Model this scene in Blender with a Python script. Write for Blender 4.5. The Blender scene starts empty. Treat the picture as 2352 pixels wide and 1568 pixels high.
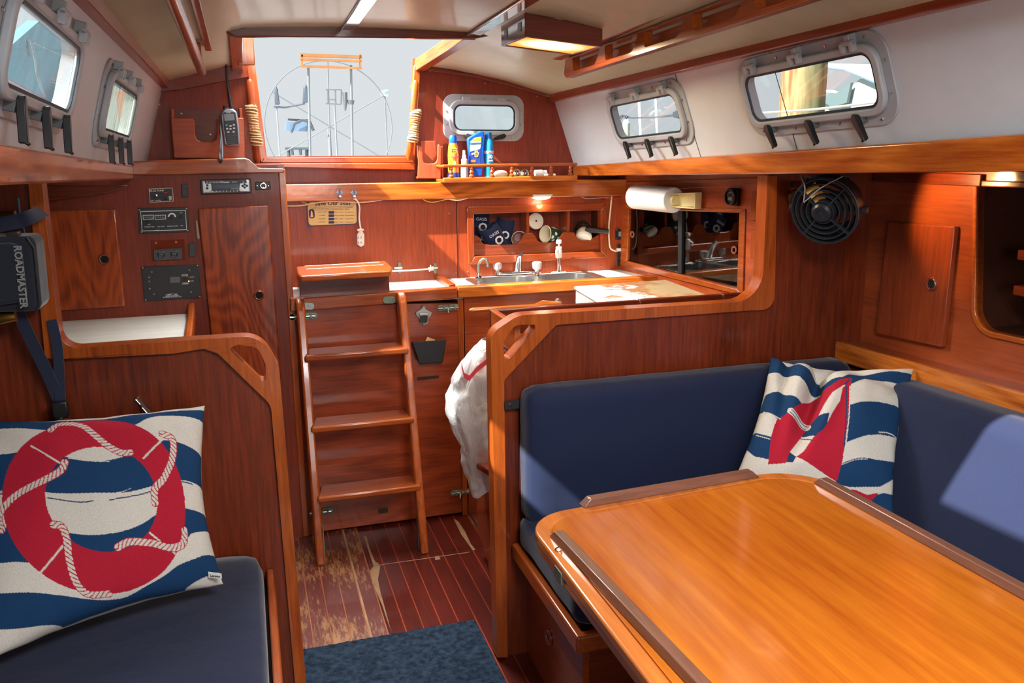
import bpy, bmesh, math, random
import numpy as np
from mathutils import Vector, Matrix, geometry, noise
random.seed(3)
SC = bpy.context.scene
COL = SC.collection
V = Vector
# ------------------------------------------------------------------ camera
F_PX, PITCH, YAW, ROLL = 1951.16, .224030, .299965, .00819835
CAM = V((0, 0, 1.45))
_cy, _sy, _cp, _sp = math.cos(YAW), math.sin(YAW), math.cos(PITCH), math.sin(PITCH)
FW = V((_sy*_cp, _cy*_cp, -_sp)); _r = V((_cy, -_sy, 0)); _d = FW.cross(_r)
RX = math.cos(ROLL)*_r + math.sin(ROLL)*_d; DX = -math.sin(ROLL)*_r + math.cos(ROLL)*_d
cam = bpy.data.cameras.new('camera'); camo = bpy.data.objects.new('camera', cam); COL.objects.link(camo)
cam.sensor_width = 36; cam.lens = F_PX/2352*36; cam.clip_start = .02; cam.clip_end = 500
m = Matrix((RX, -DX, -FW)).transposed().to_4x4(); m.translation = CAM
camo.matrix_world = m
SC.camera = camo
# ------------------------------------------------------------------ world, sun, large lights, exposure
w = bpy.data.worlds.new('world'); SC.world = w; w.use_nodes = True
nt = w.node_tree; nt.nodes.clear()
wo = nt.nodes.new('ShaderNodeOutputWorld'); bg = nt.nodes.new('ShaderNodeBackground')
bg.inputs[0].default_value = (.88, .93, .96, 1); bg.inputs[1].default_value = .43
nt.links.new(bg.outputs[0], wo.inputs[0])
SUN_TO = V((-.97, -.30, 1)).normalized()
sun = bpy.data.lights.new('sun', 'SUN'); sun.energy = 12; sun.angle = .012; sun.color = (1, .95, .88)
so = bpy.data.objects.new('sun', sun); COL.objects.link(so); so.rotation_euler = SUN_TO.to_track_quat('Z', 'Y').to_euler()
def area(name, loc, to, sx, sy, power, color=(1, 1, 1)):
    l = bpy.data.lights.new(name, 'AREA'); l.shape = 'RECTANGLE'; l.size = sx; l.size_y = sy; l.energy = power; l.color = color
    o = bpy.data.objects.new(name, l); COL.objects.link(o); o.location = loc
    o.rotation_euler = (V(loc)-V(to)).to_track_quat('Z', 'Y').to_euler(); return o
area('daylight_over_companionway', (.30, 3.40, 2.35), (.85, 3.0, .4), .8, 1.0, 62, (.97, .98, 1))
area('fill_galley_side', (-.55, 3.35, 2.4), (1.6, 2.75, 1.2), .7, .7, 45, (1, .98, .95))  # added fill lamp that brightens the galley side wall
area('fill_overhead', (.5, .25, 2.02), (.75, 1.3, .4), .65, .5, 30, (.97, .98, 1))  # added fill lamp above the unseen forward hatch
area('fill_forward', (.1, -1.6, 1.7), (.5, 2.5, .8), 1.5, 1.3, 30, (1, .97, .93))  # added fill lamp behind the viewpoint, shining through the doorway
vs = SC.view_settings; vs.view_transform = 'Standard'; vs.look = 'None'; vs.gamma = 1; vs.use_curve_mapping = False
vs.exposure = .92
SC.cycles.max_bounces = 8; SC.cycles.transparent_max_bounces = 12
SC.cycles.sample_clamp_indirect = 4
# ------------------------------------------------------------------ geometry helpers
def ray(x, y): return FW*F_PX + RX*(x-1176) + DX*(y-784)
def at(x, y, **k):
    """photo pixel -> world point on the plane X=, Y= or Z="""
    v = ray(x, y); (a, val), = k.items(); i = 'XYZ'.index(a)
    return CAM + v*((val-CAM[i])/v[i])
def plane3(a, b, c):
    a, b, c = V(a), V(b), V(c); return a, (b-a).cross(c-a).normalized()
def atp(x, y, pl, off=0):
    a, n = pl; v = ray(x, y); return CAM + v*(((a+n*off)-CAM).dot(n)/v.dot(n))
def rnd(pts, r, seg=5):
    """round the corners of a closed 3D polygon; r number or list"""
    n = len(pts); out = []
    for i in range(n):
        p, a, b = V(pts[i]), V(pts[i-1]), V(pts[(i+1) % n]); ri = r[i] if isinstance(r, (list, tuple)) else r
        u, w_ = (a-p), (b-p); lu, lw = u.length, w_.length
        if ri <= 0 or lu < 1e-6 or lw < 1e-6: out.append(p); continue
        u /= lu; w_ /= lw; ang = u.angle(w_)
        t = min(ri/math.tan(ang/2), lu*.49, lw*.49); rr = t*math.tan(ang/2)
        c = p+(u+w_).normalized()*(rr/math.sin(ang/2)); s, e = p+u*t-c, p+w_*t-c
        ta = s.angle(e) if s.length > 1e-9 and e.length > 1e-9 else 0
        for k in range(seg+1):
            f = k/seg
            d = (s*math.sin((1-f)*ta)+e*math.sin(f*ta))/math.sin(ta) if 1e-3 < ta < 3.1 else s.lerp(e, f)
            out.append(c+d)
    return out
def rrect(w_, h, r, seg=6, cx=0, cy=0, z=0):
    return rnd([V((cx-w_/2, cy-h/2, z)), V((cx+w_/2, cy-h/2, z)), V((cx+w_/2, cy+h/2, z)), V((cx-w_/2, cy+h/2, z))], r, seg)
class MB:
    def __init__(s): s.bm = bmesh.new()
    def f(s, pts):
        try: return s.bm.faces.new([s.bm.verts.new(p) for p in pts])
        except ValueError: return None
    def prism(s, pts, vec):
        vec = V(vec); a = [s.bm.verts.new(p) for p in pts]; b = [s.bm.verts.new(V(p)+vec) for p in pts]; n = len(a)
        s.bm.faces.new(a); s.bm.faces.new(b[::-1])
        for i in range(n): s.bm.faces.new((a[i-1], a[i], b[i], b[i-1]))
        return s
    def loft(s, A, B):
        a = [s.bm.verts.new(p) for p in A]; b = [s.bm.verts.new(p) for p in B]; n = len(a)
        s.bm.faces.new(a); s.bm.faces.new(b[::-1])
        for i in range(n): s.bm.faces.new((a[i-1], a[i], b[i], b[i-1]))
        return s
    def box(s, a, b): 
        x0, y0, z0 = a; x1, y1, z1 = b
        return s.prism([(x0, y0, z0), (x1, y0, z0), (x1, y1, z0), (x0, y1, z0)], (0, 0, z1-z0))
    def plate(s, outer, holes, vec):
        vec = V(vec); loops = [[V(p) for p in outer]]+[[V(p) for p in h] for h in holes]
        flat = [p for l in loops for p in l]
        a = [s.bm.verts.new(p) for p in flat]; b = [s.bm.verts.new(p+vec) for p in flat]
        for t in geometry.tessellate_polygon(loops):
            for q in (a, b):
                try: s.bm.faces.new([q[i] for i in t])
                except ValueError: pass
        k = 0
        for l in loops:
            n = len(l)
            for i in range(n):
                i0, i1 = k+(i-1) % n, k+i
                s.bm.faces.new((a[i0], a[i1], b[i1], b[i0]))
            k += n
        return s
    def ring(s, outer, inner, vec):
        vec = V(vec); n = len(outer)
        L = [[s.bm.verts.new(V(p)+d) for p in q] for q, d in ((outer, V()), (inner, V()), (inner, vec), (outer, vec))]
        for k in range(4):
            A, B = L[k], L[(k+1) % 4]
            for i in range(n): s.bm.faces.new((A[i-1], A[i], B[i], B[i-1]))
        return s
    def tube(s, pts, r, seg=8, closed=False, flat=1, cap=True):
        pts = [V(p) for p in pts]; n = len(pts); rings = []; up = None
        for i, p in enumerate(pts):
            a = pts[i-1] if (i > 0 or closed) else p; b = pts[(i+1) % n] if (i < n-1 or closed) else p
            t = (b-a).normalized()
            if up is None:
                up = V((0, 0, 1)) if abs(t.z) < .9 else V((0, 1, 0))
            x = t.cross(up)
            if x.length < 1e-6: x = t.orthogonal()
            x.normalize(); y = x.cross(t).normalized(); up = y
            ri = r[i] if isinstance(r, (list, tuple)) else r
            rings.append([s.bm.verts.new(p+x*math.cos(2*math.pi*k/seg)*ri+y*math.sin(2*math.pi*k/seg)*ri*flat) for k in range(seg)])
        for i in range(n if closed else n-1):
            A, B = rings[i], rings[(i+1) % n]
            for k in range(seg): s.bm.faces.new((A[k-1], A[k], B[k], B[k-1]))
        if not closed and cap:
            s.bm.faces.new(rings[0][::-1]); s.bm.faces.new(rings[-1])
        return s
    def lathe(s, prof, o=(0, 0, 0), axis=(0, 0, 1), seg=20, xdir=None):
        o, ax = V(o), V(axis).normalized(); x = V(xdir) if xdir else ax.orthogonal(); x.normalize(); y = ax.cross(x)
        rings = []
        for r, h in prof:
            if r < 1e-5: rings.append([s.bm.verts.new(o+ax*h)])
            else: rings.append([s.bm.verts.new(o+ax*h+(x*math.cos(2*math.pi*k/seg)+y*math.sin(2*math.pi*k/seg))*r) for k in range(seg)])
        for A, B in zip(rings, rings[1:]):
            if len(A) == 1 and len(B) == 1: continue
            for k in range(seg):
                if len(A) == 1: s.bm.faces.new((A[0], B[k-1], B[k]))
                elif len(B) == 1: s.bm.faces.new((A[k-1], A[k], B[0]))
                else: s.bm.faces.new((A[k-1], A[k], B[k], B[k-1]))
        return s
    def xf(s, mtx): bmesh.ops.transform(s.bm, matrix=mtx, verts=s.bm.verts); return s
def wloc(o): 
    p = V(o.location)
    while o.parent: o = o.parent; p += V(o.location)
    return p
def setp(o, label=None, cat=None, group=None, kind=None):
    for k, v in (('label', label), ('category', cat), ('group', group), ('kind', kind)):
        if v: o[k] = v
    return o
def obj(name, mb, mat, parent=None, bevel=0, seg=2, sharp=35, sub=0, color=None):
    bm = mb.bm; bmesh.ops.recalc_face_normals(bm, faces=bm.faces)
    if parent is not None: org = wloc(parent)
    else:
        xs = [v.co for v in bm.verts]
        org = V(((min(v.x for v in xs)+max(v.x for v in xs))/2, (min(v.y for v in xs)+max(v.y for v in xs))/2, min(v.z for v in xs)))
    bmesh.ops.translate(bm, verts=bm.verts, vec=-org)
    ca = math.radians(sharp)
    for f in bm.faces: f.smooth = True
    for e in bm.edges:
        if len(e.link_faces) != 2 or e.calc_face_angle(0) > ca: e.smooth = False
    me = bpy.data.meshes.new(name); bm.to_mesh(me); bm.free(); me.materials.append(mat)
    o = bpy.data.objects.new(name, me); COL.objects.link(o)
    if parent is None: o.location = org
    else: o.parent = parent
    if bevel:
        b = o.modifiers.new('bevel', 'BEVEL'); b.width = bevel; b.segments = seg; b.limit_method = 'ANGLE'; b.angle_limit = math.radians(35)
        b.harden_normals = False
    if sub:
        sm = o.modifiers.new('sub', 'SUBSURF'); sm.levels = sub; sm.render_levels = sub
    return o
def thing(name, label, cat, loc=(0, 0, 0), group=None, kind=None):
    o = bpy.data.objects.new(name, None); COL.objects.link(o); o.location = loc; o.empty_display_size = .05
    return setp(o, label, cat, group, kind)
def struct(name, mb, mat, label=None, **k):
    o = obj(name, mb, mat, **k); o['kind'] = 'structure'
    if label: o['label'] = label; o['category'] = k.get('cat', name.split('_')[0])
    return o
def text(body, size, mtx, mat, name, parent, depth=.0004, align='CENTER', bold=0, sx=1):
    cu = bpy.data.curves.new(name, 'FONT'); cu.body = body; cu.size = size; cu.align_x = align; cu.align_y = 'CENTER'; cu.extrude = depth; cu.offset = bold
    cu.resolution_u = 2
    t = bpy.data.objects.new(name, cu); COL.objects.link(t)
    dg = bpy.context.evaluated_depsgraph_get(); me = bpy.data.meshes.new_from_object(t.evaluated_get(dg)); bpy.data.objects.remove(t)
    org = wloc(parent) if parent else V()
    me.transform(Matrix.Translation(-org) @ mtx @ Matrix.Diagonal((sx, 1, 1, 1))); me.materials.clear(); me.materials.append(mat)
    o = bpy.data.objects.new(name, me); COL.objects.link(o)
    if parent: o.parent = parent
    return o
def frame_m(o, x, y):
    """matrix with origin o, x axis x, y axis ~y, z = x cross y"""
    x = V(x).normalized(); y = V(y); z = x.cross(y).normalized(); y = z.cross(x)
    mm = Matrix((x, y, z)).transposed().to_4x4(); mm.translation = V(o); return mm
# ------------------------------------------------------------------ materials
def hx(h):
    h = h.lstrip('#'); c = [int(h[i:i+2], 16)/255 for i in (0, 2, 4)]
    return tuple((x/12.92 if x <= .04045 else ((x+.055)/1.055)**2.4) for x in c)+(1,)
_m = {}
def base_mat(name):
    mt = bpy.data.materials.new(name); mt.use_nodes = True
    return mt, mt.node_tree, mt.node_tree.nodes['Principled BSDF']
def plain(name, col, rough=.5, metal=0, coat=0, emit=0, trans=0, alpha=1, bump=0, bscale=200, vary=0, spec=.5, sheen=0):
    if name in _m: return _m[name]
    mt, t, p = base_mat(name); c = hx(col) if isinstance(col, str) else tuple(col)+(1,)
    p.inputs['Base Color'].default_value = c; p.inputs['Roughness'].default_value = rough; p.inputs['Metallic'].default_value = metal
    p.inputs['Coat Weight'].default_value = coat; p.inputs['Coat Roughness'].default_value = .1; p.inputs['Specular IOR Level'].default_value = spec
    p.inputs['Transmission Weight'].default_value = trans; p.inputs['Alpha'].default_value = alpha
    p.inputs['Sheen Weight'].default_value = sheen; p.inputs['Sheen Roughness'].default_value = .5
    if emit: p.inputs['Emission Color'].default_value = c; p.inputs['Emission Strength'].default_value = emit
    tc = t.nodes.new('ShaderNodeTexCoord')
    if bump:
        n = t.nodes.new('ShaderNodeTexNoise'); n.inputs['Scale'].default_value = bscale; n.inputs['Detail'].default_value = 4
        t.links.new(tc.outputs['Object'], n.inputs['Vector'])
        b = t.nodes.new('ShaderNodeBump'); b.inputs['Strength'].default_value = bump; b.inputs['Distance'].default_value = .002
        t.links.new(n.outputs['Fac'], b.inputs['Height']); t.links.new(b.outputs[0], p.inputs['Normal'])
    if vary:
        n = t.nodes.new('ShaderNodeTexNoise'); n.inputs['Scale'].default_value = 14; n.inputs['Detail'].default_value = 6
        t.links.new(tc.outputs['Object'], n.inputs['Vector'])
        r = t.nodes.new('ShaderNodeMapRange'); r.inputs['From Min'].default_value = .3; r.inputs['From Max'].default_value = .7
        r.inputs['To Min'].default_value = 1-vary; r.inputs['To Max'].default_value = 1+vary*.5
        t.links.new(n.outputs['Fac'], r.inputs['Value'])
        mx = t.nodes.new('ShaderNodeVectorMath'); mx.operation = 'SCALE'; mx.inputs[0].default_value = c[:3]
        t.links.new(r.outputs[0], mx.inputs['Scale']); t.links.new(mx.outputs[0], p.inputs['Base Color'])
    _m[name] = mt; return mt
def wood(name, light, dark, axis='X', rough=.3, coat=.55, fine=55, figure=0, contrast=1, bump=.15):
    """varnished wood: fine streaks along `axis`; figure>0 adds cathedral grain"""
    key = name+axis
    if key in _m: return _m[key]
    mt, t, p = base_mat(key); N, L = t.nodes, t.links
    tc = N.new('ShaderNodeTexCoord'); mp = N.new('ShaderNodeMapping'); L.new(tc.outputs['Object'], mp.inputs['Vector'])
    i = 'XYZ'.index(axis); sc = [1, 1, 1]; sc[i] = .06; mp.inputs['Scale'].default_value = sc
    n1 = N.new('ShaderNodeTexNoise'); n1.inputs['Scale'].default_value = fine*2.2; n1.inputs['Detail'].default_value = 5; n1.inputs['Roughness'].default_value = .65
    L.new(mp.outputs[0], n1.inputs['Vector'])
    mp2 = N.new('ShaderNodeMapping'); L.new(tc.outputs['Object'], mp2.inputs['Vector']); s2 = [1, 1, 1]; s2[i] = .22; mp2.inputs['Scale'].default_value = s2
    n2 = N.new('ShaderNodeTexNoise'); n2.inputs['Scale'].default_value = 7; n2.inputs['Detail'].default_value = 3; n2.inputs['Distortion'].default_value = .6
    L.new(mp2.outputs[0], n2.inputs['Vector'])
    add = N.new('ShaderNodeMath'); add.operation = 'MULTIPLY_ADD'; L.new(n1.outputs['Fac'], add.inputs[0]); add.inputs[1].default_value = .62
    mul = N.new('ShaderNodeMath'); mul.operation = 'MULTIPLY'; L.new(n2.outputs['Fac'], mul.inputs[0]); mul.inputs[1].default_value = .45
    L.new(mul.outputs[0], add.inputs[2]); fac = add.outputs[0]
    if figure:
        mp3 = N.new('ShaderNodeMapping'); L.new(tc.outputs['Object'], mp3.inputs['Vector']); s3 = [1, 1, 1]; s3[i] = .30
        mp3.inputs['Scale'].default_value = s3; mp3.inputs['Location'].default_value = (.32, 0, .1)
        nf_ = N.new('ShaderNodeTexNoise'); nf_.inputs['Scale'].default_value = 4.5; nf_.inputs['Detail'].default_value = 1.5; nf_.inputs['Roughness'].default_value = .35; L.new(mp3.outputs[0], nf_.inputs['Vector'])
        q1 = N.new('ShaderNodeMath'); q1.operation = 'MULTIPLY'; L.new(nf_.outputs['Fac'], q1.inputs[0]); q1.inputs[1].default_value = figure*14
        wv = N.new('ShaderNodeMath'); wv.operation = 'SINE'; L.new(q1.outputs[0], wv.inputs[0])
        a2 = N.new('ShaderNodeMath'); a2.operation = 'MULTIPLY_ADD'; L.new(wv.outputs[0], a2.inputs[0]); a2.inputs[1].default_value = .07
        sb = N.new('ShaderNodeMath'); sb.operation = 'SUBTRACT'; L.new(fac, sb.inputs[0]); sb.inputs[1].default_value = .0
        L.new(sb.outputs[0], a2.inputs[2]); fac = a2.outputs[0]
    cr = N.new('ShaderNodeValToRGB'); L.new(fac, cr.inputs[0])
    e = cr.color_ramp; e.elements[0].position = .53-.17*contrast; e.elements[0].color = hx(dark); e.elements[1].position = .53+.17*contrast; e.elements[1].color = hx(light)
    L.new(cr.outputs[0], p.inputs['Base Color'])
    p.inputs['Roughness'].default_value = rough; p.inputs['Coat Weight'].default_value = coat; p.inputs['Coat Roughness'].default_value = .09; p.inputs['Specular IOR Level'].default_value = .35
    if bump:
        b = N.new('ShaderNodeBump'); b.inputs['Strength'].default_value = bump; b.inputs['Distance'].default_value = .001
        L.new(n1.outputs['Fac'], b.inputs['Height']); L.new(b.outputs[0], p.inputs['Normal'])
        n3 = N.new('ShaderNodeTexNoise'); n3.inputs['Scale'].default_value = 18; L.new(tc.outputs['Object'], n3.inputs['Vector'])
        b2 = N.new('ShaderNodeBump'); b2.inputs['Strength'].default_value = .25; b2.inputs['Distance'].default_value = .002
        L.new(n3.outputs['Fac'], b2.inputs['Height']); L.new(b2.outputs[0], p.inputs['Coat Normal'])
    _m[key] = mt; return mt
def fabric(name, col, col2=None, scale=900, sheen=.22):
    if name in _m: return _m[name]
    mt, t, p = base_mat(name); N, L = t.nodes, t.links
    tc = N.new('ShaderNodeTexCoord')
    n = N.new('ShaderNodeTexNoise'); n.inputs['Scale'].default_value = scale; n.inputs['Detail'].default_value = 2; L.new(tc.outputs['Object'], n.inputs['Vector'])
    n2 = N.new('ShaderNodeTexNoise'); n2.inputs['Scale'].default_value = 9; n2.inputs['Detail'].default_value = 4; L.new(tc.outputs['Object'], n2.inputs['Vector'])
    cr = N.new('ShaderNodeValToRGB'); L.new(n.outputs['Fac'], cr.inputs[0]); cr.color_ramp.elements[0].position = .3; cr.color_ramp.elements[1].position = .75
    cr.color_ramp.elements[0].color = hx(col); cr.color_ramp.elements[1].color = hx(col2 or col)
    L.new(cr.outputs[0], p.inputs['Base Color']); p.inputs['Roughness'].default_value = .85; p.inputs['Specular IOR Level'].default_value = .3
    p.inputs['Sheen Weight'].default_value = sheen; p.inputs['Sheen Roughness'].default_value = .4
    b = N.new('ShaderNodeBump'); b.inputs['Strength'].default_value = .35; b.inputs['Distance'].default_value = .001; L.new(n.outputs['Fac'], b.inputs['Height'])
    b2 = N.new('ShaderNodeBump'); b2.inputs['Strength'].default_value = .3; b2.inputs['Distance'].default_value = .012; L.new(n2.outputs['Fac'], b2.inputs['Height'])
    L.new(b2.outputs[0], b.inputs['Normal']); L.new(b.outputs[0], p.inputs['Normal'])
    _m[name] = mt; return mt
def printed(name):
    """cloth whose colour is the printed colour stored on the mesh"""
    mt, t, p = base_mat(name); N, L = t.nodes, t.links
    a = N.new('ShaderNodeAttribute'); a.attribute_name = 'print'; tc = N.new('ShaderNodeTexCoord')
    n = N.new('ShaderNodeTexNoise'); n.inputs['Scale'].default_value = 500; n.inputs['Detail'].default_value = 2; L.new(tc.outputs['Object'], n.inputs['Vector'])
    r = N.new('ShaderNodeMapRange'); r.inputs['From Min'].default_value = .3; r.inputs['From Max'].default_value = .7; r.inputs['To Min'].default_value = .85; r.inputs['To Max'].default_value = 1.1
    L.new(n.outputs['Fac'], r.inputs['Value']); vm = N.new('ShaderNodeVectorMath'); vm.operation = 'SCALE'; L.new(a.outputs['Color'], vm.inputs[0]); L.new(r.outputs[0], vm.inputs['Scale'])
    L.new(vm.outputs[0], p.inputs['Base Color']); p.inputs['Roughness'].default_value = .9; p.inputs['Specular IOR Level'].default_value = .2
    b = N.new('ShaderNodeBump'); b.inputs['Strength'].default_value = .5; b.inputs['Distance'].default_value = .001; L.new(n.outputs['Fac'], b.inputs['Height']); L.new(b.outputs[0], p.inputs['Normal'])
    return mt
def glass(name, tint=(.93, .97, .98), amt=.06, dirt=0, dirtcol=(.8, .85, .82)):
    if name in _m: return _m[name]
    mt = bpy.data.materials.new(name); mt.use_nodes = True; t = mt.node_tree; t.nodes.clear(); N, L = t.nodes, t.links
    o = N.new('ShaderNodeOutputMaterial'); tr = N.new('ShaderNodeBsdfTransparent'); gl = N.new('ShaderNodeBsdfGlossy'); mx = N.new('ShaderNodeMixShader')
    tr.inputs[0].default_value = tint+(1,); gl.inputs['Roughness'].default_value = .03
    fr = N.new('ShaderNodeLayerWeight'); fr.inputs['Blend'].default_value = .25
    mm = N.new('ShaderNodeMath'); mm.operation = 'MULTIPLY_ADD'; L.new(fr.outputs['Facing'], mm.inputs[0]); mm.inputs[1].default_value = .10; mm.inputs[2].default_value = amt; mm.use_clamp = True
    L.new(mm.outputs[0], mx.inputs[0]); L.new(tr.outputs[0], mx.inputs[1]); L.new(gl.outputs[0], mx.inputs[2]); out = mx.outputs[0]
    if dirt:
        df = N.new('ShaderNodeBsdfTranslucent'); df.inputs[0].default_value = dirtcol+(1,)
        tc = N.new('ShaderNodeTexCoord'); mp = N.new('ShaderNodeMapping'); mp.inputs['Scale'].default_value = (1, .12, 1); L.new(tc.outputs['Object'], mp.inputs[0])
        n = N.new('ShaderNodeTexNoise'); n.inputs['Scale'].default_value = 70; n.inputs['Detail'].default_value = 5; L.new(mp.outputs[0], n.inputs['Vector'])
        r = N.new('ShaderNodeMapRange'); r.inputs['From Min'].default_value = .45; r.inputs['From Max'].default_value = .7; r.inputs['To Min'].default_value = dirt*.35; r.inputs['To Max'].default_value = dirt
        L.new(n.outputs['Fac'], r.inputs['Value']); m2 = N.new('ShaderNodeMixShader'); L.new(r.outputs[0], m2.inputs[0]); L.new(out, m2.inputs[1]); L.new(df.outputs[0], m2.inputs[2]); out = m2.outputs[0]
    L.new(out, o.inputs[0]); _m[name] = mt; return mt
# palette
MP = lambda ax='Z': wood('mahogany_panel', '#7c3014', '#471707', ax, .36, .3, 60)              # ply panels
MB_ = lambda ax='Z': wood('mahogany_bright', '#a34a20', '#6c270f', ax, .3, .55, 60, 0)
MF = lambda ax='Z': wood('mahogany_figured', '#a44719', '#672510', ax, .3, .55, 55, 9, .9)      # doors
TK = lambda ax='X': wood('teak_trim', '#b4581e', '#78300e', ax, .28, .4, 50, 0)                  # rails, fiddles
TB = lambda ax='X': wood('teak_beam', '#cc7428', '#924212', ax, .25, .7, 40, 5, .9)
TT = lambda ax='X': wood('table_top', '#c9751f', '#923c0e', ax, .2, .7, 22, 0, 1.5)
DK = lambda ax='X': wood('dark_fiddle', '#7d5240', '#5a3a2c', ax, .35, .4, 60)
BOX = lambda ax='X': wood('box_wood', '#b55a36', '#8e3f22', ax, .45, .15, 60)
WHITE = plain('white_laminate', '#dcdcd6', .3, vary=.04)
NAVY = fabric('navy_canvas', '#101831', '#172242', 1400)
BLK = plain('black_plastic', '#17181b', .4)
BLKM = plain('matt_black', '#101114', .6, bump=.2, bscale=300)
GREYP = plain('grey_portlight', '#a9aeb3', .45, vary=.12)
CHROME = plain('chrome', '#d8dadc', .12, 1)
STEEL = plain('brushed_steel', '#b9bbb8', .3, 1)
BRASSG = plain('green_bronze', '#7c8a78', .5, .6, vary=.35)
BRASS = plain('brass', '#c89a4a', .25, 1)
INK = plain('white_print', '#dfe2e2', .6)
# ================================================================== SETTING
YB = 2.13        # face of the two divider bulkheads
YC = 3.12        # face of the engine box, galley front and locker wall
YA = 3.50        # aft bulkhead
def zc(x, y):    # headliner height
    T = ((-.40, 1.645), (-.255, 1.694), (-.1, 1.737), (.03, 1.766), (.20, 1.775), (.36, 1.779), (.52, 1.779), (.69, 1.775), (.85, 1.757), (1.05, 1.7205), (1.272, 1.660), (1.45, 1.60))
    for (a, za), (b, zb) in zip(T, T[1:]):
        if x <= b: break
    return za+(zb-za)*(x-a)/(b-a)+.03*(3.5-y)
# ---- sole: narrow dark planks with pale inlay strips, one object each
SOLE = wood('sole_plank', '#5e1c13', '#340f0a', 'Y', .28, .5, 60)
def worn():
    mt, t, p = base_mat('sole_worn'); N, L = t.nodes, t.links
    tc = N.new('ShaderNodeTexCoord'); mp = N.new('ShaderNodeMapping'); mp.inputs['Scale'].default_value = (1, .18, 1); L.new(tc.outputs['Object'], mp.inputs[0])
    n = N.new('ShaderNodeTexNoise'); n.inputs['Scale'].default_value = 120; n.inputs['Detail'].default_value = 9; n.inputs['Roughness'].default_value = .7; L.new(mp.outputs[0], n.inputs['Vector'])
    n2 = N.new('ShaderNodeTexNoise'); n2.inputs['Scale'].default_value = 5; L.new(tc.outputs['Object'], n2.inputs['Vector'])
    a = N.new('ShaderNodeMath'); a.operation = 'MULTIPLY_ADD'; L.new(n2.outputs['Fac'], a.inputs[0]); a.inputs[1].default_value = .7; L.new(n.outputs['Fac'], a.inputs[2])
    cr = N.new('ShaderNodeValToRGB'); L.new(a.outputs[0], cr.inputs[0]); e = cr.color_ramp; e.elements[0].position = .84; e.elements[0].color = hx('#5a1f15'); e.elements[1].position = 1.08; e.elements[1].color = hx('#94683f')
    L.new(cr.outputs[0], p.inputs['Base Color']); p.inputs['Roughness'].default_value = .5; p.inputs['Coat Weight'].default_value = .2
    return mt
WORN = worn()
INLAY = wood('sole_inlay', '#9c3d22', '#702614', 'Y', .35, .4, 40)
INLAYW = wood('sole_inlay_worn', '#a9683f', '#7a3a22', 'Y', .5, .2, 40)
fl = MB().box((-1.3, -.6, -.03), (2.3, 3.9, -.006)); floor = struct('floor', fl, plain('sub_floor', '#1c0f0a', .8))
floor['label'] = 'dark red cabin sole of narrow planks with thin inlay strips'
PW = .0555; x0 = .045; planks = {}
def plank(xa, xb, ya, yb, mat, nm='plank'):
    return obj(nm, MB().box((xa, ya, -.006), (xb, yb, 0)), mat, floor)
k = 0; xx = x0-2*PW
seams = (.30,)
while xx < 1.15:
    a, b = xx, xx+PW; w_ = .0048
    wornp = a < .275
    segs = [(.8, 1.95), (1.95, 2.83), (2.83, 3.2)] if .28 < a < .75 else [(.8, 2.0), (2.0, 3.2)]
    for ya, yb in segs: plank(a+w_/2, b-w_/2, ya+.0008, yb-.0008, WORN if (wornp and ya < 2.9) or a > .74 else SOLE)
    obj('inlay_strip', MB().box((b-w_/2+.0004, .8, -.006), (b+w_/2-.0004, 3.2, -.0003)), INLAYW if wornp else INLAY, floor)
    xx += PW; k += 1
obj('seam', MB().box((.268, 1.9, -.0055), (.274, 3.2, .0006)), plain('seam_worn', '#9c7a58', .8, vary=.4), floor)
obj('seam', MB().box((.775, 1.9, -.0055), (.783, 3.2, .0006)), plain('seam_dark', '#1a100c', .8), floor)

# ---- ceiling: curved headliner with the companionway opening and a skylight over the saloon (behind the frame)
HX0, HX1, HY0 = .03, .685, 2.70
VINYL = plain('headliner_vinyl', '#bcc0a4', .45, bump=.35, bscale=25, vary=.06, coat=.15)
cm = MB(); xs = [-.34, -.255, -.1, HX0, .15, .30, .42, .57, HX1, .72, .85, .95, 1.05, 1.16, 1.272, 1.36]
ys = [-.6, .0, .2, .5, .85, 1.15, 1.5, 2.0, 2.4, HY0, 3.0, 3.25, YA+.03]
vv = {}
def gv(i, j):
    if (i, j) not in vv: vv[i, j] = cm.bm.verts.new((xs[i], ys[j], zc(xs[i], ys[j])))
    return vv[i, j]
for i in range(len(xs)-1):
    for j in range(len(ys)-1):
        mx_, my_ = (xs[i]+xs[i+1])/2, (ys[j]+ys[j+1])/2
        if HX0 < mx_ < HX1 and my_ > HY0: continue          # companionway
        if .30 < mx_ < .72 and .50 < my_ < 1.15: continue     # skylight over the table
        if .15 < mx_ < .85 and .0 < my_ < .5: continue        # unseen forward hatch, cut for the overhead fill lamp
        cm.bm.faces.new((gv(i, j), gv(i+1, j), gv(i+1, j+1), gv(i, j+1)))
ceil = struct('ceiling', cm, VINYL); sm = ceil.modifiers.new('thick', 'SOLIDIFY'); sm.thickness = .02; sm.offset = 1
ceil['label'] = 'cream vinyl headliner'
def strip(name, mat, pts, w_, h, parent=None, side=(1, 0, 0)):
    mb = MB(); s = V(side)*w_/2
    A = [p-s for p in pts]+[p+s for p in pts[::-1]]
    mb.prism(A, (0, 0, -h)); return struct(name, mb, mat, bevel=.003) if parent is None else obj(name, mb, mat, parent, bevel=.003)
GLOSS = wood('gloss_batten', '#a9542a', '#7a3216', 'Y', .12, 1, 60)
for n_, xb in ((1, .33), (2, .715)):
    ya = -.5
    t_ = strip('trim_%d' % n_, GLOSS, [V((xb, y, zc(xb, y))) for y in (ya, .8, 1.6, 2.2, HY0-.0)], .042, .008)
    t_['label'] = 'varnished deckhead batten running forward from the hatch'
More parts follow.
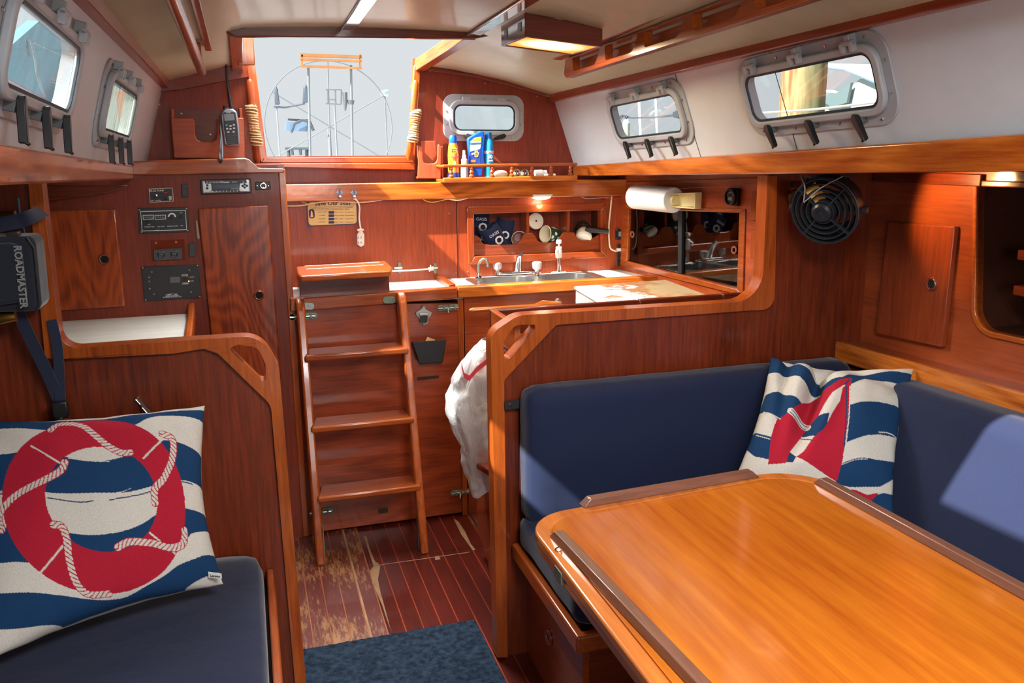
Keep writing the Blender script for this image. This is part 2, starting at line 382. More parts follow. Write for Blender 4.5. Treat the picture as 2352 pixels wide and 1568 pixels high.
# hatch coaming of the roof opening
cb = MB(); z1 = zc(.35, HY0)
_xs = [HX0-.05+(HX1+.09-HX0+.05)*i/12 for i in range(13)]
cb.prism([at(540, 84, Y=HY0-.012), at(1089, 89, Y=HY0-.012)]+[V((x, HY0-.012, zc(x, HY0)+.004)) for x in _xs[::-1]], (0, .03, 0))
co = struct('trim_3', cb, wood('coaming', '#8e4224', '#5a2614', 'X', .3, .6), bevel=.003); co['label'] = 'dark edge board across the front of the hatch opening'
for n_, xa, sgn in ((4, HX0, -1), (5, HX1, 1)):
    mb = MB(); xb = xa+sgn*.035
    A = [V((xa, HY0, zc(xa, HY0)-.02)), V((xa, YA, zc(xa, YA)-.025)), V((xa, YA, zc(xa, YA)+.02)), V((xa, HY0, zc(xa, HY0)+.02))]
    mb.prism(A, (sgn*.04, 0, 0)); o_ = struct('trim_%d' % n_, mb, TK('Y'), bevel=.003); o_['label'] = 'teak side board of the hatch opening'

# ---- cabin sides (white, tilted) with portholes
ST = plane3((1.37, 3.48, 1.375), (1.40, 1.276, 1.466), (1.272, 3.5, 1.659))
PT = plane3((-.345, 3.12, 1.40), (-.35, 1.5, 1.462), (-.255, 3.5, 1.696))
def on(pl, y, z):
    a, n = pl; return V(((a.dot(n)-n.y*y-n.z*z)/n.x, y, z))
SIDEW = plain('painted_side', '#c6cfd6', .38, bump=.3, bscale=60, vary=.04, coat=.2)
def side(name, pl, out):
    ys_ = (3.56, 2.6, 2.0, 1.5, .9, .3, -.6)
    top = [on(pl, y, 1.672+(3.5-y)*.03+.03) for y in ys_]; bot = [on(pl, y, 1.35+(3.5-y)*.035) for y in ys_]
    return top+bot[::-1]
def port_frame(pl, quad, off=0):
    P = [atp(x, y, pl, off) for x, y in quad]; c = sum(P, V())/4; u = ((P[1]-P[0])+(P[2]-P[3])).normalized(); v = ((P[0]-P[3])+(P[1]-P[2]))
    return c, u, v
qB = [(1689, 139), (2029, 55), (2079, 283), (1736, 317)]; qA = [(1389, 215), (1569, 175.6), (1603.6, 326), (1421, 346)]
q1 = [(257, 181), (318, 223), (299, 315), (234, 292)]; g2 = [(48, 6), (186, 116), (155, 256), (12, 185)]
AF = plane3((0, YA, 0), (1, YA, 0), (0, YA, 1)); qF = [(1016, 216), (1203, 219), (1201, 325), (1019, 323)]
ports = []
for nm, pl, q in (('A', ST, qA), ('B', ST, qB), ('P1', PT, q1), ('P2', PT, g2), ('F', AF, qF)):
    c, u, v = port_frame(pl, q, -.016 if nm[0] == 'P' else 0); n = pl[1].copy()
    if (CAM-c).dot(n) < 0: n = -n
    if nm[0] == 'P': c = c-n*.016
    x = (u-n*u.dot(n)).normalized(); y = n.cross(x).normalized()
    mm = Matrix((x, y, n)).transposed().to_4x4(); mm.translation = c; ports.append((nm, mm))
pm = dict(ports)
def hole(mm, w_, h, r): return [mm @ p for p in rrect(w_, h, r)]
for nm, pl, keys, off in (('wall_starboard', ST, 'A B', 1), ('wall_port', PT, 'P1 P2', -1)):
    hs = [hole(pm[k], .512, .150, .045) for k in keys.split()]
    # a further port forward of the frame lets its own daylight in
    if off < 0: k0 = None
    else: k0 = keys.split()[-1]
    if k0: m3 = pm[k0].copy(); m3.translation += V((0, -1.15, .02)); m3.translation = on(pl, m3.translation.y, m3.translation.z); hs.append(hole(m3, .49, .13, .04))
    mb = MB().plate(side(nm, pl, off), hs, (.014*off, 0, .005))
    o_ = struct(nm, mb, SIDEW); o_['label'] = 'white painted cabin side holding the portholes'
    for yy in ((2.47, 1.98, 1.06) if off > 0 else (1.42,)):      # panel joints
        a, b = on(pl, yy, 1.70), on(pl, yy-.03, 1.40); nn = pl[1]*(.0012 if (CAM-a).dot(pl[1]) > 0 else -.0012)
        j = MB().prism([a+V((0, -.001, 0))+nn, a+V((0, .001, 0))+nn, b+V((0, .001, 0))+nn, b+V((0, -.001, 0))+nn], -nn*.9)
        obj('panel_joint', j, plain('joint_dark', '#3a3c3e', .8), o_)
# upper and lower teak edges of the cabin sides
def edge(name, p, q_, r, s_, vec, mat, lab, bev=.004):
    mb = MB().prism([p, q_, r, s_], vec); o_ = struct(name, mb, mat, bevel=bev); o_['label'] = lab; return o_
def sline(x1, y1, z1, x2, y2, z2, y): t = (y-y1)/(y2-y1); return V((x1+(x2-x1)*t, y, z1+(z2-z1)*t))
su = lambda y: sline(1.272, 3.5, 1.659, 1.307, 1.45, 1.722, y)
pu = lambda y: sline(-.255, 3.5, 1.696, -.2653, 1.926, 1.737, y)
for n_, fn, sg in ((6, su, -1), (7, pu, 1)):
    a, b = fn(YA), fn(-.5); d = V((sg*.022, 0, -.024)); up = V((sg*.014, 0, .034))
    edge('trim_%d' % n_, a+V((-sg*.02, 0, -.022)), a+d, a+up+V((sg*.008, 0, 0)), a+V((-sg*.02, 0, .035)), b-a, wood('edge_trim', '#a34c2a', '#7a3018', 'Y', .35, .5), 'red brown trim along the top of the white cabin side')
# lower carlin boards
sl = lambda y, dz=0: sline(1.36, 3.40, 1.375, 1.36, 1.2, 1.466, y)+V((0, 0, dz))
def carlin(name, x, y0, zt0, zb0, y1, zt1, zb1, ye, sg, lab):
    f = lambda a_, b_, y: a_+(b_-a_)*(y-y0)/(y1-y0)
    def sec(y): return [V((x+sg*.03, y, f(zt0, zt1, y)+.004)), V((x, y, f(zt0, zt1, y))), V((x+sg*.004, y, f(zb0, zb1, y))), V((x+sg*.05, y, f(zb0, zb1, y)))]
    ys_ = y0 if name == 'trim_9' else YA-.02
    o_ = struct(name, MB().loft(sec(ys_), sec(ye)), TB('Y'), bevel=.005, seg=3); o_['label'] = lab
carlin('trim_8', 1.355, 3.40, 1.375, 1.332, 1.24, 1.466, 1.400, -.4, 1, 'thick orange varnished shelf board under the starboard portholes')
carlin('trim_9', -.342, 3.10, 1.402, 1.358, 1.48, 1.462, 1.401, -.4, -1, 'thick orange varnished board under the port side portholes')

# ---- portholes
PF = [plain('gasket', '#2c3d46', .6), glass('pane_clear', amt=.05, dirt=.012), glass('pane_dirty', amt=.05, dirt=.75, dirtcol=(.10, .115, .09))]
def build_port(name, mm, lab, W=.565, H=.212, gw=.485, gh=.125, hinges=(-.19, 0, .19), dogs=(-.17, 0, .17), dogang=25, dirty=0, small=False, tip=0):
    root = bpy.data.objects.new(name, None); COL.objects.link(root); root.matrix_world = mm; root.empty_display_size = .05
    setp(root, lab, None, 'opening portholes', 'structure')
    def part(nm, mb, mat, par=root, **k):
        k.setdefault('sharp', 35); bm = mb.bm; bmesh.ops.recalc_face_normals(bm, faces=bm.faces)
        for f_ in bm.faces: f_.smooth = True
        for e_ in bm.edges:
            if e_.calc_face_angle(0) > .6: e_.smooth = False
        me = bpy.data.meshes.new(nm); bm.to_mesh(me); bm.free(); me.materials.append(mat); o_ = bpy.data.objects.new(nm, me); COL.objects.link(o_); o_.parent = par
        if k.get('bevel'):
            b = o_.modifiers.new('bevel', 'BEVEL'); b.width = k['bevel']; b.segments = 2; b.limit_method = 'ANGLE'; b.angle_limit = .6
        return o_
    sw, sh = gw+.038, gh+.036; R_ = .062 if not small else .045
    part('frame', MB().ring(rrect(W, H, R_, 8), rrect(gw+.020, gh+.018, .040, 8), (0, 0, .006)), GREYP, bevel=.0015)
    part('spigot', MB().ring(rrect(gw+.024, gh+.022, .042, 8, z=-.018), rrect(gw+.012, gh+.010, .037, 8, z=-.018), (0, 0, .023)), GREYP)
    sash = MB(); sash.ring(rrect(sw, sh, .048, 8, z=.006), rrect(gw, gh, .032, 8, z=.006), (0, 0, .015))
    s_ = part('sash', sash, GREYP, bevel=.004)
    g = MB().ring(rrect(gw+.002, gh+.002, .033, 8, z=.012), rrect(gw-.012, gh-.012, .028, 8, z=.012), (0, 0, .0045)); part('gasket', g, PF[0], s_)
    part('pane', MB().prism(rrect(gw-.006, gh-.006, .03, 8, z=.0135), (0, 0, .003)), PF[2] if dirty else PF[1], s_)
    for hx_ in hinges:
        h = MB(); y0 = sh/2
        if small:
            h.box((hx_-.018, y0-.006, .006), (hx_+.018, y0+.012, .020))
        else:
            h.tube([(hx_-.021, y0+.008, .026), (hx_+.021, y0+.008, .026)], .0065, 10)
            for sx in (-.015, .015): h.box((hx_+sx-.006, y0-.012, .018), (hx_+sx+.006, y0+.010, .033))
            h.box((hx_-.008, y0+.004, .005), (hx_+.008, y0+.026, .026))
        part('hinge', h, GREYP, bevel=.002)
    for dx in dogs:
        d = MB(); y0 = -sh/2-.004
        base = part('bracket', MB().box((dx-.009, y0-.010, .004), (dx+.009, y0+.006, .022)), plain('bracket_grey', '#55575a', .5), bevel=.001)
        an = math.radians(dogang if not small else (75 if dx < 0 else -75)); an2 = math.radians(180)
        ln = .054 if not small else .045
        pts = [V((-.009, .010, 0)), V((-.003, .016, 0)), V((.003, .016, 0)), V((.009, .008, 0)), V((.0085, -.012, 0)), V((.006, -ln, 0)), V((-.004, -ln, 0)), V((-.0095, -.010, 0))]
        rz = Matrix.Translation((dx, y0, .022)) @ Matrix.Rotation(an, 4, 'Z') @ Matrix.Rotation(math.radians(-14), 4, 'X')
        d.prism([rz @ p for p in pts], rz.to_3x3() @ V((0, 0, .013)))
        lp = [V((-.004, -ln+.006, .008)), V((.006, -ln+.006, .008)), V((.006, -ln, .016)), V((-.004, -ln, .016))]
        d.prism([rz @ p for p in lp], rz.to_3x3() @ V((0, -.004, -.004)))
        dd = part('latch_lever', d, BLK, bevel=.0015)
        part('pivot_screw', MB().lathe([(0, .034), (.004, .033), (.0055, .028), (.0055, .02)], (dx, y0, 0), (0, 0, 1), 10), CHROME, dd)
    bw, bh = W/2-.014, H/2-.014
    bx = [(x, bh) for x in (-.225, -.095, .095, .225)]+[(x, -bh) for x in (-.225, -.085, .085, .225)]+[(s*bw, y) for s in (-1, 1) for y in (-.035, .035)]
    if small: bx = [(x, bh) for x in (-.1, 0, .1)]+[(x, -bh) for x in (-.12, .12)]+[(s*bw, y) for s in (-1, 1) for y in (-.025, .025)]
    first = None
    for x, y in bx:
        if first is None: first = part('screw_head', MB().lathe([(0, .0095), (.003, .009), (.0045, .006), (.0045, .003)], (0, 0, 0), (0, 0, 1), 8), CHROME); o_ = first
        else: o_ = first.copy(); COL.objects.link(o_); o_.parent = root
        o_.location = (x, y, 0)
    return root
build_port('window_1', pm['A'], 'smaller-looking grey framed porthole near the galley, starboard side', dogang=35)
build_port('window_2', pm['B'], 'large grey framed porthole with a wooden piling behind it', dogang=35)
build_port('window_3', pm['P1'], 'porthole with cloudy, water-streaked glass beside the aft bulkhead', dirty=1, dogang=-8)
build_port('window_4', pm['P2'], 'large porthole with blue tinted view, cut by the picture edge', dogang=-8)
wf = build_port('window_5', pm['F'], 'small horizontal porthole in the aft bulkhead above the sunscreen', W=.345, H=.186, gw=.262, gh=.105, hinges=(-.075, .075), dogs=(-.07, .07), small=True)

# ---- aft bulkhead with companionway
AW = wood('aft_bulkhead', '#983a1b', '#682311', 'Z', .45, .12, 60)
n_ = 24; xsA = [-.42+i*(1.42+.42)/n_ for i in range(n_+1)]
top = []
for x in xsA:
    if HX0 < x < HX1: continue
    top.append(V((x, YA, zc(x, YA)+.02)))
iL = [p for p in top if p.x <= HX0]; iR = [p for p in top if p.x >= HX1]
HL, HR, HB = at(612, 357, Y=YA), at(945, 357, Y=YA), 1.424
lt, rt = at(583, 150, Y=YA), at(950, 150, Y=YA)
outer = [V((-1.36, YA, -.03)), V((2.26, YA, -.03)), V((2.26, YA, 1.46)), V((1.42, YA, 1.46))]+iR[::-1]+[V((rt.x, YA, 1.80)), V((HR.x, YA, HB)), V((HL.x, YA, HB)), V((lt.x, YA, 1.80))]+iL[::-1]+[V((-.42, YA, 1.46)), V((-1.36, YA, 1.46))]
wa = MB().plate(outer, [hole(pm['F'], .29, .13, .04)], (0, .03, 0)); wa = struct('wall_aft', wa, AW); wa['label'] = 'red brown plywood bulkhead around the companionway'
# curved head trim of the aft bulkhead
def headtrim(n_, pxs):
    mb = MB(); P = [at(x, y, Y=YA-.003) for x, y in pxs]; mb.prism(P, (0, -.014, 0)); o_ = struct('trim_%d' % n_, mb, wood('head_trim', '#8f3c20', '#6a2614', 'X', .35, .5), bevel=.002); o_['label'] = 'bulkhead trim board under the headliner'
headtrim(10, [(372, 186), (440, 168), (540, 150), (580, 144), (582, 176), (500, 190), (420, 206), (366, 212)])
headtrim(11, [(966, 146), (1060, 168), (1150, 173), (1220, 195), (1275, 212), (1279, 231), (1200, 207), (1100, 180), (966, 160)])
def board(name, pxs, Y, d, mat, lab=None, kind='structure', parent=None, bev=.003, label_cat=None):
    mb = MB().prism([at(x, y, Y=Y) for x, y in pxs], (0, d, 0)); o_ = obj(name, mb, mat, parent, bevel=bev)
    if kind: o_['kind'] = kind
    if lab: o_['label'] = lab
    return o_
board('trim_12', [(566, 146), (586, 146), (613, 362), (606, 381), (600, 381)], YA-.022, .024, TK('Z'), 'upright edge of the companionway, port side')
board('trim_13', [(951, 150), (967, 152), (952, 386), (941, 372), (944, 300)], YA-.022, .024, TK('Z'), 'upright edge of the companionway, starboard side')
board('trim_14', [(606, 362), (946, 360), (953, 374), (600, 374)], YA-.035, .04, TK('X'), 'companionway sill')
board('trim_15', [(600, 375), (953, 375), (953, 390), (600, 384), ], YA-.055, .06, TK('X'), 'lower companionway sill board')
o_ = board('trim_16', [(536, 72), (582, 83), (586, 150), (547, 150)], YA-.24, .03, TK('Z'), 'corner block at the port end of the hatch opening')
# threaded screws on the bulkhead
scr = None
def screw(par, p, n=(0, -1, 0), r=.004, nm='screw_head', mat=None):
    global scr
    return obj(nm, MB().lathe([(0, .003), (r*.7, .0028), (r, .001), (r, -.002)], p, n, 10), mat or plain('screw_bronze', '#b59a80', .35, .8), par)
for x, y in ((545, 174), (571, 167), (408, 203), (366, 240), (332, 351), (417, 261), (988, 163), (1114, 192), (1234, 221)): screw(wa, at(x, y, Y=YA-.004))

# ---- galley back wall, beam above
nf = lambda *q: [at(1000+x/3.136, 200+y/3.136, Y=3.40) for x, y in q]
GB = wood('galley_back', '#b04c22', '#7a2e14', 'Z', .4, .3, 60)
ni = nf((272, 912), (1178, 885), (1180, 1212), (275, 1222))
gb = MB().plate([V((.12, 3.40, .60)), V((1.575, 3.40, .60)), V((1.575, 3.40, 1.30)), V((.12, 3.40, 1.30))], [ni], (0, .015, 0))
gb = struct('wall_galley', gb, GB); gb['label'] = 'reddish plywood wall behind sink and engine box'
obj('panel_joint', MB().box((at(1051, 600, Y=3.40).x-.0015, 3.3985, .92), (at(1051, 600, Y=3.40).x+.0015, 3.402, 1.25)), plain('joint_black', '#1d0c06', .8), gb)
for x, y in ((1031, 490), (1074, 624), (1381, 611), (1047, 627)): screw(gb, at(x, y, Y=3.399), r=.003)
bm_ = MB().prism([at(655, 424, Y=3.355), at(1440, 411, Y=3.355), at(1445, 449, Y=3.355), at(655, 464, Y=3.355)], (0, .045, 0))
bm_ = struct('trim_17', bm_, TB('X'), bevel=.004); bm_['label'] = 'long varnished beam above the galley back wall'
cap = MB().box((.12, 3.36, 1.30), (1.45, YA, 1.312)); cap = struct('trim_18', cap, MP('X')); cap['label'] = 'ledge on top of the galley beam'
# hull-side wall of the galley (with the glass sliding doors)
GW = plane3((1.55, 3.38, 0), (1.64, 2.55, 0), (1.55, 3.38, 1))
gn = GW[1] if GW[1].x < 0 else -GW[1]
def gw(x, y, off=0): 
    a, n = GW; p = atp(x, y, (a+gn*off, n)); return p
Wf = [gw(1441, 478), gw(1700, 485), gw(1696, 667), gw(1432, 604)]
wb = MB().plate([V((1.545, 3.42, .60)), V((1.6855, 2.16, .60)), V((1.6855, 2.16, 1.40)), V((1.545, 3.42, 1.40))], [Wf], (.02, 0, 0))
wb = struct('wall_galley_side', wb, wood('galley_side', '#b85426', '#84341a', 'Y', .35, .5, 50, 4)); wb['label'] = 'orange varnished hull side wall holding the smoked sliding doors'

fw_ = MB().plate([V((-1.36, -.62, -.03)), V((2.27, -.62, -.03)), V((2.27, -.62, 1.95)), V((-1.36, -.62, 1.95))], [rnd([V((.02, -.62, .05)), V((.78, -.62, .05)), V((.78, -.62, 1.66)), V((.02, -.62, 1.66))], .08)], (0, -.02, 0))  # unseen bulkhead added to darken reflections; its doorway passes the fill
fw_ = struct('wall_forward', fw_, MP('Z')); fw_['label'] = 'added forward bulkhead with doorway, unseen behind the viewpoint'

DMG = plain('bare_wood', '#8f6c4a', .8, vary=.35)
for P in ([(835, 1230), (842, 1232), (850, 1262), (862, 1290), (868, 1292), (872, 1300), (858, 1300), (848, 1270)], [(858, 1300), (874, 1296), (872, 1310), (868, 1330), (874, 1360), (884, 1395), (896, 1440), (902, 1452), (895, 1440), (876, 1385), (856, 1340), (850, 1310)], [(998, 1278), (1008, 1276), (1012, 1284), (1000, 1286)], [(1042, 1192), (1052, 1196), (1068, 1220), (1082, 1250), (1092, 1262), (1086, 1264), (1060, 1228)]):
    obj('worn_patch', MB().prism([at(x, y, Z=.0003) for x, y in P], (0, 0, .0004)), DMG, floor)
obj('cross_seam', MB().prism([at(x, y, Z=.0002) for x, y in ((868, 1297), (1078, 1267), (1078, 1268.5), (868, 1298.5))], (0, 0, .0004)), DMG, floor)
# ---- starboard divider bulkhead between dinette and galley
def pl_(q, Y): return [at(x, y, Y=Y) for x, y in q]
XW = 1.787
wp = MB()
outer = [V((.632, YB, 0)), V((XW+.25, YB, 0)), V((XW+.25, YB, 1.455))]+[V((at(1772, 404, Y=YB).x, YB, 1.40))]
outer += rnd(pl_([(1772, 404), (1752, 700), (1278, 735), (1146, 862)], YB), [0, .09, 0, 0], 8)[1:]
outer[-1] = at(1146, 862, Y=YB); outer.append(V((.632, YB, .8)))
wp.plate(outer, [], (0, .02, 0)); div = struct('wall_dinette', wp, MP('Z')); div['label'] = 'dark mahogany divider bulkhead behind the dinette'
# its teak capping with the hand hole
edge_out = rnd(pl_([(1142, 1510), (1127, 766), (1190, 724), (1750, 690), (1763, 404)], YB-.014), [0, .05, .08, .085, 0], 8)
edge_in = rnd(pl_([(1785, 404), (1779, 711), (1720, 713), (1278, 746), (1158, 873), (1166, 1509)], YB-.014), [0, .13, .0, .02, .02, 0], 8)
hh = rnd(pl_([(1156, 785), (1182, 746), (1230, 745), (1228, 757), (1170, 825), (1158, 824)], YB-.014), [.03, .03, .006, .01, .012, .008], 5)
cap_ = MB().plate(edge_out+edge_in, [hh], (0, .05, 0)); cap_ = obj('capping', cap_, TK('Z'), div, bevel=.006, seg=3); cap_['label'] = 'teak edge with rounded hand hole'
# ---- port divider bulkhead
wp = MB(); YL = 2.155
outer = [V((-1.35, YL, 0)), V((.052, YL, 0)), V((.04, YL, .80))]+pl_([(635, 930), (555, 826), (530, 802), (150, 812), (115, 790), (80, 500), (76, 425)], YL)+[V((-.447, YL, 1.45)), V((-1.35, YL, 1.45))]
wp.plate(outer, [], (0, .02, 0)); dl = struct('wall_settee', wp, MP('Z')); dl['label'] = 'dark mahogany divider bulkhead behind the port settee'
eo = rnd(pl_([(62, 400), (103, 822), (132, 826), (400, 812), (468, 801), (500, 812), (622, 930), (680, 1600)], YL-.016), [0, 0, .02, 0, .02, .02, .05, 0], 6)
ei = rnd(pl_([(706, 1600), (641, 842), (600, 770), (400, 783), (140, 802), (94, 400)], YL-.016), [0, .05, .09, .0, .04, 0], 8)
hl = rnd(pl_([(524, 801), (545, 792), (592, 797), (610, 838), (611, 874), (599, 874)], YL-.016), [.01, .015, .03, .03, .008, .012], 5)
c2 = MB().plate(eo+ei, [hl], (0, .05, 0)); c2 = obj('capping', c2, TK('Z'), dl, bevel=.006, seg=3); c2['label'] = 'teak edge with rounded hand hole'
# ---- dinette hull side
wh = MB(); op = rnd([V((XW, 1.700, .985)), V((XW, .3, 1.02)), V((XW, .3, 1.36)), V((XW, 1.745, 1.345))], [.06, .03, 0, 0], 6)
wh.plate([V((XW, YB+.02, .80)), V((XW, -.5, .80)), V((XW, -.5, 1.455)), V((XW, YB+.02, 1.455))], [op], (.018, 0, 0))
wh = struct('wall_hull', wh, wood('hull_ply', '#a04a22', '#733018', 'Y', .35, .45, 50, 3)); wh['label'] = 'mahogany hull side panelling above the dinette back rest'
ow = rnd([V((XW-.008, 1.712, .970)), V((XW-.008, .28, 1.005)), V((XW-.008, .28, 1.375)), V((XW-.008, 1.757, 1.36))], [.072, .03, 0, 0], 6)
op2 = [p+V((-.008, 0, 0)) for p in op]
rr = obj('opening_trim', MB().ring(ow, op2, (.028, 0, 0)), TK('Y'), wh, bevel=.003)
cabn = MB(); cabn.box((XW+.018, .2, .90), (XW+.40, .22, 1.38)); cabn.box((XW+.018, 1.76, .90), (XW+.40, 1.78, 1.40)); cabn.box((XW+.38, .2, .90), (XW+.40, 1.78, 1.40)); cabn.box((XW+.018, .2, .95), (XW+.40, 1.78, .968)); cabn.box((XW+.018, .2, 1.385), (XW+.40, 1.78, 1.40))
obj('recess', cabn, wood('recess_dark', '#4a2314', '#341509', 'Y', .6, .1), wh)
for z_, y0_ in ((1.165, 1.66), (1.075, 1.66)):
    o_ = obj('recess_shelf', MB().box((XW+.06, .25, z_), (XW+.3, y0_-.0, z_+.025)), MP('Y'), wh, bevel=.002)
dq = [at(2052, 508, X=XW), at(2206, 518, X=XW), at(2176, 797, X=XW), at(2021, 765, X=XW)]
dr = thing('cabinet_door', 'small mahogany cabinet door with finger hole in the hull side, right of the fan', 'door', dq[3], None)
def finger(par, c, n, r=.013, name='finger_ring', black=True):
    obj(name, MB().lathe([(r, -.002), (r, .004), (r+.003, .006), (r+.006, .003), (r+.007, -.002)], c, n, 24), plain('ring_wood', '#7a3a28', .3, coat=.5), par)
    obj('finger_hole', MB().lathe([(0, .0016), (r, .0016), (r, -.001)], c, n, 20), plain('hole_black', '#030303', .9), par)
db = obj('door_panel', MB().prism([p+V((-.001, 0, 0)) for p in dq], (-.019, 0, 0)), wood('door_side', '#9a4522', '#6c2a14', 'Z', .3, .5, 55), dr, bevel=.005, seg=3)
fc = at(2141, 652, X=XW-.02); finger(dr, V((XW-.0205, fc.y, fc.z)), (-1, 0, 0), .0125)
# shelf ledge above the outboard back rest
XS = 1.695
a = V((XS, YB, .865)); b = V((XS, -.4, .935))
edge('trim_19', a, a+V((.018, 0, 0)), a+V((.018, 0, -.060)), a+V((0, 0, -.060)), b-a, TB('Y'), 'varnished fiddle board above the outboard blue back rest')
lg = MB().prism([V((XS+.01, YB, .845)), V((XW+.01, YB, .845)), V((XW+.01, -.4, .915)), V((XS+.01, -.4, .915))], (0, 0, .012)); lg = struct('trim_20', lg, MB_('Y')); lg['label'] = 'ledge behind the outboard back rest'
bk = MB().box((XS+.02, -.4, .05), (XS+.04, YB, .84)); bk = struct('trim_21', bk, MP('Y')); bk['label'] = 'board behind the outboard back rest'
# small batten over the door
obj('batten', MB().box((XW-.012, 1.73, 1.345), (XW, 2.12, 1.375)), MP('Y'), wh, bevel=.002)
# side decks and outer shells
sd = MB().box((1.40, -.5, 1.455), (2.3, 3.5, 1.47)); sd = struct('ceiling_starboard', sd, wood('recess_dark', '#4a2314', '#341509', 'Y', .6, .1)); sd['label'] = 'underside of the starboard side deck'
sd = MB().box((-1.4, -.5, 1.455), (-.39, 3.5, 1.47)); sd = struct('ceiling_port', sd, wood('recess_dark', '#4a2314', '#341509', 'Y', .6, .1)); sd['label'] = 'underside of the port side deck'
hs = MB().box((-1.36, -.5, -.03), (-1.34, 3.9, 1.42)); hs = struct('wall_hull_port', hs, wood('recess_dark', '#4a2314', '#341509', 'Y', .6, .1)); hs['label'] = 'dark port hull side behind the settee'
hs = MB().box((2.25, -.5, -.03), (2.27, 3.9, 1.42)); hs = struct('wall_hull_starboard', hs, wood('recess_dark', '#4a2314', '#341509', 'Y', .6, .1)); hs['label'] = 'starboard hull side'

# ---- locker wall over the chart table (port, aft)
LW = wood('locker_wall', '#833117', '#5a1e0c', 'Z', .45, .12, 60)
lk = thing('locker_unit', 'tall mahogany locker wall with instrument panels and two doors', 'cabinet', (-.3, YC, 0))
mb = MB().box((-1.34, YC, 0), (.118, YC+.02, 1.40)); obj('front_panel', mb, LW, lk)
mb = MB().box((-1.34, YC+.02, 1.385), (.14, YA, 1.40)); obj('top_shelf', mb, MP('X'), lk)
mb = MB().box((.118, YC-.004, 0), (.142, YA, 1.385)); obj('corner_post', mb, TK('Z'), lk, bevel=.004)
tp = [(303, 370), (562, 363), (572, 366), (594, 386), (652, 387), (654, 397), (300, 402)]
obj('top_fiddle', MB().prism([at(x, y, Y=YC-.02) for x, y in tp], (0, .022, 0)), TK('X'), lk, bevel=.004)
def dq_(q, nm, lab, fx, fy, mat):
    P = [at(x, y, Y=YC-.001) for x, y in q]
    d = obj('door', MB().prism(P, (0, -.018, 0)), mat, lk, bevel=.005, seg=3); d['label'] = lab
    c = at(fx, fy, Y=YC-.0195); finger(d, c, (0, -1, 0), .0125); return d
dq_([(455, 478), (616, 471), (648, 900), (500, 910)], 'd', 'long door with wavy grain', 595, 678, MF('Z'))
dq_([(99, 484), (267, 480), (289, 702), (133, 712)], 'd', 'short door with finger hole', 240, 595, MF('Z'))
# sloping arch of wood at upper left of that wall
hb = MB().prism([at(x, y, Y=YC-.003) for x, y in ((94, 425), (300, 425), (285, 434), (250, 442), (94, 466))], (0, -.012, 0)); obj('head_board', hb, MP('X'), lk, bevel=.003)
obj('hinge', MB().prism([at(x, y, Y=YC-.002) for x, y in ((450, 508), (453, 505), (459, 545), (457, 550), (453, 545))], (0, -.006, 0)), plain('old_brass', '#9c8468', .5, .5), lk)
# chart table
ct = thing('chart_table', 'white topped chart table with small teak end fiddle', 'table', (-.45, 2.8, .8))
zt = .895
obj('table_top', MB().prism([V((-.66, YC-.002, zt)), V((-.215, YC-.002, zt)), V((-.20, 2.25, zt-.08)), V((-.66, 2.25, zt-.08))], (0, 0, -.02)), wood('white_plank', '#e8e6dc', '#d5d2c6', 'X', .35, .2, 20), ct)
zf = [at(447, 697, X=-.20), at(449, 718, X=-.20), at(425, 778, X=-.20), at(410, 778, X=-.20), at(434, 712, X=-.20), at(438, 700, X=-.20)]
obj('fiddle', MB().prism([V((-.215, YC-.003, zt+.04)), V((-.215, YC-.003, zt-.02)), V((-.205, 2.30, zt-.10)), V((-.205, 2.30, zt-.045)), V((-.215, YC-.10, zt+.01))], (.022, 0, 0)), TK('Y'), ct, bevel=.006)
obj('carcass', MB().box((-1.30, 2.30, .05), (-.21, YC-.02, .80)), MP('Z'), ct)

# ---- engine box with worktop
eb = thing('engine_box', 'mahogany engine box front behind the ladder, fitted with slide bolts', 'cabinet', (.45, YC, 0))
obj('front_panel', MB().prism([at(696, 700, Y=YC), at(1058, 696, Y=YC), V((.768, YC, .012)), V((.165, YC, .012))], (0, .02, 0)), wood('engine_front', '#9c421e', '#6b2811', 'X', .32, .4, 55, 4, 1), eb, bevel=.002)
xr = at(1070, 900, Y=YC).x
obj('side_post', MB().box((.748, YC-.006, .0), (.770, YC+.3, .885)), TK('Z'), eb, bevel=.003)
obj('side_post', MB().box((.140, YC+.002, .0), (.168, YC+.05, .885)), MP('Z'), eb, bevel=.003)
obj('beam', MB().prism([at(667, 686, Y=YC-.025), at(1050, 661, Y=YC-.025), at(1051, 685, Y=YC-.025), at(667, 716, Y=YC-.025)], (0, .045, 0)), TK('X'), eb, bevel=.004)
obj('worktop', MB().box((.142, YC+.02, .885), (.78, 3.40, .924)), WHITE, eb)
obj('end_fiddle', MB().box((.722, YC+.02, .924), (.748, 3.37, .944)), TK('Y'), eb, bevel=.003)
obj('worktop_edge', MB().box((.142, 3.15, .924), (.168, 3.20, .955)), WHITE, eb)
def bolt_latch(x, y, ln=44, ang=0, Y=YC-.001):
    c = at(x, y, Y=Y); L_ = ln/2*.00165
    b = MB().prism(rnd([c+V((-L_, 0, -.012)), c+V((L_, 0, -.012)), c+V((L_, 0, .012)), c+V((-L_, 0, .012))], .011, 5), (0, -.003, 0)); p_ = obj('slide_bolt', b, BRASSG, eb, bevel=.001)
    obj('barrel', MB().tube([c+V((-L_*.95, -.008, 0)), c+V((L_*.8, -.008, 0))], .005, 10), plain('worn_chrome', '#a4a9a4', .3, .9), p_)
    for k in (-.45, .05, .5): obj('keeper', MB().box(c+V((k*L_-.004, -.014, -.009)), c+V((k*L_+.004, -.002, .009))), BRASSG, p_, bevel=.002)
    obj('pin', MB().tube([c+V((-.004, -.012, 0)), c+V((-.006, -.016, -.018))], .0025, 8), CHROME, p_)
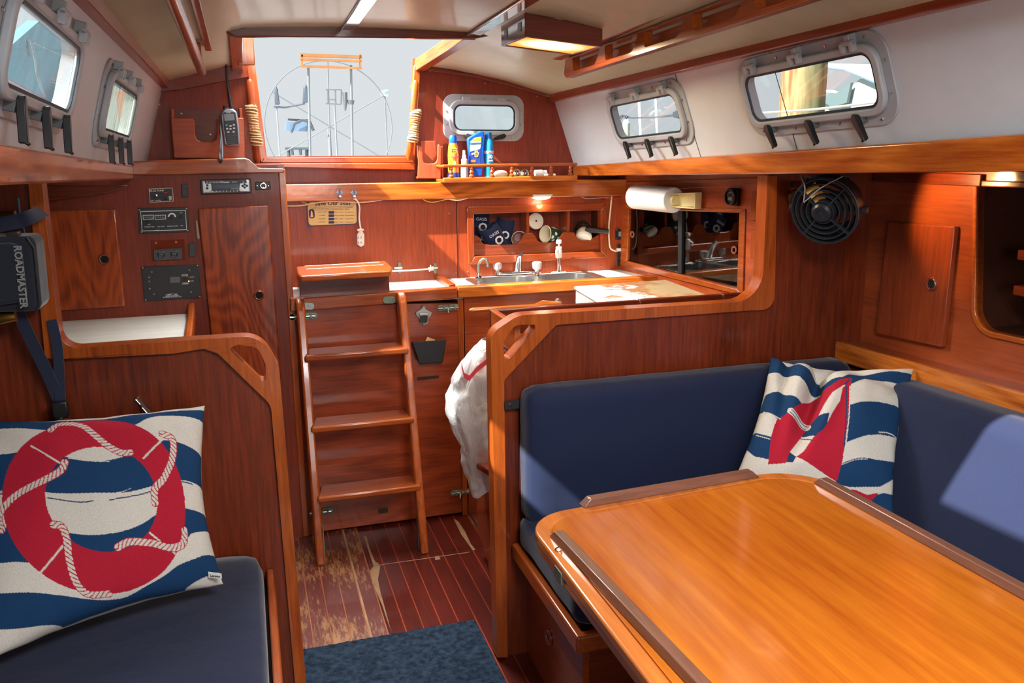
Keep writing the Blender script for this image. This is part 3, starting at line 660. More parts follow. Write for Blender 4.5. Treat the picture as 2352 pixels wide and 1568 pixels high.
bolt_latch(1030, 706, 54); bolt_latch(697, 726, 62); bolt_latch(1057, 1130, 50); bolt_latch(738, 1174, 56)
c = at(880, 1172, Y=YC-.001); obj('receiver_plate', MB().box(c+V((-.018, -.003, -.010)), c+V((.018, 0, .010))), plain('dark_bronze', '#3a3526', .5, .6), eb, bevel=.001)
# stepping box on the worktop
sb = thing('step_box', 'wooden step box with two pale grip strips on top of the engine box', 'step', (.35, 3.2, .924))
yb0 = 3.135
A = at(690, 680, Y=yb0); B_ = at(895, 668, Y=yb0); zt_ = at(690, 632, Y=yb0).z
obj('riser', MB().box((A.x, yb0, .924), (B_.x, 3.30, zt_+.0)), MP('X'), sb, bevel=.002)
zz = zt_; T = [at(680, 612, Z=zz+.022), at(885, 598, Z=zz+.022), at(901, 612, Z=zz+.022), at(898, 621, Z=zz+.022), at(690, 634, Z=zz+.022), at(683, 626, Z=zz+.022)]
obj('tread', MB().prism(T, (0, 0, -.022)), TK('X'), sb, bevel=.006, seg=3)
for (xa, ya, xb, yb_) in ((700, 611, 872, 602), (704, 618, 880, 608)):
    p, q_ = at(xa, ya, Z=zz+.0225), at(xb, yb_, Z=zz+.0225); d = V((0, .006, 0)); obj('grip_strip', MB().prism([p-d, q_-d, q_+d, p+d], (0, 0, .0006)), plain('grip_grey', '#c9b79c', .8, vary=.2), sb)

# ---- companionway ladder
lad = thing('companionway_ladder', 'varnished wooden ladder with three treads leaning on the engine box', 'ladder', (.35, 2.9, 0))
def rail(xf, xt, yf, yt, zt):
    mb = MB(); w_ = .030; d = V((xt-xf, yt-yf, zt)); f0 = V((xf, yf, 0)); 
    pr = [f0, f0+d*.955, f0+d*.985+V((0, .012, 0)), f0+d+V((0, .035, 0)), f0+d+V((0, .055, -.01)), f0+d*.95+V((0, .068, 0)), f0+d*.5+V((0, .058, 0)), f0+V((0, .052, 0))]
    mb.prism([p+V((-w_/2, 0, 0)) for p in pr], (w_, 0, 0)); return mb
lf, lt_ = at(738, 1300, Z=0), at(690, 688, Y=3.035); rf, rt_ = at(977, 1273, Z=0), at(924, 672, Y=3.035)
obj('side_rail', rail(lf.x, lt_.x, lf.y, 3.035, lt_.z), TK('Z'), lad, bevel=.007, seg=3)
obj('side_rail', rail(rf.x, rt_.x, rf.y, 3.035, rt_.z), TK('Z'), lad, bevel=.007, seg=3)
def lpl(t): return lf.lerp(V((lt_.x, 3.035, lt_.z)), t), rf.lerp(V((rt_.x, 3.035, rt_.z)), t)
lpn = plane3(lf, rf, V((lt_.x, 3.035, lt_.z)))
for (xa, ya, xb, yb_, dep) in ((699, 830, 940, 811, .115), (714, 994, 953, 969, .115), (729, 1154, 968, 1124, .115)):
    a, b = atp(xa, ya, lpn, 0), atp(xb, yb_, lpn, 0); z_ = (a.z+b.z)/2; y_ = (a.y+b.y)/2-.012
    a.z = b.z = z_; a.y = b.y = y_
    mb = MB().prism([a, b, b+V((-.022, dep, 0)), a+V((.02, dep, 0))], (0, 0, .023)); obj('tread', mb, TK('X'), lad, bevel=.007, seg=3)
for (x, z0, xo) in ((lf.x+.015, .14, 1), (rf.x-.015, .14, -1)):
    mb = MB().box((x-.002, lf.y+.015, 0), (x+.002, lf.y+.05, z0)); obj('foot_bracket', mb, BRASSG, lad, bevel=.001)
for px, py in ((706, 702), (893, 688)):
    c = at(px, py, Y=YC-.027); mb = MB().prism(rnd([c+V((-.022, 0, -.012)), c+V((.022, 0, -.016)), c+V((.026, 0, .010)), c+V((-.022, 0, .014))], .01, 4), (0, -.004, 0)); hk = obj('hook_plate', mb, plain('worn_chrome', '#a4a9a4', .3, .9) if px < 800 else BRASSG, lad, bevel=.001)
    for d in (-.012, .004): screw(hk, c+V((d, -.0045, 0)), r=.003)
# ---- galley worktop with sink
gu = thing('galley_counter', 'white galley worktop with varnished front edge beside the engine box', 'counter', (1.2, 3.2, 0))
zw = .926
S0 = [at(1057, 646, Z=zw+.006), at(1340, 628, Z=zw+.006)]
sx0, sx1, sy0, sy1 = .85, 1.40, YC+.025, 3.355
bas = [rrect(.225, .165, .05, 6, cx=.985, cy=3.262, z=zw-.02), rrect(.225, .165, .05, 6, cx=1.245, cy=3.262, z=zw-.02)]
obj('worktop', MB().plate([V((.785, YC+.02, zw-.02)), V((1.60, YC+.02, zw-.02)), V((1.575, 3.40, zw-.02)), V((.785, 3.40, zw-.02))], bas, (0, 0, .02)), WHITE, gu)
fe = [at(1052, 661, Y=YC-.025), at(1320, 643, Y=YC-.025), at(1541, 632, Y=YC-.025), at(1541, 640, Y=YC-.025), at(1540, 645, Y=YC-.025), at(1320, 664, Y=YC-.025), at(1052, 685, Y=YC-.025)]
obj('front_edge', MB().prism([at(1052, 659, Y=YC-.025), at(1541, 632, Y=YC-.025), at(1541, 654, Y=YC-.025), at(1052, 685, Y=YC-.025)], (0, .04, 0)), TB('X'), gu, bevel=.004)
obj('front_panel', MB().box((.775, YC+.002, 0), (1.62, YC+.02, .895)), MB_('X'), gu)
obj('access_lid', MB().box((1.43, 3.17, zw), (1.545, 3.33, zw+.002)), WHITE, gu, bevel=.0008)
obj('lid_gap', MB().ring([V((1.428, 3.168, zw-.0005)), V((1.547, 3.168, zw-.0005)), V((1.547, 3.332, zw-.0005)), V((1.428, 3.332, zw-.0005))], [V((1.431, 3.171, zw-.0005)), V((1.544, 3.171, zw-.0005)), V((1.544, 3.329, zw-.0005)), V((1.431, 3.329, zw-.0005))], (0, 0, .001)), plain('joint_black', '#1d0c06', .8), gu)
sk = thing('sink', 'stainless steel double bowl sink set in the galley counter', 'sink', (1.1, 3.23, zw))
rim_o = rrect(.56, .235, .03, 6, cx=1.115, cy=3.24, z=zw)
obj('rim', MB().plate(rim_o, [[p+V((0, 0, .02)) for p in b_] for b_ in bas], (0, 0, .004)), STEEL, sk, bevel=.001)
for cx in (.985, 1.245):
    mb = MB(); ls = [rrect(.225-i*.01, .165-i*.01, .05, 6, cx=cx, cy=3.262, z=zw+.003-d) for i, d in ((0, 0), (.6, .06), (1.5, .12), (4, .135))]
    vr = [[mb.bm.verts.new(p) for p in l] for l in ls]
    for A_, B2 in zip(vr, vr[1:]):
        for i in range(len(A_)): mb.bm.faces.new((A_[i-1], A_[i], B2[i], B2[i-1]))
    mb.bm.faces.new(vr[-1]); b_ = obj('basin', mb, STEEL, sk); sm = b_.modifiers.new('t', 'SOLIDIFY'); sm.thickness = .002
    obj('drain', MB().lathe([(0, .002), (.018, .002), (.022, 0)], (cx, 3.262, zw-.132), (0, 0, 1), 18), CHROME, b_)
# stove recess along the hull side
zs = .95
sg = thing('stove', 'gas cooker with a worn white lid in the galley', 'stove', (1.3, 2.7, .6))
lid = [at(1381, 694, Z=zs), at(1318, 657, Z=zs), at(1530, 642, Z=zs), at(1645, 684, Z=zs)]
def rust():
    mt, t, p = base_mat('rusty_lid'); N, L = t.nodes, t.links; tc = N.new('ShaderNodeTexCoord'); n = N.new('ShaderNodeTexNoise'); n.inputs['Scale'].default_value = 8; n.inputs['Detail'].default_value = 9; n.inputs['Roughness'].default_value = .7
    L.new(tc.outputs['Object'], n.inputs['Vector']); sp = N.new('ShaderNodeSeparateXYZ'); L.new(tc.outputs['Object'], sp.inputs[0])
    a = N.new('ShaderNodeMath'); a.operation = 'MULTIPLY_ADD'; L.new(sp.outputs['X'], a.inputs[0]); a.inputs[1].default_value = .9; L.new(n.outputs['Fac'], a.inputs[2])
    cr = N.new('ShaderNodeValToRGB'); L.new(a.outputs[0], cr.inputs[0]); e = cr.color_ramp; e.elements[0].position = .44; e.elements[0].color = hx('#dfe3e4'); e.elements[1].position = .60; e.elements[1].color = hx('#c9ae84')
    x = e.elements.new(.5); x.color = hx('#b5702e')
    L.new(cr.outputs[0], p.inputs['Base Color']); p.inputs['Roughness'].default_value = .35; return mt
obj('lid', MB().prism(lid, (0, 0, -.012)), rust(), sg, bevel=.004)
lo = [V((p.x+(.008 if i < 2 else -.008), p.y, zs-.012)) for i, p in enumerate(lid)]
obj('body', MB().prism([V((p.x, p.y, .002)) for p in lo], (0, 0, zs-.016)), plain('enamel', '#d6d2c4', .4, vary=.1), sg)
for k in range(3): p = lid[1].lerp(lid[0], .25+.25*k); obj('burner_rib', MB().box(p+V((-.004, -.03, -.05)), p+V((.0, .03, -.02))), plain('enamel', '#d6d2c4', .4), sg)
# near fiddle of the stove bay, in blocks
sf = thing('stove_fiddle', 'mahogany fiddle in three lengths along the near side of the cooker', 'fiddle', (1.2, 2.45, .9))
yf = 2.40
for xa, xb in ((1127, 1468), (1470, 1659), (1662, 1706)):
    a, b = at(xa, 712-(xa-1127)*.069, Y=yf), at(xb, 712-(xb-1127)*.069, Y=yf)
    obj('fiddle_length', MB().box((a.x, yf, .90), (b.x, yf+.02, a.z)), MP('X'), sf, bevel=.003)
a = at(1127, 712, Y=yf); obj('end_board', MB().box((a.x, YB+.04, .90), (a.x+.02, yf-.001, a.z)), TK('Y'), sf, bevel=.003)
gc = thing('galley_locker', 'low locker behind the divider with slatted orange drawer fronts', 'cabinet', (.9, 2.3, 0))
obj('carcass', MB().box((a.x+.05, YB+.05, .02), (1.60, yf+.018, .80)), MP('Z'), gc)
for k, (ya, yb_) in enumerate(((2.185, 2.235), (2.245, 2.30), (2.31, 2.38))): obj('slat', MB().box((a.x+.03, ya, .835+.012*k), (a.x+.40, yb_, .85+.012*k)), TB('X'), gc, bevel=.003)
obj('white_panel', MB().box((a.x+.018, yf-.02, .3), (a.x+.045, yf+.018, .80)), WHITE, gc)
# stove safety bar
p0, p1 = at(1078, 713, Y=2.93), at(1287, 699, Y=2.93)
gb_ = thing('safety_bar', 'orange wooden safety bar in front of the cooker with a grey socket', 'handrail', p1)
obj('bar', MB().tube([p0, p0+V((.012, 0, .001)), p0.lerp(p1, .5), p1+V((-.10, 0, 0)), p1+V((-.07, 0, .008)), p1], [.006, .011, .011, .011, .016, .013], 12, flat=.8), TB('X'), gb_)
obj('socket', MB().lathe([(.0, .0), (.013, 0), (.016, .01), (.011, .02), (.011, .05)], at(1283, 696, Y=2.93), (.3, 1, 0), 16), STEEL, gb_)

# ---- companionway shelf etc: settee bases
st_ = thing('settee_base', 'mahogany dinette seat base with drawer and thick rounded edge', 'seat base', (.9, 1.85, 0))
obj('front_board', MB().box((.698, 1.70, 0), (.715, YB, .325)), MB_('Y'), st_)
obj('near_board', MB().box((.715, 1.70, 0), (1.75, 1.715, .325)), MP('X'), st_)
obj('seat_edge', MB().prism([V((.648, YB-.016, .318)), V((.648, 1.615, .318)), V((1.75, 1.615, .318)), V((1.75, 1.64, .318)), V((.672, 1.64, .318)), V((.672, YB-.016, .318))], (0, 0, .045)), TK('Y'), st_, bevel=.006, seg=3)
obj('seat_board', MB().box((.672, 1.64, .322), (1.69, YB-.001, .342)), MP('X'), st_)
c = at(1262, 1462, X=.697); fr_ = obj('drawer_ring', MB().lathe([(.010, 0), (.011, .006), (.017, .008), (.021, .004), (.021, 0)], V((.697, c.y, c.z)), (-1, 0, 0), 24), plain('ring_wood', '#7a3a28', .3, coat=.5), st_)
obj('drawer_hole', MB().lathe([(0, .001), (.011, .001)], V((.6975, c.y, c.z)), (-1, 0, 0), 20), plain('hole_black', '#030303', .9), st_)
ob = thing('outboard_seat_base', 'dark seat base under the outboard blue cushion', 'seat base', (1.5, .8, 0))
obj('front_board', MB().box((1.28, -.3, 0), (1.30, 1.60, .33)), MP('Y'), ob); obj('seat_board', MB().box((1.26, -.3, .33), (1.69, 1.60, .345)), MP('Y'), ob)
pt_ = thing('port_settee_base', 'port settee base with upright mahogany front board', 'seat base', (-.3, 1.5, 0))
obj('front_board', MB().box((-.018, -.3, 0), (.002, YL-.001, .372)), TK('Y'), pt_, bevel=.004); obj('seat_board', MB().box((-1.3, -.3, .30), (-.02, YL-.001, .318)), MP('Y'), pt_)
# stool / companion seat corner behind the divider
so_ = thing('corner_stool', 'reddish wooden locker seat with shaped top, half hidden behind the divider post', 'stool', (.75, 2.6, 0))
tpz = .44
obj('top', MB().prism(rnd([at(1093, 1052, Z=tpz), at(1094, 1062, Z=tpz), at(1131, 1085, Z=tpz), V((.95, 2.44, tpz)), V((.95, 2.66, tpz)), at(1128, 1030, Z=tpz)], .015, 4), (0, 0, -.022)), MB_('Y'), so_, bevel=.004)
obj('front_board', MB().prism([at(1101, 1075, X=.715), V((.715, 2.45, tpz-.022)), V((.715, 2.45, 0)), V((.715, 2.60, 0)), V((.715, 2.62, .05)), V((.715, 2.76, .10)), V((.715, 2.76, tpz-.022))][1:], (.02, 0, 0)), MB_('Z'), so_, bevel=.002)
obj('side_board', MB().box((.735, 2.44, 0), (.93, 2.46, tpz-.022)), MB_('Z'), so_)
# ================================================================== GALLEY THINGS
def n3(x, y, Y): return at(1000+x/3.136, 200+y/3.136, Y=Y)      # from the galley close-up
YN = 3.398
nc = thing('mug_cubby', 'framed mahogany cubby with three bays and scalloped front rail above the sink', 'shelf', (1.2, 3.4, .95))
fo = [n3(x, y, YN) for x, y in ((218, 858), (1222, 830), (1225, 1224), (235, 1276))]; fi = [n3(x, y, YN) for x, y in ((272, 912), (1180, 885), (1180, 1180), (276, 1215))]
for a_, b_ in ((0, 1), (1, 2), (2, 3), (3, 0)): obj('frame_member', MB().prism([fo[a_], fo[b_], fi[b_], fi[a_]], (0, -.018, 0)), MB_('X' if a_ in (0, 2) else 'Z'), nc, bevel=.003)
x0_, x1_ = fi[0].x-.005, fi[1].x+.005; zb_, ztp = fi[3].z-.0, fi[0].z+.01
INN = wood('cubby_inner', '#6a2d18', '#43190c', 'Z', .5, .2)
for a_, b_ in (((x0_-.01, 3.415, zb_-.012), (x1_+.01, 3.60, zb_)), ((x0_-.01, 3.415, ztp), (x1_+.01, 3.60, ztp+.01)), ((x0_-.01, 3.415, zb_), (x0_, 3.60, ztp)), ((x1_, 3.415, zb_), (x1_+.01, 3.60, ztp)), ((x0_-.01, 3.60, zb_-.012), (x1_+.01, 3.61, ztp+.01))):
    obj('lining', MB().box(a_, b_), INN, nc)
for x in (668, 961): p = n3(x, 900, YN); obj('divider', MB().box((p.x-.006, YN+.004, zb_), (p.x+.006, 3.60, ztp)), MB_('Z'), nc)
sc_ = [(276, 1215), (275, 1068), (300, 1070)]+[(318, 1085), (330, 1112), (350, 1130), (400, 1138), (560, 1132), (600, 1122), (620, 1095), (635, 1062), (655, 1050), (700, 1052)]+[(722, 1078), (735, 1105), (765, 1120), (860, 1115), (890, 1100), (905, 1070), (922, 1046), (1000, 1044)]+[(1012, 1068), (1030, 1092), (1060, 1104), (1110, 1100), (1138, 1085), (1180, 1060), (1180, 1182)]
obj('front_rail', MB().prism([n3(x, y, YN-.002) for x, y in sc_], (0, .010, 0)), MB_('X'), nc, bevel=.002)
# contents
zn = zb_
def koozie(cx, cy, z, rot, tilt, lab, txt, s=1, tr=0, nm='can_cooler'):
    """collapsed neoprene drink sleeve"""
    t = thing(nm, lab, 'can cooler', (cx, cy, z), 'navy drink sleeves in the cubby')
    M_ = Matrix.Translation((cx, cy, z)) @ Matrix.Rotation(rot, 4, 'Z') @ Matrix.Rotation(tilt, 4, 'Y')
    mb = MB(); w2, h2, d2 = .045*s, .055*s, .018*s; n_ = 16
    for i_, (zz_, k) in enumerate(((-h2, .96), (-h2*.3, 1.04), (h2*.4, 1), (h2, .97))):
        L_ = [M_ @ V((math.cos(2*math.pi*j/n_)*w2*k, math.sin(2*math.pi*j/n_)*d2*k*(1+.3*i_), zz_+.003*math.sin(j*2))) for j in range(n_)]
        cur = [mb.bm.verts.new(p) for p in L_]
        if i_: 
            for j in range(n_): mb.bm.faces.new((prev[j-1], prev[j], cur[j], cur[j-1]))
        else: mb.bm.faces.new(cur)
        prev = cur
    b = obj('sleeve', mb, fabric('sleeve_navy', '#16213f', '#223056', 900), t); sm = b.modifiers.new('t', 'SOLIDIFY'); sm.thickness = .003
    fm = M_ @ Matrix.Translation((0, -d2*1.75-.001, 0)) @ Matrix.Rotation(math.pi/2, 4, 'X') @ Matrix.Rotation(tr, 4, 'Z')
    text('O', .048*s, fm @ Matrix.Translation((.008*s, -.012, 0)), INK, 'emblem', t, .0006, bold=.0012)
    text(txt, .018*s, fm @ Matrix.Translation((0, .022*s, 0)) , INK, 'lettering', t, .0006)
    return t
p = n3(315, 985, 3.50); koozie(p.x, p.y, p.z, 0, .08, 'navy drink sleeve standing at the back left of the cubby', 'OASIS')
p = n3(420, 1085, 3.45); koozie(p.x, p.y, p.z-.002, .1, -.5, 'navy drink sleeve tilted over the cubby front rail, white letters upside', 'OASIS', 1, 0)
p = n3(490, 1040, 3.48); koozie(p.x, p.y, p.z, -.2, .25, 'folded navy drink sleeve behind the tilted one', '', .95)
t = thing('glass_tumbler', 'clear glass tumbler in the left bay of the cubby', 'glass', n3(330, 1110, 3.47)); p = wloc(t)
obj('body', MB().lathe([(.022, 0), (.028, .075), (.026, .075), (.020, .004), (0, .004)], (p.x, p.y, p.z-.015), (0, 0, 1), 20), glass('tumbler', amt=.2, tint=(.85, .9, .92)), t)
def cup(nm, lab, c, ax, r0, r1, h, mo, mi, cat='cup', rimm=None):
    t = thing(nm, lab, cat, c); ax = V(ax).normalized()
    obj('body', MB().lathe([(0, 0), (r0, 0), (r1, h), (r1-.002, h)], c, ax, 28), mo, t)
    obj('inside', MB().lathe([(r1-.002, h-.0005), (r0-.002, .003), (0, .003)], c, ax, 28), mi, t)
    obj('rim', MB().lathe([(r1-.002, h-.001), (r1-.0005, h+.0015), (r1+.0012, h), (r1-.0002, h-.002)], c, ax, 28), rimm or mi, t)
    return t
p = n3(577, 1100, 3.44); cup('bowl', 'red bowl lying on its side with pink inside, left bay', p+V((.03, .05, .005)), (-.25, -1, -.05), .02, .033, .05, plain('red_ceramic', '#9c2a20', .3), plain('pinkish', '#b98a88', .4), 'bowl', plain('rim_white', '#e8e4df', .3))
t = thing('jar_lid', 'round white lid with small central hole leaning in the middle bay', 'lid', n3(720, 965, 3.47)); p = wloc(t)
obj('disc', MB().lathe([(0, 0), (.034, 0), (.036, .004), (.034, .009), (.029, .009), (.026, .005), (.006, .005), (.005, .010), (0, .010)], p+V((0, 0, .0)), (.1, -1, .15), 32), plain('cream_plastic', '#e6dfd0', .4), t)
obj('hole', MB().lathe([(0, .0112), (.004, .0112), (.004, .010)], p, (.1, -1, .15), 12), BLK, t)
t = thing('sugar_pot', 'white china pot with knobbed lid behind the paper cup', 'pot', n3(825, 1040, 3.52)); p = wloc(t); p.z = n3(825, 1055, 3.52).z
obj('body', MB().lathe([(0, -.03), (.025, -.03), (.027, .012), (.033, .018), (.033, .022), (.025, .022)], p, (0, 0, 1), 26), plain('china', '#e4ddd2', .25), t)
obj('lid', MB().lathe([(.029, .022), (.020, .032), (.008, .035), (.007, .045), (0, .047)], p+V((.0, 0, 0)), (.35, 0, 1), 24), plain('cream_plastic', '#e6dfd0', .4), t)
p = n3(770, 1060, 3.425)
HOL = plain('holly_green', '#1d4434', .4)
t = cup('paper_cup', 'green paper cup with white flowers lying on its side', p+V((.085, .02, -.012)), (-.97, -.42, .18), .022, .036, .085, HOL, plain('cup_inside', '#d9d3bd', .5)); p2 = wloc(t)
for k, (u_, an) in enumerate(((.03, 1.9), (.055, 2.3), (.05, 1.3), (.07, 1.75), (.025, 2.6))):
    ax = V((-.97, -.42, .18)).normalized(); sd_ = ax.cross(V((0, 0, 1))).normalized(); up_ = sd_.cross(ax); r_ = .022+.014*u_/.085
    dv = sd_*math.sin(an+math.pi*.5)*-1+up_*math.cos(an-1.3); dv = (V((0, -1, 0))*math.sin(an)+V((0, 0, 1))*math.cos(an)); dv = (dv-ax*dv.dot(ax)).normalized()
    c = p2+ax*u_+dv*(r_+.0006); mb = MB()
    for q in range(6): d2 = (Matrix.Rotation(q*math.pi/3, 3, dv) @ ax); mb.prism([c, c+d2*.005+dv.cross(d2)*.0022, c+d2*.009, c+d2*.005-dv.cross(d2)*.0022], dv*.0006)
    obj('printed_flower', mb, INK, t)
p = n3(1065, 1060, 3.43); t = thing('lantern', 'cream lamp head with dark smoky cover and black handle hanging out of the right bay', 'lamp', p)
ax = V((-.3, -.75, -.55)).normalized()
obj('reflector', MB().lathe([(0, .03), (.030, .028), (.036, .02), (.034, -.01), (.015, -.04), (0, -.045)], p+V((0, -.005, -.002)), ax, 28), plain('cream_plastic', '#e6dfd0', .4), t)
obj('cover', MB().lathe([(.036, -.012), (.038, .006), (.03, .0), (.028, -.03)], p+V((.002, .012, .018)), ax, 14), plain('smoky', '#2e2f2e', .25, vary=.3), t)
h0, h1 = n3(1095, 1025, 3.40), n3(1248, 1040, 3.36)
obj('handle', MB().tube([h0+V((-.005, 0, -.01)), h0, h0.lerp(h1, .3), h1], [.012, .014, .013, .011], 10), BLK, t, bevel=.001)
obj('trigger', MB().box(h0+V((-.01, -.005, -.035)), h0+V((.012, .01, 0))), BLK, t, bevel=.003)
rg = n3(1197, 1075, 3.375); obj('lanyard', MB().tube([rg+V((math.cos(a_)*.005, 0, math.sin(a_)*.012)) for a_ in np.linspace(0, 6.28, 16)[:-1]], .0012, 6, True), plain('red_cord', '#c23a2c', .6), t)
# taps
zk = zw+.006
def px(x, y, **k): return at(1000+x/3.136, 200+y/3.136, **k)
b = px(312, 1372, Z=zk); t = thing('filtered_tap', 'thin grey gooseneck tap at the left end of the sink', 'tap', b)
obj('spout', MB().tube([b, b+V((0, 0, .052)), b+V((.006, -.004, .068)), b+V((.018, -.008, .078)), b+V((.030, -.010, .076)), b+V((.036, -.011, .062)), b+V((.037, -.011, .045))], [.006, .0055, .0055, .0055, .0055, .0055, .006], 12), plain('dull_nickel', '#9da69c', .3, .9, vary=.2), t)
obj('base', MB().lathe([(.014, 0), (.013, .006), (.007, .010), (.007, .02)], b, (0, 0, 1), 16), CHROME, t)
b = px(592, 1345, Z=zk); t = thing('mixer_tap', 'chrome mixer tap with two clear faceted knobs', 'tap', b)
obj('base_plate', MB().prism(rnd([b+V((-.085, -.014, 0)), b+V((.085, -.014, 0)), b+V((.085, .014, 0)), b+V((-.085, .014, 0))], .012), (0, 0, .012)), CHROME, t, bevel=.003)
obj('spout', MB().tube([b+V((0, 0, .01)), b+V((0, -.01, .045)), b+V((0, -.030, .078)), b+V((0, -.048, .088))], [.017, .014, .012, .010], 14, flat=.8), CHROME, t)
ACR = plain('acrylic', '#e8e4e0', .08, trans=.6, coat=.5)
for xx_ in (447, 732):
    c = px(xx_, 1350, Z=zk); kn = obj('knob', MB().lathe([(.007, .012), (.010, .02), (.018, .026), (.021, .046), (.020, .052), (.012, .056), (0, .056)], c, (0, 0, 1), 12), ACR, t, sharp=15); obj('knob_base', MB().lathe([(.016, 0), (.015, .012), (.008, .016)], c, (0, 0, 1), 16), CHROME, kn)
b = px(889, 1340, Z=zk); t = thing('hand_pump', 'white hand pump tap beside the mixer, at the right of the sink', 'tap', b)
PWH = plain('pump_white', '#e4e0d6', .35)
obj('base', MB().prism(rnd([b+V((-.032, -.014, 0)), b+V((.032, -.014, 0)), b+V((.032, .014, 0)), b+V((-.032, .014, 0))], .010), (0, 0, .006)), PWH, t, bevel=.002)
obj('stem', MB().lathe([(.010, .005), (.0095, .07)], b, (0, 0, 1), 16), CHROME, t)
obj('body', MB().lathe([(.013, .066), (.014, .07), (.013, .11), (.010, .113), (.004, .113), (.004, .125), (.012, .126), (.012, .138), (.010, .141), (0, .141)], b, (0, 0, 1), 20), PWH, t)
obj('nozzle', MB().tube([b+V((-.008, -.006, .102)), b+V((-.016, -.014, .096)), b+V((-.017, -.016, .082))], [.006, .005, .004], 10), PWH, t)
# wall switches in the corner
t = thing('switch_plate', 'small black switch plate with white lettering above the outlet', 'switch', px(1322, 1095, Y=3.398))
q_ = [px(x, y, Y=3.397) for x, y in ((1297, 1020), (1347, 1020), (1347, 1098), (1297, 1098))]; obj('plate', MB().prism(q_, (0, -.004, 0)), BLKM, t)
c = px(1327, 1058, Y=3.3925); obj('label_print', MB().box(c+V((-.005, -.0004, -.010)), c+V((.009, 0, .010))), plain('grey_print', '#8a8a88', .6), t)
for x, y in ((1303, 1028), (1341, 1028), (1303, 1091), (1341, 1091)): screw(t, px(x, y, Y=3.393), r=.0025, mat=CHROME)
t = thing('wall_outlet', 'narrow steel faced outlet strip in the galley corner', 'outlet', px(1325, 1290, Y=3.398))
q_ = [px(x, y, Y=3.397) for x, y in ((1305, 1130), (1350, 1130), (1347, 1290), (1301, 1285))]; obj('plate', MB().prism(q_, (0, -.005, 0)), plain('dark_steel', '#5b5350', .3, .8), t, bevel=.001)
for y in (1215, 1250): c = px(1325, y, Y=3.391); obj('socket_face', MB().box(c+V((-.007, -.001, -.008)), c+V((.007, 0, .008))), BLKM, t)
# cords
def cord(nm, lab, pts, r, mat, cat='cord', group=None):
    mb = MB(); P = [V(p) for p in pts]; out = []
    for i in range(len(P)-1):
        a_, b_, c_, d_ = P[max(i-1, 0)], P[i], P[i+1], P[min(i+2, len(P)-1)]
        for k in range(6):
            f = k/6; out.append(.5*((2*b_)+(c_-a_)*f+(2*a_-5*b_+4*c_-d_)*f*f+(-a_+3*b_-3*c_+d_)*f**3))
    out.append(P[-1]); mb.tube(out, r, 6); o_ = obj(nm, mb, mat); return setp(o_, lab, cat, group)
CREAM = plain('cream_cable', '#dccfae', .5); WHT = plain('white_cable', '#e6e2d8', .5)
cord('lamp_cord', 'cream lamp cord dropping to the galley corner outlet', [px(1272, 772, Y=3.38), px(1262, 880, Y=3.38), px(1250, 1000, Y=3.38), px(1252, 1100, Y=3.38), px(1262, 1160, Y=3.38), px(1300, 1180, Y=3.38), px(1320, 1175, Y=3.386)], .0035, CREAM)
t = thing('plug', 'white plug at the end of the cream cord', 'plug', px(1318, 1172, Y=3.385)); obj('body', MB().box(wloc(t)+V((-.010, -.006, -.006)), wloc(t)+V((.012, .006, .008))), WHT, t, bevel=.003)
z3 = lambda x, y, Y: at(640+x/3.459, 380+y/3.459, Y=Y)      # from the ladder-top close-up
cord('extension_cord', 'white extension cord hanging from the beam', [z3(600, 262, 3.35), z3(625, 282, 3.36), z3(642, 330, 3.37), z3(640, 420, 3.375), z3(652, 505, 3.378)], .0035, WHT)
t = thing('power_strip', 'white three way extension socket hanging on the galley back wall', 'socket', z3(648, 640, 3.38))
q_ = [z3(x, y, 3.396) for x, y in ((640, 515), (660, 515), (678, 545), (678, 630), (660, 640), (650, 648), (640, 640), (620, 625), (620, 545))]; obj('body', MB().prism(q_, (0, -.014, 0)), WHT, t, bevel=.004)
for x, y in ((632, 572), (655, 572), (632, 612), (655, 612)): c = z3(x, y, 3.381); obj('slot', MB().box(c+V((-.0012, -.0014, -.003)), c+V((.0012, 0, .003))), BLK, t)
obj('cord_loop', MB().tube([z3(650, 512, 3.38)+V((math.cos(a_)*.011, -.004*math.sin(a_), math.sin(a_)*.003)) for a_ in np.linspace(0, 6.28, 14)[:-1]], .003, 6, True), WHT, t)
cord('cable', 'cream cable pair sagging under the beam at the port end', [z3(66, 322, 3.38), z3(180, 318, 3.37), z3(300, 296, 3.365), z3(420, 284, 3.37), z3(560, 290, 3.37), z3(640, 292, 3.37), z3(760, 282, 3.37), z3(860, 264, 3.36)], .003, CREAM)
cord('cable', 'thin yellow wire looping below the port end of the beam', [z3(185, 288, 3.36), z3(230, 305, 3.36), z3(275, 340, 3.37)], .0014, plain('yellow_wire', '#d9b832', .5))
cord('cable', 'thin dark wire beside the cream cable near the sign', [z3(70, 335, 3.385), z3(200, 306, 3.38), z3(330, 296, 3.372), z3(400, 268, 3.37)], .0013, plain('brown_wire', '#8a5a3c', .5))
cord('cable', 'red wire tucked under the middle of the beam', [z3(620, 276, 3.36), z3(760, 276, 3.36), z3(890, 266, 3.36)], .0012, plain('red_cord', '#c23a2c', .6))
cord('cable', 'yellow wire drooping under the beam left of the cubby', [z3(1130, 256, 3.36), z3(1180, 285, 3.365), z3(1240, 290, 3.365), z3(1330, 270, 3.365), z3(1460, 258, 3.36)], .0018, plain('yellow_wire', '#d9b832', .5))
cord('cable', 'white cable crossing the yellow wire under the beam', [z3(1220, 254, 3.36), z3(1330, 262, 3.36), z3(1420, 276, 3.36), z3(1500, 258, 3.36)], .003, CREAM)
cord('cable', 'red wire under the beam by the paper towel', [px(1145, 775, Y=3.37), px(1230, 800, Y=3.37), px(1300, 805, Y=3.37), px(1365, 785, Y=3.37)], .0016, plain('red_cord', '#c23a2c', .6))
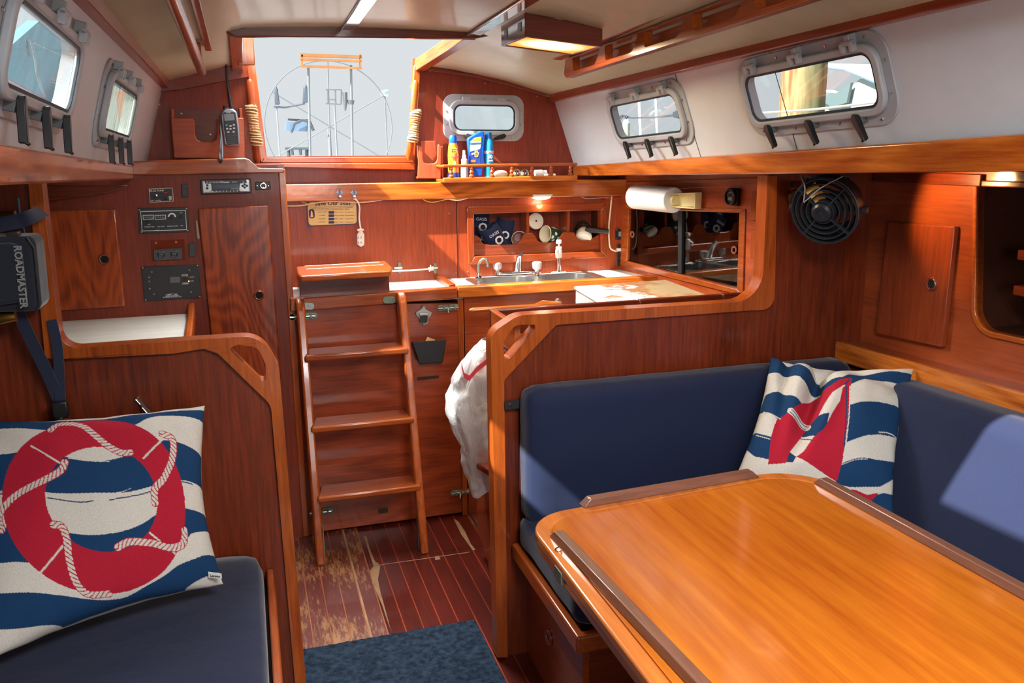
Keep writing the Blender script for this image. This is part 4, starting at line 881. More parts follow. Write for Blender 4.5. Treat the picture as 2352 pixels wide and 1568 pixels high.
cord('cable', 'grey wire under the beam by the paper towel', [px(1035, 775, Y=3.37), px(1075, 800, Y=3.37), px(1150, 800, Y=3.37), px(1270, 790, Y=3.37)], .0014, plain('grey_wire', '#96918c', .5))
# dome light under the beam
t = thing('dome_light', 'white dome light under the beam above the cubby', 'light', z3(2085, 242, 3.375)); p = wloc(t)
obj('lens', MB().lathe([(.043, 0), (.038, -.008), (.022, -.014), (0, -.016)], p, (0, 0, 1), 28), plain('lens_lit', '#fff4e0', .3, emit=.8), t); obj('base', MB().lathe([(0, .008), (.048, .008), (.048, 0), (.043, -.001)], p, (0, 0, 1), 28), WHT, t)
l = bpy.data.lights.new('dome_lamp', 'POINT'); l.energy = .4; l.color = (1, .82, .6); l.shadow_soft_size = .03; lo_ = bpy.data.objects.new('dome_lamp', l); COL.objects.link(lo_); lo_.location = p+V((0, 0, -.04))
# hooks on the beam
for i_, (x, lab) in enumerate(((780, 'grey stick-on hook on the beam, the one nearer the ladder side'), (813, 'grey stick-on hook on the beam with the white cord over it'))):
    c = at(x, 443, Y=3.352); t = thing('hook', lab, 'hook', c)
    obj('plate', MB().prism([c+V((0, 0, .014)), c+V((.014, 0, 0)), c+V((0, 0, -.014)), c+V((-.014, 0, 0))], (0, -.003, 0)), plain('hook_grey', '#7d8794', .4, .3), t, bevel=.002)
    obj('prong', MB().tube([c+V((0, -.004, .014)), c+V((0, -.009, .019)), c+V((0, -.004, .010)), c+V((0, -.004, -.012)), c+V((0, -.012, -.018)), c+V((0, -.018, -.012))], [.0045, .004, .004, .0045, .004, .004], 8), plain('hook_grey', '#7d8794', .4, .3), t)
# Save Our Seas card
t = thing('notice_card', 'yellow notice card with blue border headed Save Our Seas', 'sign', z3(430, 470, 3.39))
q_ = [z3(x, y, 3.396) for x, y in ((218, 283), (625, 270), (632, 466), (230, 486))]; obj('card', MB().prism(q_, (0, -.002, 0)), plain('card_blue', '#24305a', .4), t)
q_ = rnd([z3(x, y, 3.3935) for x, y in ((230, 292), (615, 278), (622, 460), (240, 476))], .012, 3); obj('face', MB().prism(q_, (0, -.0008, 0)), plain('card_yellow', '#dcbf78', .45), t)
o0, ux, uy = z3(425, 300, 3.392), z3(615, 294, 3.392)-z3(240, 305, 3.392), z3(425, 280, 3.392)-z3(425, 460, 3.392)
CI = plain('card_ink', '#27305a', .6)
text('Save Our Seas', .0235, frame_m(z3(430, 300, 3.3922), ux, uy), CI, 'heading', t, .0003, bold=.0004)
for r_, (y, tx) in enumerate(((326, 'It is illegal to dump plastic trash anywhere into the ocean or navigable'), (338, 'waters of the United States. Violators are subject to civil penalties'), (350, 'State and local regulations may further restrict disposal'))):
    text(tx, .0058, frame_m(z3(428, y, 3.3922), ux, uy), CI, 'small_print', t, .0002)
for k, y in enumerate((372, 398, 425, 451)):
    c = z3(419, y, 3.3922); obj('ink_block', MB().prism(rnd([c+V((-.011, 0, -.005)), c+V((.011, 0, -.005)), c+V((.011, 0, .005)), c+V((-.011, 0, .005))], .003, 3), (0, -.0003, 0)), CI, t)
    for dx, tx in ((-75, ('INSIDE 3 MILES', '3-12 MILES', '12-25 MILES', 'OUTSIDE 25')[k]), (40, 'Plastic'), (80, ('Food', 'Garbage', 'Paper', 'Metal')[k]), (145, ('Dunnage Lining', 'Packing Material', 'Ground Food', 'unless ground')[k])):
        text(tx, .0052, frame_m(z3(419+dx, y-2, 3.3922), ux, uy), CI, 'small_print', t, .0002)
c = z3(263, 385, 3.3922); obj('emblem', MB().prism(rnd([c+V((-.011, 0, -.017)), c+V((.011, 0, -.017)), c+V((.011, 0, .019)), c+V((-.011, 0, .019))], .009, 4), (0, -.0003, 0)), CI, t)
c = c+V((0, -.0005, 0)); obj('emblem', MB().prism([c+V((-.006, 0, -.012)), c+V((.006, 0, -.012)), c+V((.004, 0, -.002)), c+V((.003, 0, .008)), c+V((0, 0, .014)), c+V((-.003, 0, .008)), c+V((-.004, 0, -.002))], (0, -.0002, 0)), plain('card_yellow', '#dcbf78', .45), t)
# gate latch & white cord behind the step box
t = thing('tie_cord', 'white cord tied between step box and wall latch', 'cord', z3(1000, 830, 3.33))
a_, b_ = z3(890, 838, 3.25), z3(1195, 822, 3.37); obj('line', MB().tube([a_, a_.lerp(b_, .5)+V((0, 0, -.002)), b_, b_+V((.012, 0, .006))], .0032, 8), WHT, t)
for k in range(5): obj('knot', MB().tube([b_+V((.008*math.cos(k*1.3)+.006, -.004, .010*math.sin(k*1.7))), b_+V((.004, -.008, .004)), b_+V((.012*math.sin(k)+.006, -.003, .012*math.cos(k*1.2)+.004))], .003, 6), WHT, t)
for xx_, yy_ in ((960, 812), (1242, 815)):
    c = z3(xx_, yy_, 3.396); t = thing('wall_latch', 'green weathered latch on the wall behind the step box' if xx_ < 1000 else 'green weathered latch holding the tied white cord', 'latch', c)
    obj('plate', MB().prism(rnd([c+V((-.006, 0, -.022)), c+V((.006, 0, -.022)), c+V((.006, 0, .022)), c+V((-.006, 0, .022))], .005, 3), (0, -.003, 0)), BRASSG, t)
    obj('bolt', MB().tube([c+V((-.022, -.006, 0)), c+V((.01, -.006, 0))], .005, 8), STEEL, t)
# smoked sliding doors
sd_ = thing('sliding_doors', 'pair of smoked glass sliding doors with round finger rings in an orange frame', 'door', gw(1560, 640))
fo = [gw(1430, 470, .006), gw(1711, 480, .006), gw(1706, 680, .006), gw(1424, 610, .006)]; fi = [gw(1444, 480, .006), gw(1697, 489, .006), gw(1692, 664, .006), gw(1440, 599, .006)]
for a_, b_ in ((0, 1), (1, 2), (2, 3), (3, 0)): obj('frame_member', MB().prism([fo[a_], fo[b_], fi[b_], fi[a_]], -gn*.03), TK('Y'), sd_, bevel=.003)
SMK = glass('smoked_glass', tint=(.34, .31, .29), amt=.08)
mid = 1562
d1 = obj('door_pane', MB().prism([gw(1444, 480, -.006), gw(mid+4, 484, -.006), gw(mid+2, 632, -.006), gw(1439, 600, -.006)], -gn*.004), SMK, sd_)
d2 = obj('door_pane', MB().prism([gw(mid-4, 484, -.014), gw(1699, 488, -.014), gw(1694, 666, -.014), gw(mid-4, 632, -.014)], -gn*.004), SMK, sd_)
for (x, y, o_) in ((1453, 538, -.003), (1687, 574, -.010)): obj('finger_ring', MB().lathe([(.008, 0), (.009, .004), (.014, .004), (.015, 0)], gw(x, y, o_), gn, 20), plain('ring_copper', '#8a4a3a', .35), sd_)
obj('pane_edge', MB().prism([gw(mid-5, 484, -.005), gw(mid+4, 484, -.005), gw(mid+3, 632, -.005), gw(mid-5, 632, -.005)], -gn*.012), BLKM, sd_)
# locker behind the glass and what stands in it
lb = thing('glass_locker', 'dark locker interior behind the smoked doors', 'cabinet', (1.8, 2.95, .95))
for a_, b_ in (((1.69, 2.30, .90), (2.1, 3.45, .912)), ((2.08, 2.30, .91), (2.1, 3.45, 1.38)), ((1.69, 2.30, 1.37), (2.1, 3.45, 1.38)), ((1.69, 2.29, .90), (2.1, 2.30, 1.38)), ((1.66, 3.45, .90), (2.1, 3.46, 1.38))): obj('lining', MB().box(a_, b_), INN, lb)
def inlock(x, y, X): return at(x, y, X=X)
zf_ = .912
def stand(x, X): p = at(x, 640, X=X); p.z = zf_; return p
p = stand(1635, 1.76); t = thing('spray_bottle', 'white spray bottle behind the right smoked pane', 'bottle', p)
obj('body', MB().lathe([(0, 0), (.036, 0), (.038, .01), (.038, .10), (.030, .14), (.013, .17), (.012, .19), (0, .19)], p, (0, 0, 1), 20), plain('milky', '#cfc6b4', .4), t)
obj('trigger_head', MB().prism([p+V((-.0, -.03, .19)), p+V((0, .02, .19)), p+V((0, .02, .215)), p+V((0, -.035, .225)), p+V((0, -.045, .205))], (.016, 0, 0)), plain('maroon_plastic', '#8a2f4c', .4), t, bevel=.003)
p = stand(1666, 1.78); t = thing('rag', 'tan cloth draped over a can behind the glass', 'cloth', p)
mb = MB(); bmesh.ops.create_icosphere(mb.bm, subdivisions=3, radius=1)
for v_ in mb.bm.verts: v_.co = p+V((v_.co.x*.035, v_.co.y*.04, .12+v_.co.z*.07))+V((0, 0, 0))+v_.co*.012*noise.noise(v_.co*3)
obj('cloth', mb, fabric('tan_cloth', '#8a5a30', '#a8733e', 400), t); obj('can', MB().lathe([(0, 0), (.03, 0), (.03, .13), (0, .13)], p, (0, 0, 1), 20), plain('milky', '#cfc6b4', .4), t)
p = stand(1590, 1.86); t = thing('bottle', 'tall dark bottle behind the middle of the smoked doors', 'bottle', p)
obj('body', MB().lathe([(0, 0), (.03, 0), (.031, .13), (.012, .18), (.012, .23), (0, .23)], p, (0, 0, 1), 20), plain('bottle_blue', '#39526b', .2), t)
# gauge
ga = gw(1688, 452, .001); t = thing('gauge', 'round black gauge on square mount on the galley side wall', 'gauge', ga)
uu = V((GW[1].y*-1, GW[1].x, 0)); uu = gn.cross(V((0, 0, 1))).normalized()
def gq(c, hw, hh_): return rnd([c-uu*hw-V((0, 0, hh_)), c+uu*hw-V((0, 0, hh_)), c+uu*hw+V((0, 0, hh_)), c-uu*hw+V((0, 0, hh_))], .006, 3)
obj('mount', MB().prism(gq(ga, .030, .030), gn*.012), BLKM, t, bevel=.002)
obj('bezel', MB().lathe([(.029, .010), (.029, .024), (.024, .025), (.023, .020)], ga, gn, 28), BLK, t); obj('dial', MB().lathe([(0, .0195), (.0235, .0195)], ga, gn, 28), BLKM, t)
gm = frame_m(ga+gn*.0205, -uu if (-uu).y < 0 else uu, V((0, 0, 1)))
for k in range(7): a_ = math.radians(20+k*23); c = gm @ V((math.cos(a_)*.017, math.sin(a_)*.017, 0)); obj('dial_mark', MB().lathe([(0, .0004), (.0017, .0004), (.0017, 0)], c, gn, 8), INK, t)
for k in (-1, 0, 1): obj('dial_mark', MB().prism([gm @ V((-.011, -.006+k*.0045, 0)), gm @ V((.011, -.006+k*.0045, 0)), gm @ V((.011, -.0045+k*.0045, 0)), gm @ V((-.011, -.0045+k*.0045, 0))], gn*.0004), INK, t)
# wooden mug rack blocks on the side wall near the post
for k, (ya, yb_) in enumerate(((440, 505), (527, 592), (615, 676))):
    q_ = [gw(1732, ya, .001), gw(1752, ya-2, .001), gw(1750, yb_, .001), gw(1729, yb_, .001)]; o_ = obj('louvre_block', MB().prism(q_, gn*.012), TK('Z'), bevel=.002)
    setp(o_, ('top', 'middle', 'bottom')[k]+' wooden block in the column beside the galley post', 'block', 'wooden blocks by the galley post')
obj('batten', MB().prism([gw(1440, 418, .001), gw(1752, 408, .001), gw(1752, 423, .001), gw(1440, 440, .001)], gn*.006), MB_('Y'), wb, bevel=.001)
# paper towel and holder
ra, rb = gw(1478, 456, .075), gw(1588, 460, .075); ra, rb = gw(1459, 455, .07), gw(1548, 456, .07)
dv = (rb-ra); dv.z = 0; ln = dv.length; dv.normalize(); cy_ = V((ra.x, ra.y, (ra.z+rb.z)/2)); cz = at(1490, 455, X=ra.x).z
t = thing('paper_towel_roll', 'white paper towel roll on a cream holder under the beam', 'paper towel', cy_)
PAP = plain('paper', '#efece4', .9, bump=.6, bscale=120)
obj('roll', MB().lathe([(.019, 0), (.045, 0), (.048, .004), (.048, ln-.004), (.045, ln), (.019, ln), (.019, 0)], cy_, dv, 40), PAP, t)
t = thing('towel_holder', 'cream plastic bracket gripping the end of the paper towel roll', 'holder', cy_+dv*ln)
CRP = plain('cream_holder', '#f2e0a0', .4)
e0 = cy_+dv*(ln-.02); e1 = cy_+dv*(ln+.085)
obj('arm', MB().prism([e0+V((0, 0, .020))+gn*-.005, e1+V((0, 0, .028))+gn*-.05, e1+V((0, 0, -.022))+gn*-.05, e0+V((0, 0, -.022))+gn*-.005, e0+V((0, 0, -.022))+gn*.012, e0+V((0, 0, .020))+gn*.012][:4], gn*.006), CRP, t, bevel=.002)
obj('rim', MB().prism([e0+V((0, 0, .024))+gn*.02, e0+V((0, 0, .024))-gn*.01, e1+V((0, 0, .032))-gn*.06, e1+V((0, 0, .032))-gn*.03], (0, 0, -.005)), CRP, t, bevel=.002)
obj('rim', MB().prism([e0+V((0, 0, -.020))+gn*.02, e0+V((0, 0, -.020))-gn*.01, e1+V((0, 0, -.024))-gn*.06, e1+V((0, 0, -.024))-gn*.03], (0, 0, -.005)), CRP, t, bevel=.002)
obj('rim', MB().prism([e1+V((0, 0, .032))-gn*.06, e1+V((0, 0, .032))-gn*.03, e1+V((0, 0, -.028))-gn*.03, e1+V((0, 0, -.028))-gn*.06], dv*.006), CRP, t, bevel=.002)
obj('hub', MB().lathe([(0, 0), (.021, 0), (.021, .012), (.017, .018), (0, .018)], cy_+dv*(ln-.006), dv, 24), CRP, t)
# fiddled shelf under the aft porthole
s3 = lambda x, y, Y=3.30: at(540+x/3.459, y/3.459, Y=Y)
sh = thing('fiddle_shelf', 'small teak shelf with turned spindles below the aft porthole', 'shelf', (1.02, 3.35, 1.33))
xl, xr_ = at(1018, 410, Y=3.30).x, at(1326, 410, Y=3.30).x; zb_s = at(1018, 420, Y=3.30).z; zt_s = at(1018, 405, Y=3.30).z
obj('shelf_board', MB().box((xl, 3.30, zb_s), (xr_, YA-.002, zb_s+.012)), TK('X'), sh, bevel=.003)
obj('front_lip', MB().box((xl, 3.294, zb_s), (xr_, 3.312, zb_s+.020)), TB('X'), sh, bevel=.004)
zr = at(1018, 385, Y=3.30).z; obj('top_rail', MB().box((xl, 3.296, zr), (xr_, 3.312, zr+.012)), TK('X'), sh, bevel=.004)
obj('back_rail', MB().box((xl, 3.485, zr), (xr_, YA-.001, zr+.010)), TK('X'), sh, bevel=.003)
obj('side_rail', MB().box((xl, 3.312, zr), (xl+.012, 3.49, zr+.010)), TK('Y'), sh, bevel=.003)
sp0 = None; zl = zb_s+.020; hh_ = zr-zl
for xx_ in (1036, 1083, 1130, 1175, 1221, 1265, 1309):
    c = at(xx_, 395, Y=3.304)
    if sp0 is None: sp0 = obj('spindle', MB().lathe([(.010, 0), (.0105, hh_*.15), (.006, hh_*.3), (.0095, hh_*.5), (.006, hh_*.72), (.0085, hh_*.85), (.0075, hh_)], (c.x, 3.304, zl), (0, 0, 1), 14), TK('Z'), sh); cx0 = c.x
    else: o_ = sp0.copy(); COL.objects.link(o_); o_.parent = sh; o_.location = (c.x-cx0, 0, 0)
zsf = zb_s+.012
def onshelf(x, Y=3.36): p = at(x, 400, Y=Y); p.z = zsf; return p
def oval(mb, c, prof, fx=1, fy=1, seg=28):
    """profile of (r,h) swept round with an oval section"""
    rings = []
    for r, h in prof: rings.append([mb.bm.verts.new(c+V((math.cos(2*math.pi*k/seg)*r*fx, math.sin(2*math.pi*k/seg)*r*fy, h))) for k in range(seg)])
    for A_, B2 in zip(rings, rings[1:]):
        for k in range(seg): mb.bm.faces.new((A_[k-1], A_[k], B2[k], B2[k-1]))
    mb.bm.faces.new(rings[0][::-1]); mb.bm.faces.new(rings[-1]); return mb
def zat(y, Y=3.36): return at(1060, y, Y=Y).z-zsf
OR, BLU, LBL, NVY, YEL, RED_ = plain('sunscreen_orange', '#f08a1e', .35), plain('cap_blue', '#1253c0', .3), plain('sky_blue', '#1f8bd8', .3), plain('deep_blue', '#16358c', .35), plain('bright_yellow', '#f4d23c', .4), plain('print_red', '#c8322c', .5)
def face_m(c, z, off, s=1): return frame_m(V((c.x, c.y-off, c.z+z)), V((1, 0, 0)), V((0, 0, 1)))
# orange spray
c = onshelf(1042); H_ = zat(311); t = thing('sunscreen_spray', 'orange sunscreen spray bottle with blue cap on the shelf', 'bottle', c, )
obj('body', oval(MB(), c, [(.021, 0), (.023, .01), (.021, H_*.35), (.0215, H_*.55), (.019, H_*.74), (.015, H_*.83)]), OR, t); obj('base_band', oval(MB(), c, [(.0235, 0), (.0242, .008), (.0232, .026)]), NVY, t)
obj('cap', oval(MB(), c, [(.0155, H_*.83), (.016, H_*.86), (.015, H_*.95), (.012, H_)]), BLU, t)
obj('label_disc', MB().lathe([(0, .0006), (.012, .0006), (.012, 0)], V((c.x, c.y-.0208, c.z+H_*.66)), (0, -1, 0), 24), YEL, t)
text('BANANA', .0078, face_m(c, H_*.685, .0218), NVY, 'lettering', t); text('BOAT', .009, face_m(c, H_*.635, .0218), NVY, 'lettering', t); text('SPORT', .0105, face_m(c, H_*.50, .0228), plain('magenta_ink', '#a0207a', .5), 'lettering', t, bold=.0003)
obj('badge', MB().prism([V((c.x-.005, c.y-.0215, c.z+H_*.40)), V((c.x+.005, c.y-.0215, c.z+H_*.40)), V((c.x+.005, c.y-.0215, c.z+H_*.35)), V((c.x, c.y-.0215, c.z+H_*.32)), V((c.x-.005, c.y-.0215, c.z+H_*.35))], (0, -.001, 0)), plain('badge_blue', '#7fc4e4', .4), t)
# white pump spray
c = onshelf(1067, 3.345); H_ = zat(345, 3.345); t = thing('pump_spray', 'small clear bottle with white spray top between orange and blue sunscreens', 'bottle', c)
obj('body', oval(MB(), c, [(.014, 0), (.015, .006), (.015, H_*.45), (.009, H_*.55)]), plain('frosted', '#c9d0d6', .25, trans=.3), t)
obj('label_band', oval(MB(), c, [(.0152, .012), (.0154, H_*.38)]), plain('label_lav', '#a9aec6', .5), t)
obj('pump', oval(MB(), c, [(.0125, H_*.5), (.0125, H_*.68), (.009, H_*.70), (.008, H_*.82), (.006, H_*.84), (.005, H_)]), WHT, t)
# blue flat bottle
c = onshelf(1094); t = thing('sunscreen_lotion', 'tall blue sunscreen bottle with slanted yellow and pale label', 'bottle', c)
z_ = lambda x, y: at(540+x/3.459, y/3.459, Y=3.35)
P_ = rnd([z_(x, y) for x, y in ((1872, 1400), (1963, 1400), (1985, 1100), (1975, 1042), (1950, 1044), (1900, 1070), (1852, 1100), (1862, 1250))], [.006, .006, .006, .004, .008, .006, .006, 0], 3)
for p in P_: pass
obj('body', MB().prism(P_, (0, .030, 0)), BLU, t, bevel=.005, seg=3)
P2 = [z_(x, y)+V((0, -.0006, 0)) for x, y in ((1868, 1125), (1900, 1095), (1955, 1085), (1955, 1150), (1945, 1185), (1865, 1205))]; obj('label', MB().prism(P2[:4]+P2[4:], (0, -.0006, 0)), plain('label_pale', '#a8dbe4', .4), t)
P3 = [z_(x, y)+V((0, -.0012, 0)) for x, y in ((1880, 1118), (1905, 1096), (1955, 1086), (1955, 1118))]; obj('label', MB().prism(P3, (0, -.0006, 0)), YEL, t)
P4 = [z_(x, y)+V((0, -.0006, 0)) for x, y in ((1866, 1215), (1950, 1180), (1948, 1330), (1872, 1330))]; obj('label', MB().prism(P4, (0, -.0006, 0)), plain('mid_blue', '#2446a8', .4), t)
fmx = lambda x, y: frame_m(z_(x, y)+V((0, -.002, 0)), V((1, 0, .03)), V((0, 0, 1)))
text('Coppertone', .0098, fmx(1908, 1137), BLU, 'lettering', t, bold=.0002); text('S', .034, fmx(1916, 1225), YEL, 'lettering', t, bold=.0012); text('SPORT', .0105, fmx(1908, 1222), INK, 'lettering', t, bold=.0004)
c2_ = z_(1890, 1280)+V((0, -.0018, 0)); obj('label', MB().box(c2_+V((-.009, -.0004, -.004)), c2_+V((.010, 0, .005))), OR, t)
# blue aerosol
c = onshelf(1123, 3.37); H_ = zat(304, 3.37); t = thing('sunscreen_aerosol', 'pale blue aerosol sunscreen marked 50 Sport at the right of the row', 'bottle', c)
obj('can', oval(MB(), c, [(.0185, 0), (.0195, .006), (.0195, H_*.70), (.018, H_*.80), (.014, H_*.86)]), LBL, t); obj('cap', oval(MB(), c, [(.0138, H_*.86), (.0142, H_*.88), (.0135, H_*.985), (.011, H_)]), plain('cap_mid', '#1a73c0', .3), t)
obj('label', oval(MB(), c, [(.0197, H_*.54), (.0199, H_*.60)]), INK, t); obj('label', oval(MB(), c, [(.0197, 0), (.0199, H_*.04)]), INK, t)
text('Walgreens', .0062, face_m(c, H_*.57, .0204), RED_, 'lettering', t); text('50', .020, face_m(c, H_*.47, .0204), INK, 'lettering', t, bold=.0006); text('Sport', .0095, face_m(c, H_*.39, .0204), INK, 'lettering', t, bold=.0003)
# soap, tins, jar, tube
c = onshelf(1150, 3.33); t = thing('shell_dish', 'oval off-white shell lying on the shelf behind the spindles', 'shell', c); mb = MB(); bmesh.ops.create_uvsphere(mb.bm, u_segments=24, v_segments=12, radius=1)
for v_ in mb.bm.verts: v_.co = c+V((v_.co.x*.030, v_.co.y*.014, .017+v_.co.z*.016))
obj('body', mb, plain('ivory', '#dcd6c4', .5, vary=.3), t)
for k, xx_ in enumerate((1186, 1204)):
    c = onshelf(xx_, 3.335); t = thing('slotted_drain', 'slotted steel disc standing on the shelf, '+('nearer the shell' if k == 0 else 'nearer the white jar'), 'strainer', c)
    d_ = obj('disc', MB().lathe([(0, .004), (.005, .006), (.016, .003), (.018, .004), (.0185, 0), (0, 0)], c+V((0, 0, .018)), (.1, -1, .1), 24), STEEL, t)
    for j in range(6): a_ = j*math.pi/3; q = c+V((.010*math.cos(a_), -.0045, .018+.010*math.sin(a_))); obj('slot', MB().lathe([(0, .001), (.0025, .001), (.0025, 0)], q, (0, -1, 0), 8), BLK, t)
c = onshelf(1241, 3.35); t = thing('white_jar', 'short white plastic jar lying on the shelf', 'jar', c); obj('body', MB().lathe([(0, 0), (.015, 0), (.016, .03), (.014, .032), (.014, .05), (0, .05)], c+V((-.024, 0, .016)), (1, 0, 0), 24), plain('jar_white', '#e9e9e6', .3), t)
c = onshelf(1266, 3.325); t = thing('white_tube', 'small white tube lying in front of the jar', 'tube', c); obj('body', MB().lathe([(0, 0), (.006, 0), (.0075, .01), (.0075, .045), (0, .05)], c+V((-.028, 0, .008)), (1, 0, 0), 16), plain('jar_white', '#e9e9e6', .3), t)
# ================================================================== SALOON THINGS
def grid_cushion(name, lab, cat, f, nx, ny, mat, group=None, sub=0, kind_parts=None):
    """closed cushion from a function f(u,v,side) -> point; u,v in [-1,1]"""
    mb = MB(); bm = mb.bm; top = [[bm.verts.new(f(-1+2*i/nx, -1+2*j/ny, 1)) for i in range(nx+1)] for j in range(ny+1)]
    bot = [[top[j][i] if (i in (0, nx) or j in (0, ny)) else bm.verts.new(f(-1+2*i/nx, -1+2*j/ny, -1)) for i in range(nx+1)] for j in range(ny+1)]
    for j in range(ny):
        for i in range(nx):
            bm.faces.new((top[j][i], top[j][i+1], top[j+1][i+1], top[j+1][i])); bm.faces.new((bot[j][i], bot[j+1][i], bot[j+1][i+1], bot[j][i+1]))
    return mb
def slab(c, ex, ey, ez, r=.03, puff=.012, seed=1, wr=.0025, n=26, taper=None):
    """rounded upholstery block: centre c, half-extent vectors ex, ey, ez (ez = facing direction)"""
    mb = MB(); bm = mb.bm; bmesh.ops.create_cube(bm, size=2); 
    bmesh.ops.subdivide_edges(bm, edges=bm.edges[:], cuts=n, use_grid_fill=True)
    ex, ey, ez, c = V(ex), V(ey), V(ez), V(c); lx, ly, lz = ex.length, ey.length, ez.length
    for v_ in bm.verts:
        p = V((v_.co.x*lx, v_.co.y*ly, v_.co.z*lz)); q = V((max(-lx+r, min(lx-r, p.x)), max(-ly+r, min(ly-r, p.y)), max(-lz+min(r, lz*.98), min(lz-min(r, lz*.98), p.z))))
        d = p-q
        if d.length > 1e-9:
            p = q+d.normalized()*min(r, max(abs(d.x), abs(d.y), abs(d.z)))
        fx, fy = 1-(p.x/lx)**2, 1-(p.y/ly)**2
        p.z += math.copysign(puff, p.z)*max(0, fx)**.5*max(0, fy)**.5 if abs(p.z) > lz*.4 else 0
        edge_ = 1-min(1, min(lx-abs(p.x), ly-abs(p.y))/.05)
        nn = noise.noise(V((p.x*14+seed, p.y*14, p.z*9)))*wr*(1+2*edge_)
        u, w2, t_ = p.x/lx, p.y/ly, (p.z+(nn if p.z > 0 else -nn))/lz
        P = c+ex*u+ey*w2+ez*t_
        v_.co = P if not taper else taper(P, u, w2, t_)
    return mb
def upholstery(name, lab, mb, group=None, zipm=None):
    o_ = obj(name, mb, NAVY, sharp=60); return setp(o_, lab, 'cushion', group)
# aft back rest: from px (1187..1775)
f0, f1 = 2.02, YB-.003
upholstery('back_cushion', 'long navy back cushion against the divider bulkhead, sunlit at its lower left corner', slab(((.668+1.69)/2, (f0+f1)/2-.004, .635), ((1.69-.668)/2, 0, 0), (0, 0, .193), (0, -(f1-f0)/2, 0), .04, .014, 2))
# seat cushions
upholstery('seat_cushion', 'navy seat cushion on the aft end of the dinette, mostly under the table', slab((1.165, 1.868, .413), (.507, 0, 0), (0, .232, 0), (0, 0, .050), .035, .008, 4))
upholstery('seat_cushion', 'navy seat cushion running along the starboard side', slab((1.475, .66, .39), (.20, 0, 0), (0, .955, 0), (0, 0, .05), .035, .008, 5))
upholstery('back_cushion', 'navy outboard back cushion below the varnished ledge, with a bright sun patch', slab((1.625, .82, .645), (0, -1.16, 0), (0, 0, .20), (-.058, 0, 0), .04, .014, 6, taper=lambda P, u, v_, t_: P+V((.045*v_, 0, .03*u+.01))))
upholstery('seat_cushion', 'navy seat cushion of the port settee under the lifebuoy pillow', slab((-.57, 1.15, .387), (.545, 0, 0), (0, .985, 0), (0, 0, .058), .04, .012, 7))
# snap strap on the back rest
t = thing('snap_strap', 'short black strap with a snap at the left end of the long back cushion', 'strap', at(1158, 930, Y=2.10))
a_, b_ = at(1159, 930, Y=2.108), at(1197, 927, Y=2.108); obj('webbing', MB().prism([a_+V((0, 0, -.012)), b_+V((0, 0, -.012)), b_+V((0, 0, .012)), a_+V((0, 0, .012))], (0, -.002, 0)), BLKM, t)
screw(t, at(1172, 930, Y=2.105), r=.005, mat=CHROME)
# ---- table
ZT = .72
tb = thing('dinette_table', 'large orange brown varnished dinette table with rounded corners', 'table', (.85, 1.1, 0))
tp_ = [at(1217, 1192, Z=ZT), at(1500, 1568, Z=ZT)]
xl_ = .492
out_t = rnd([V((xl_, 1.525, ZT)), V((xl_-.004, -.25, ZT)), V((1.215, -.25, ZT)), V((1.205, 1.588, ZT))], [.10, .02, .02, .13], 10)
ins = rnd([V((xl_+.03, 1.494, ZT)), V((xl_+.026, -.22, ZT)), V((1.182, -.22, ZT)), V((1.172, 1.556, ZT))], [.085, .01, .01, .11], 10)
obj('edge_band', MB().ring(out_t, ins, (0, 0, -.022)), wood('table_edge', '#cf7a34', '#a3521f', 'Y', .22, .8, 30), tb, bevel=.005, seg=3)
obj('top', MB().prism([p+V((0, 0, -.0006)) for p in ins], (0, 0, -.020)), TT('Y'), tb)
lo_t = [p+V(((.006 if p.x < .8 else -.006), 0, -.023)) for p in out_t]
obj('lower_leaf', MB().prism(lo_t, (0, 0, -.020)), wood('table_edge', '#cf7a34', '#a3521f', 'Y', .22, .8, 30), tb, bevel=.004)
obj('hinge', MB().box((xl_-.002, 1.30, ZT-.036), (xl_+.004, 1.335, ZT-.012)), BRASSG, tb, bevel=.001)
def fiddle(ax_, ay, bx_, by, w_=.013, h_=.017):
    a, b = V((ax_, ay, ZT)), V((bx_, by, ZT)); d = (b-a).normalized(); s = V((-d.y, d.x, 0))*w_
    A = [a-s, b-s, b+s, a+s]; B2 = [a+d*.018-s*.75, b-d*.018-s*.75, b-d*.018+s*.75, a+d*.018+s*.75]
    obj('fiddle', MB().loft(A, [p+V((0, 0, h_)) for p in B2]), DK('X' if abs(d.x) > .5 else 'Y'), tb, bevel=.002)
a, b = at(1334, 1162, Z=ZT), at(1737, 1092, Z=ZT); fiddle(a.x, a.y, b.x, b.y)
a, b = at(1275, 1228, Z=ZT), at(1595, 1568, Z=ZT); fiddle(a.x, a.y, b.x+(b.x-a.x)*1.2, b.y+(b.y-a.y)*1.2)
a, b = at(1878, 1106, Z=ZT), at(2340, 1362, Z=ZT); fiddle(a.x, a.y, b.x+(b.x-a.x)*1.6, b.y+(b.y-a.y)*1.6)
obj('stop_ring', MB().tube([at(1283, 1262, Z=ZT+.004)+V((math.cos(q)*.006, 0, math.sin(q)*.005)) for q in np.linspace(0, 6.28, 14)[:-1]], .0018, 6, True), CHROME, tb)
obj('pedestal', MB().lathe([(.12, 0), (.11, .02), (.045, .04), (.04, ZT-.07), (.10, ZT-.05), (.10, ZT-.043)], (.95, .95, 0), (0, 0, 1), 28), STEEL, tb)
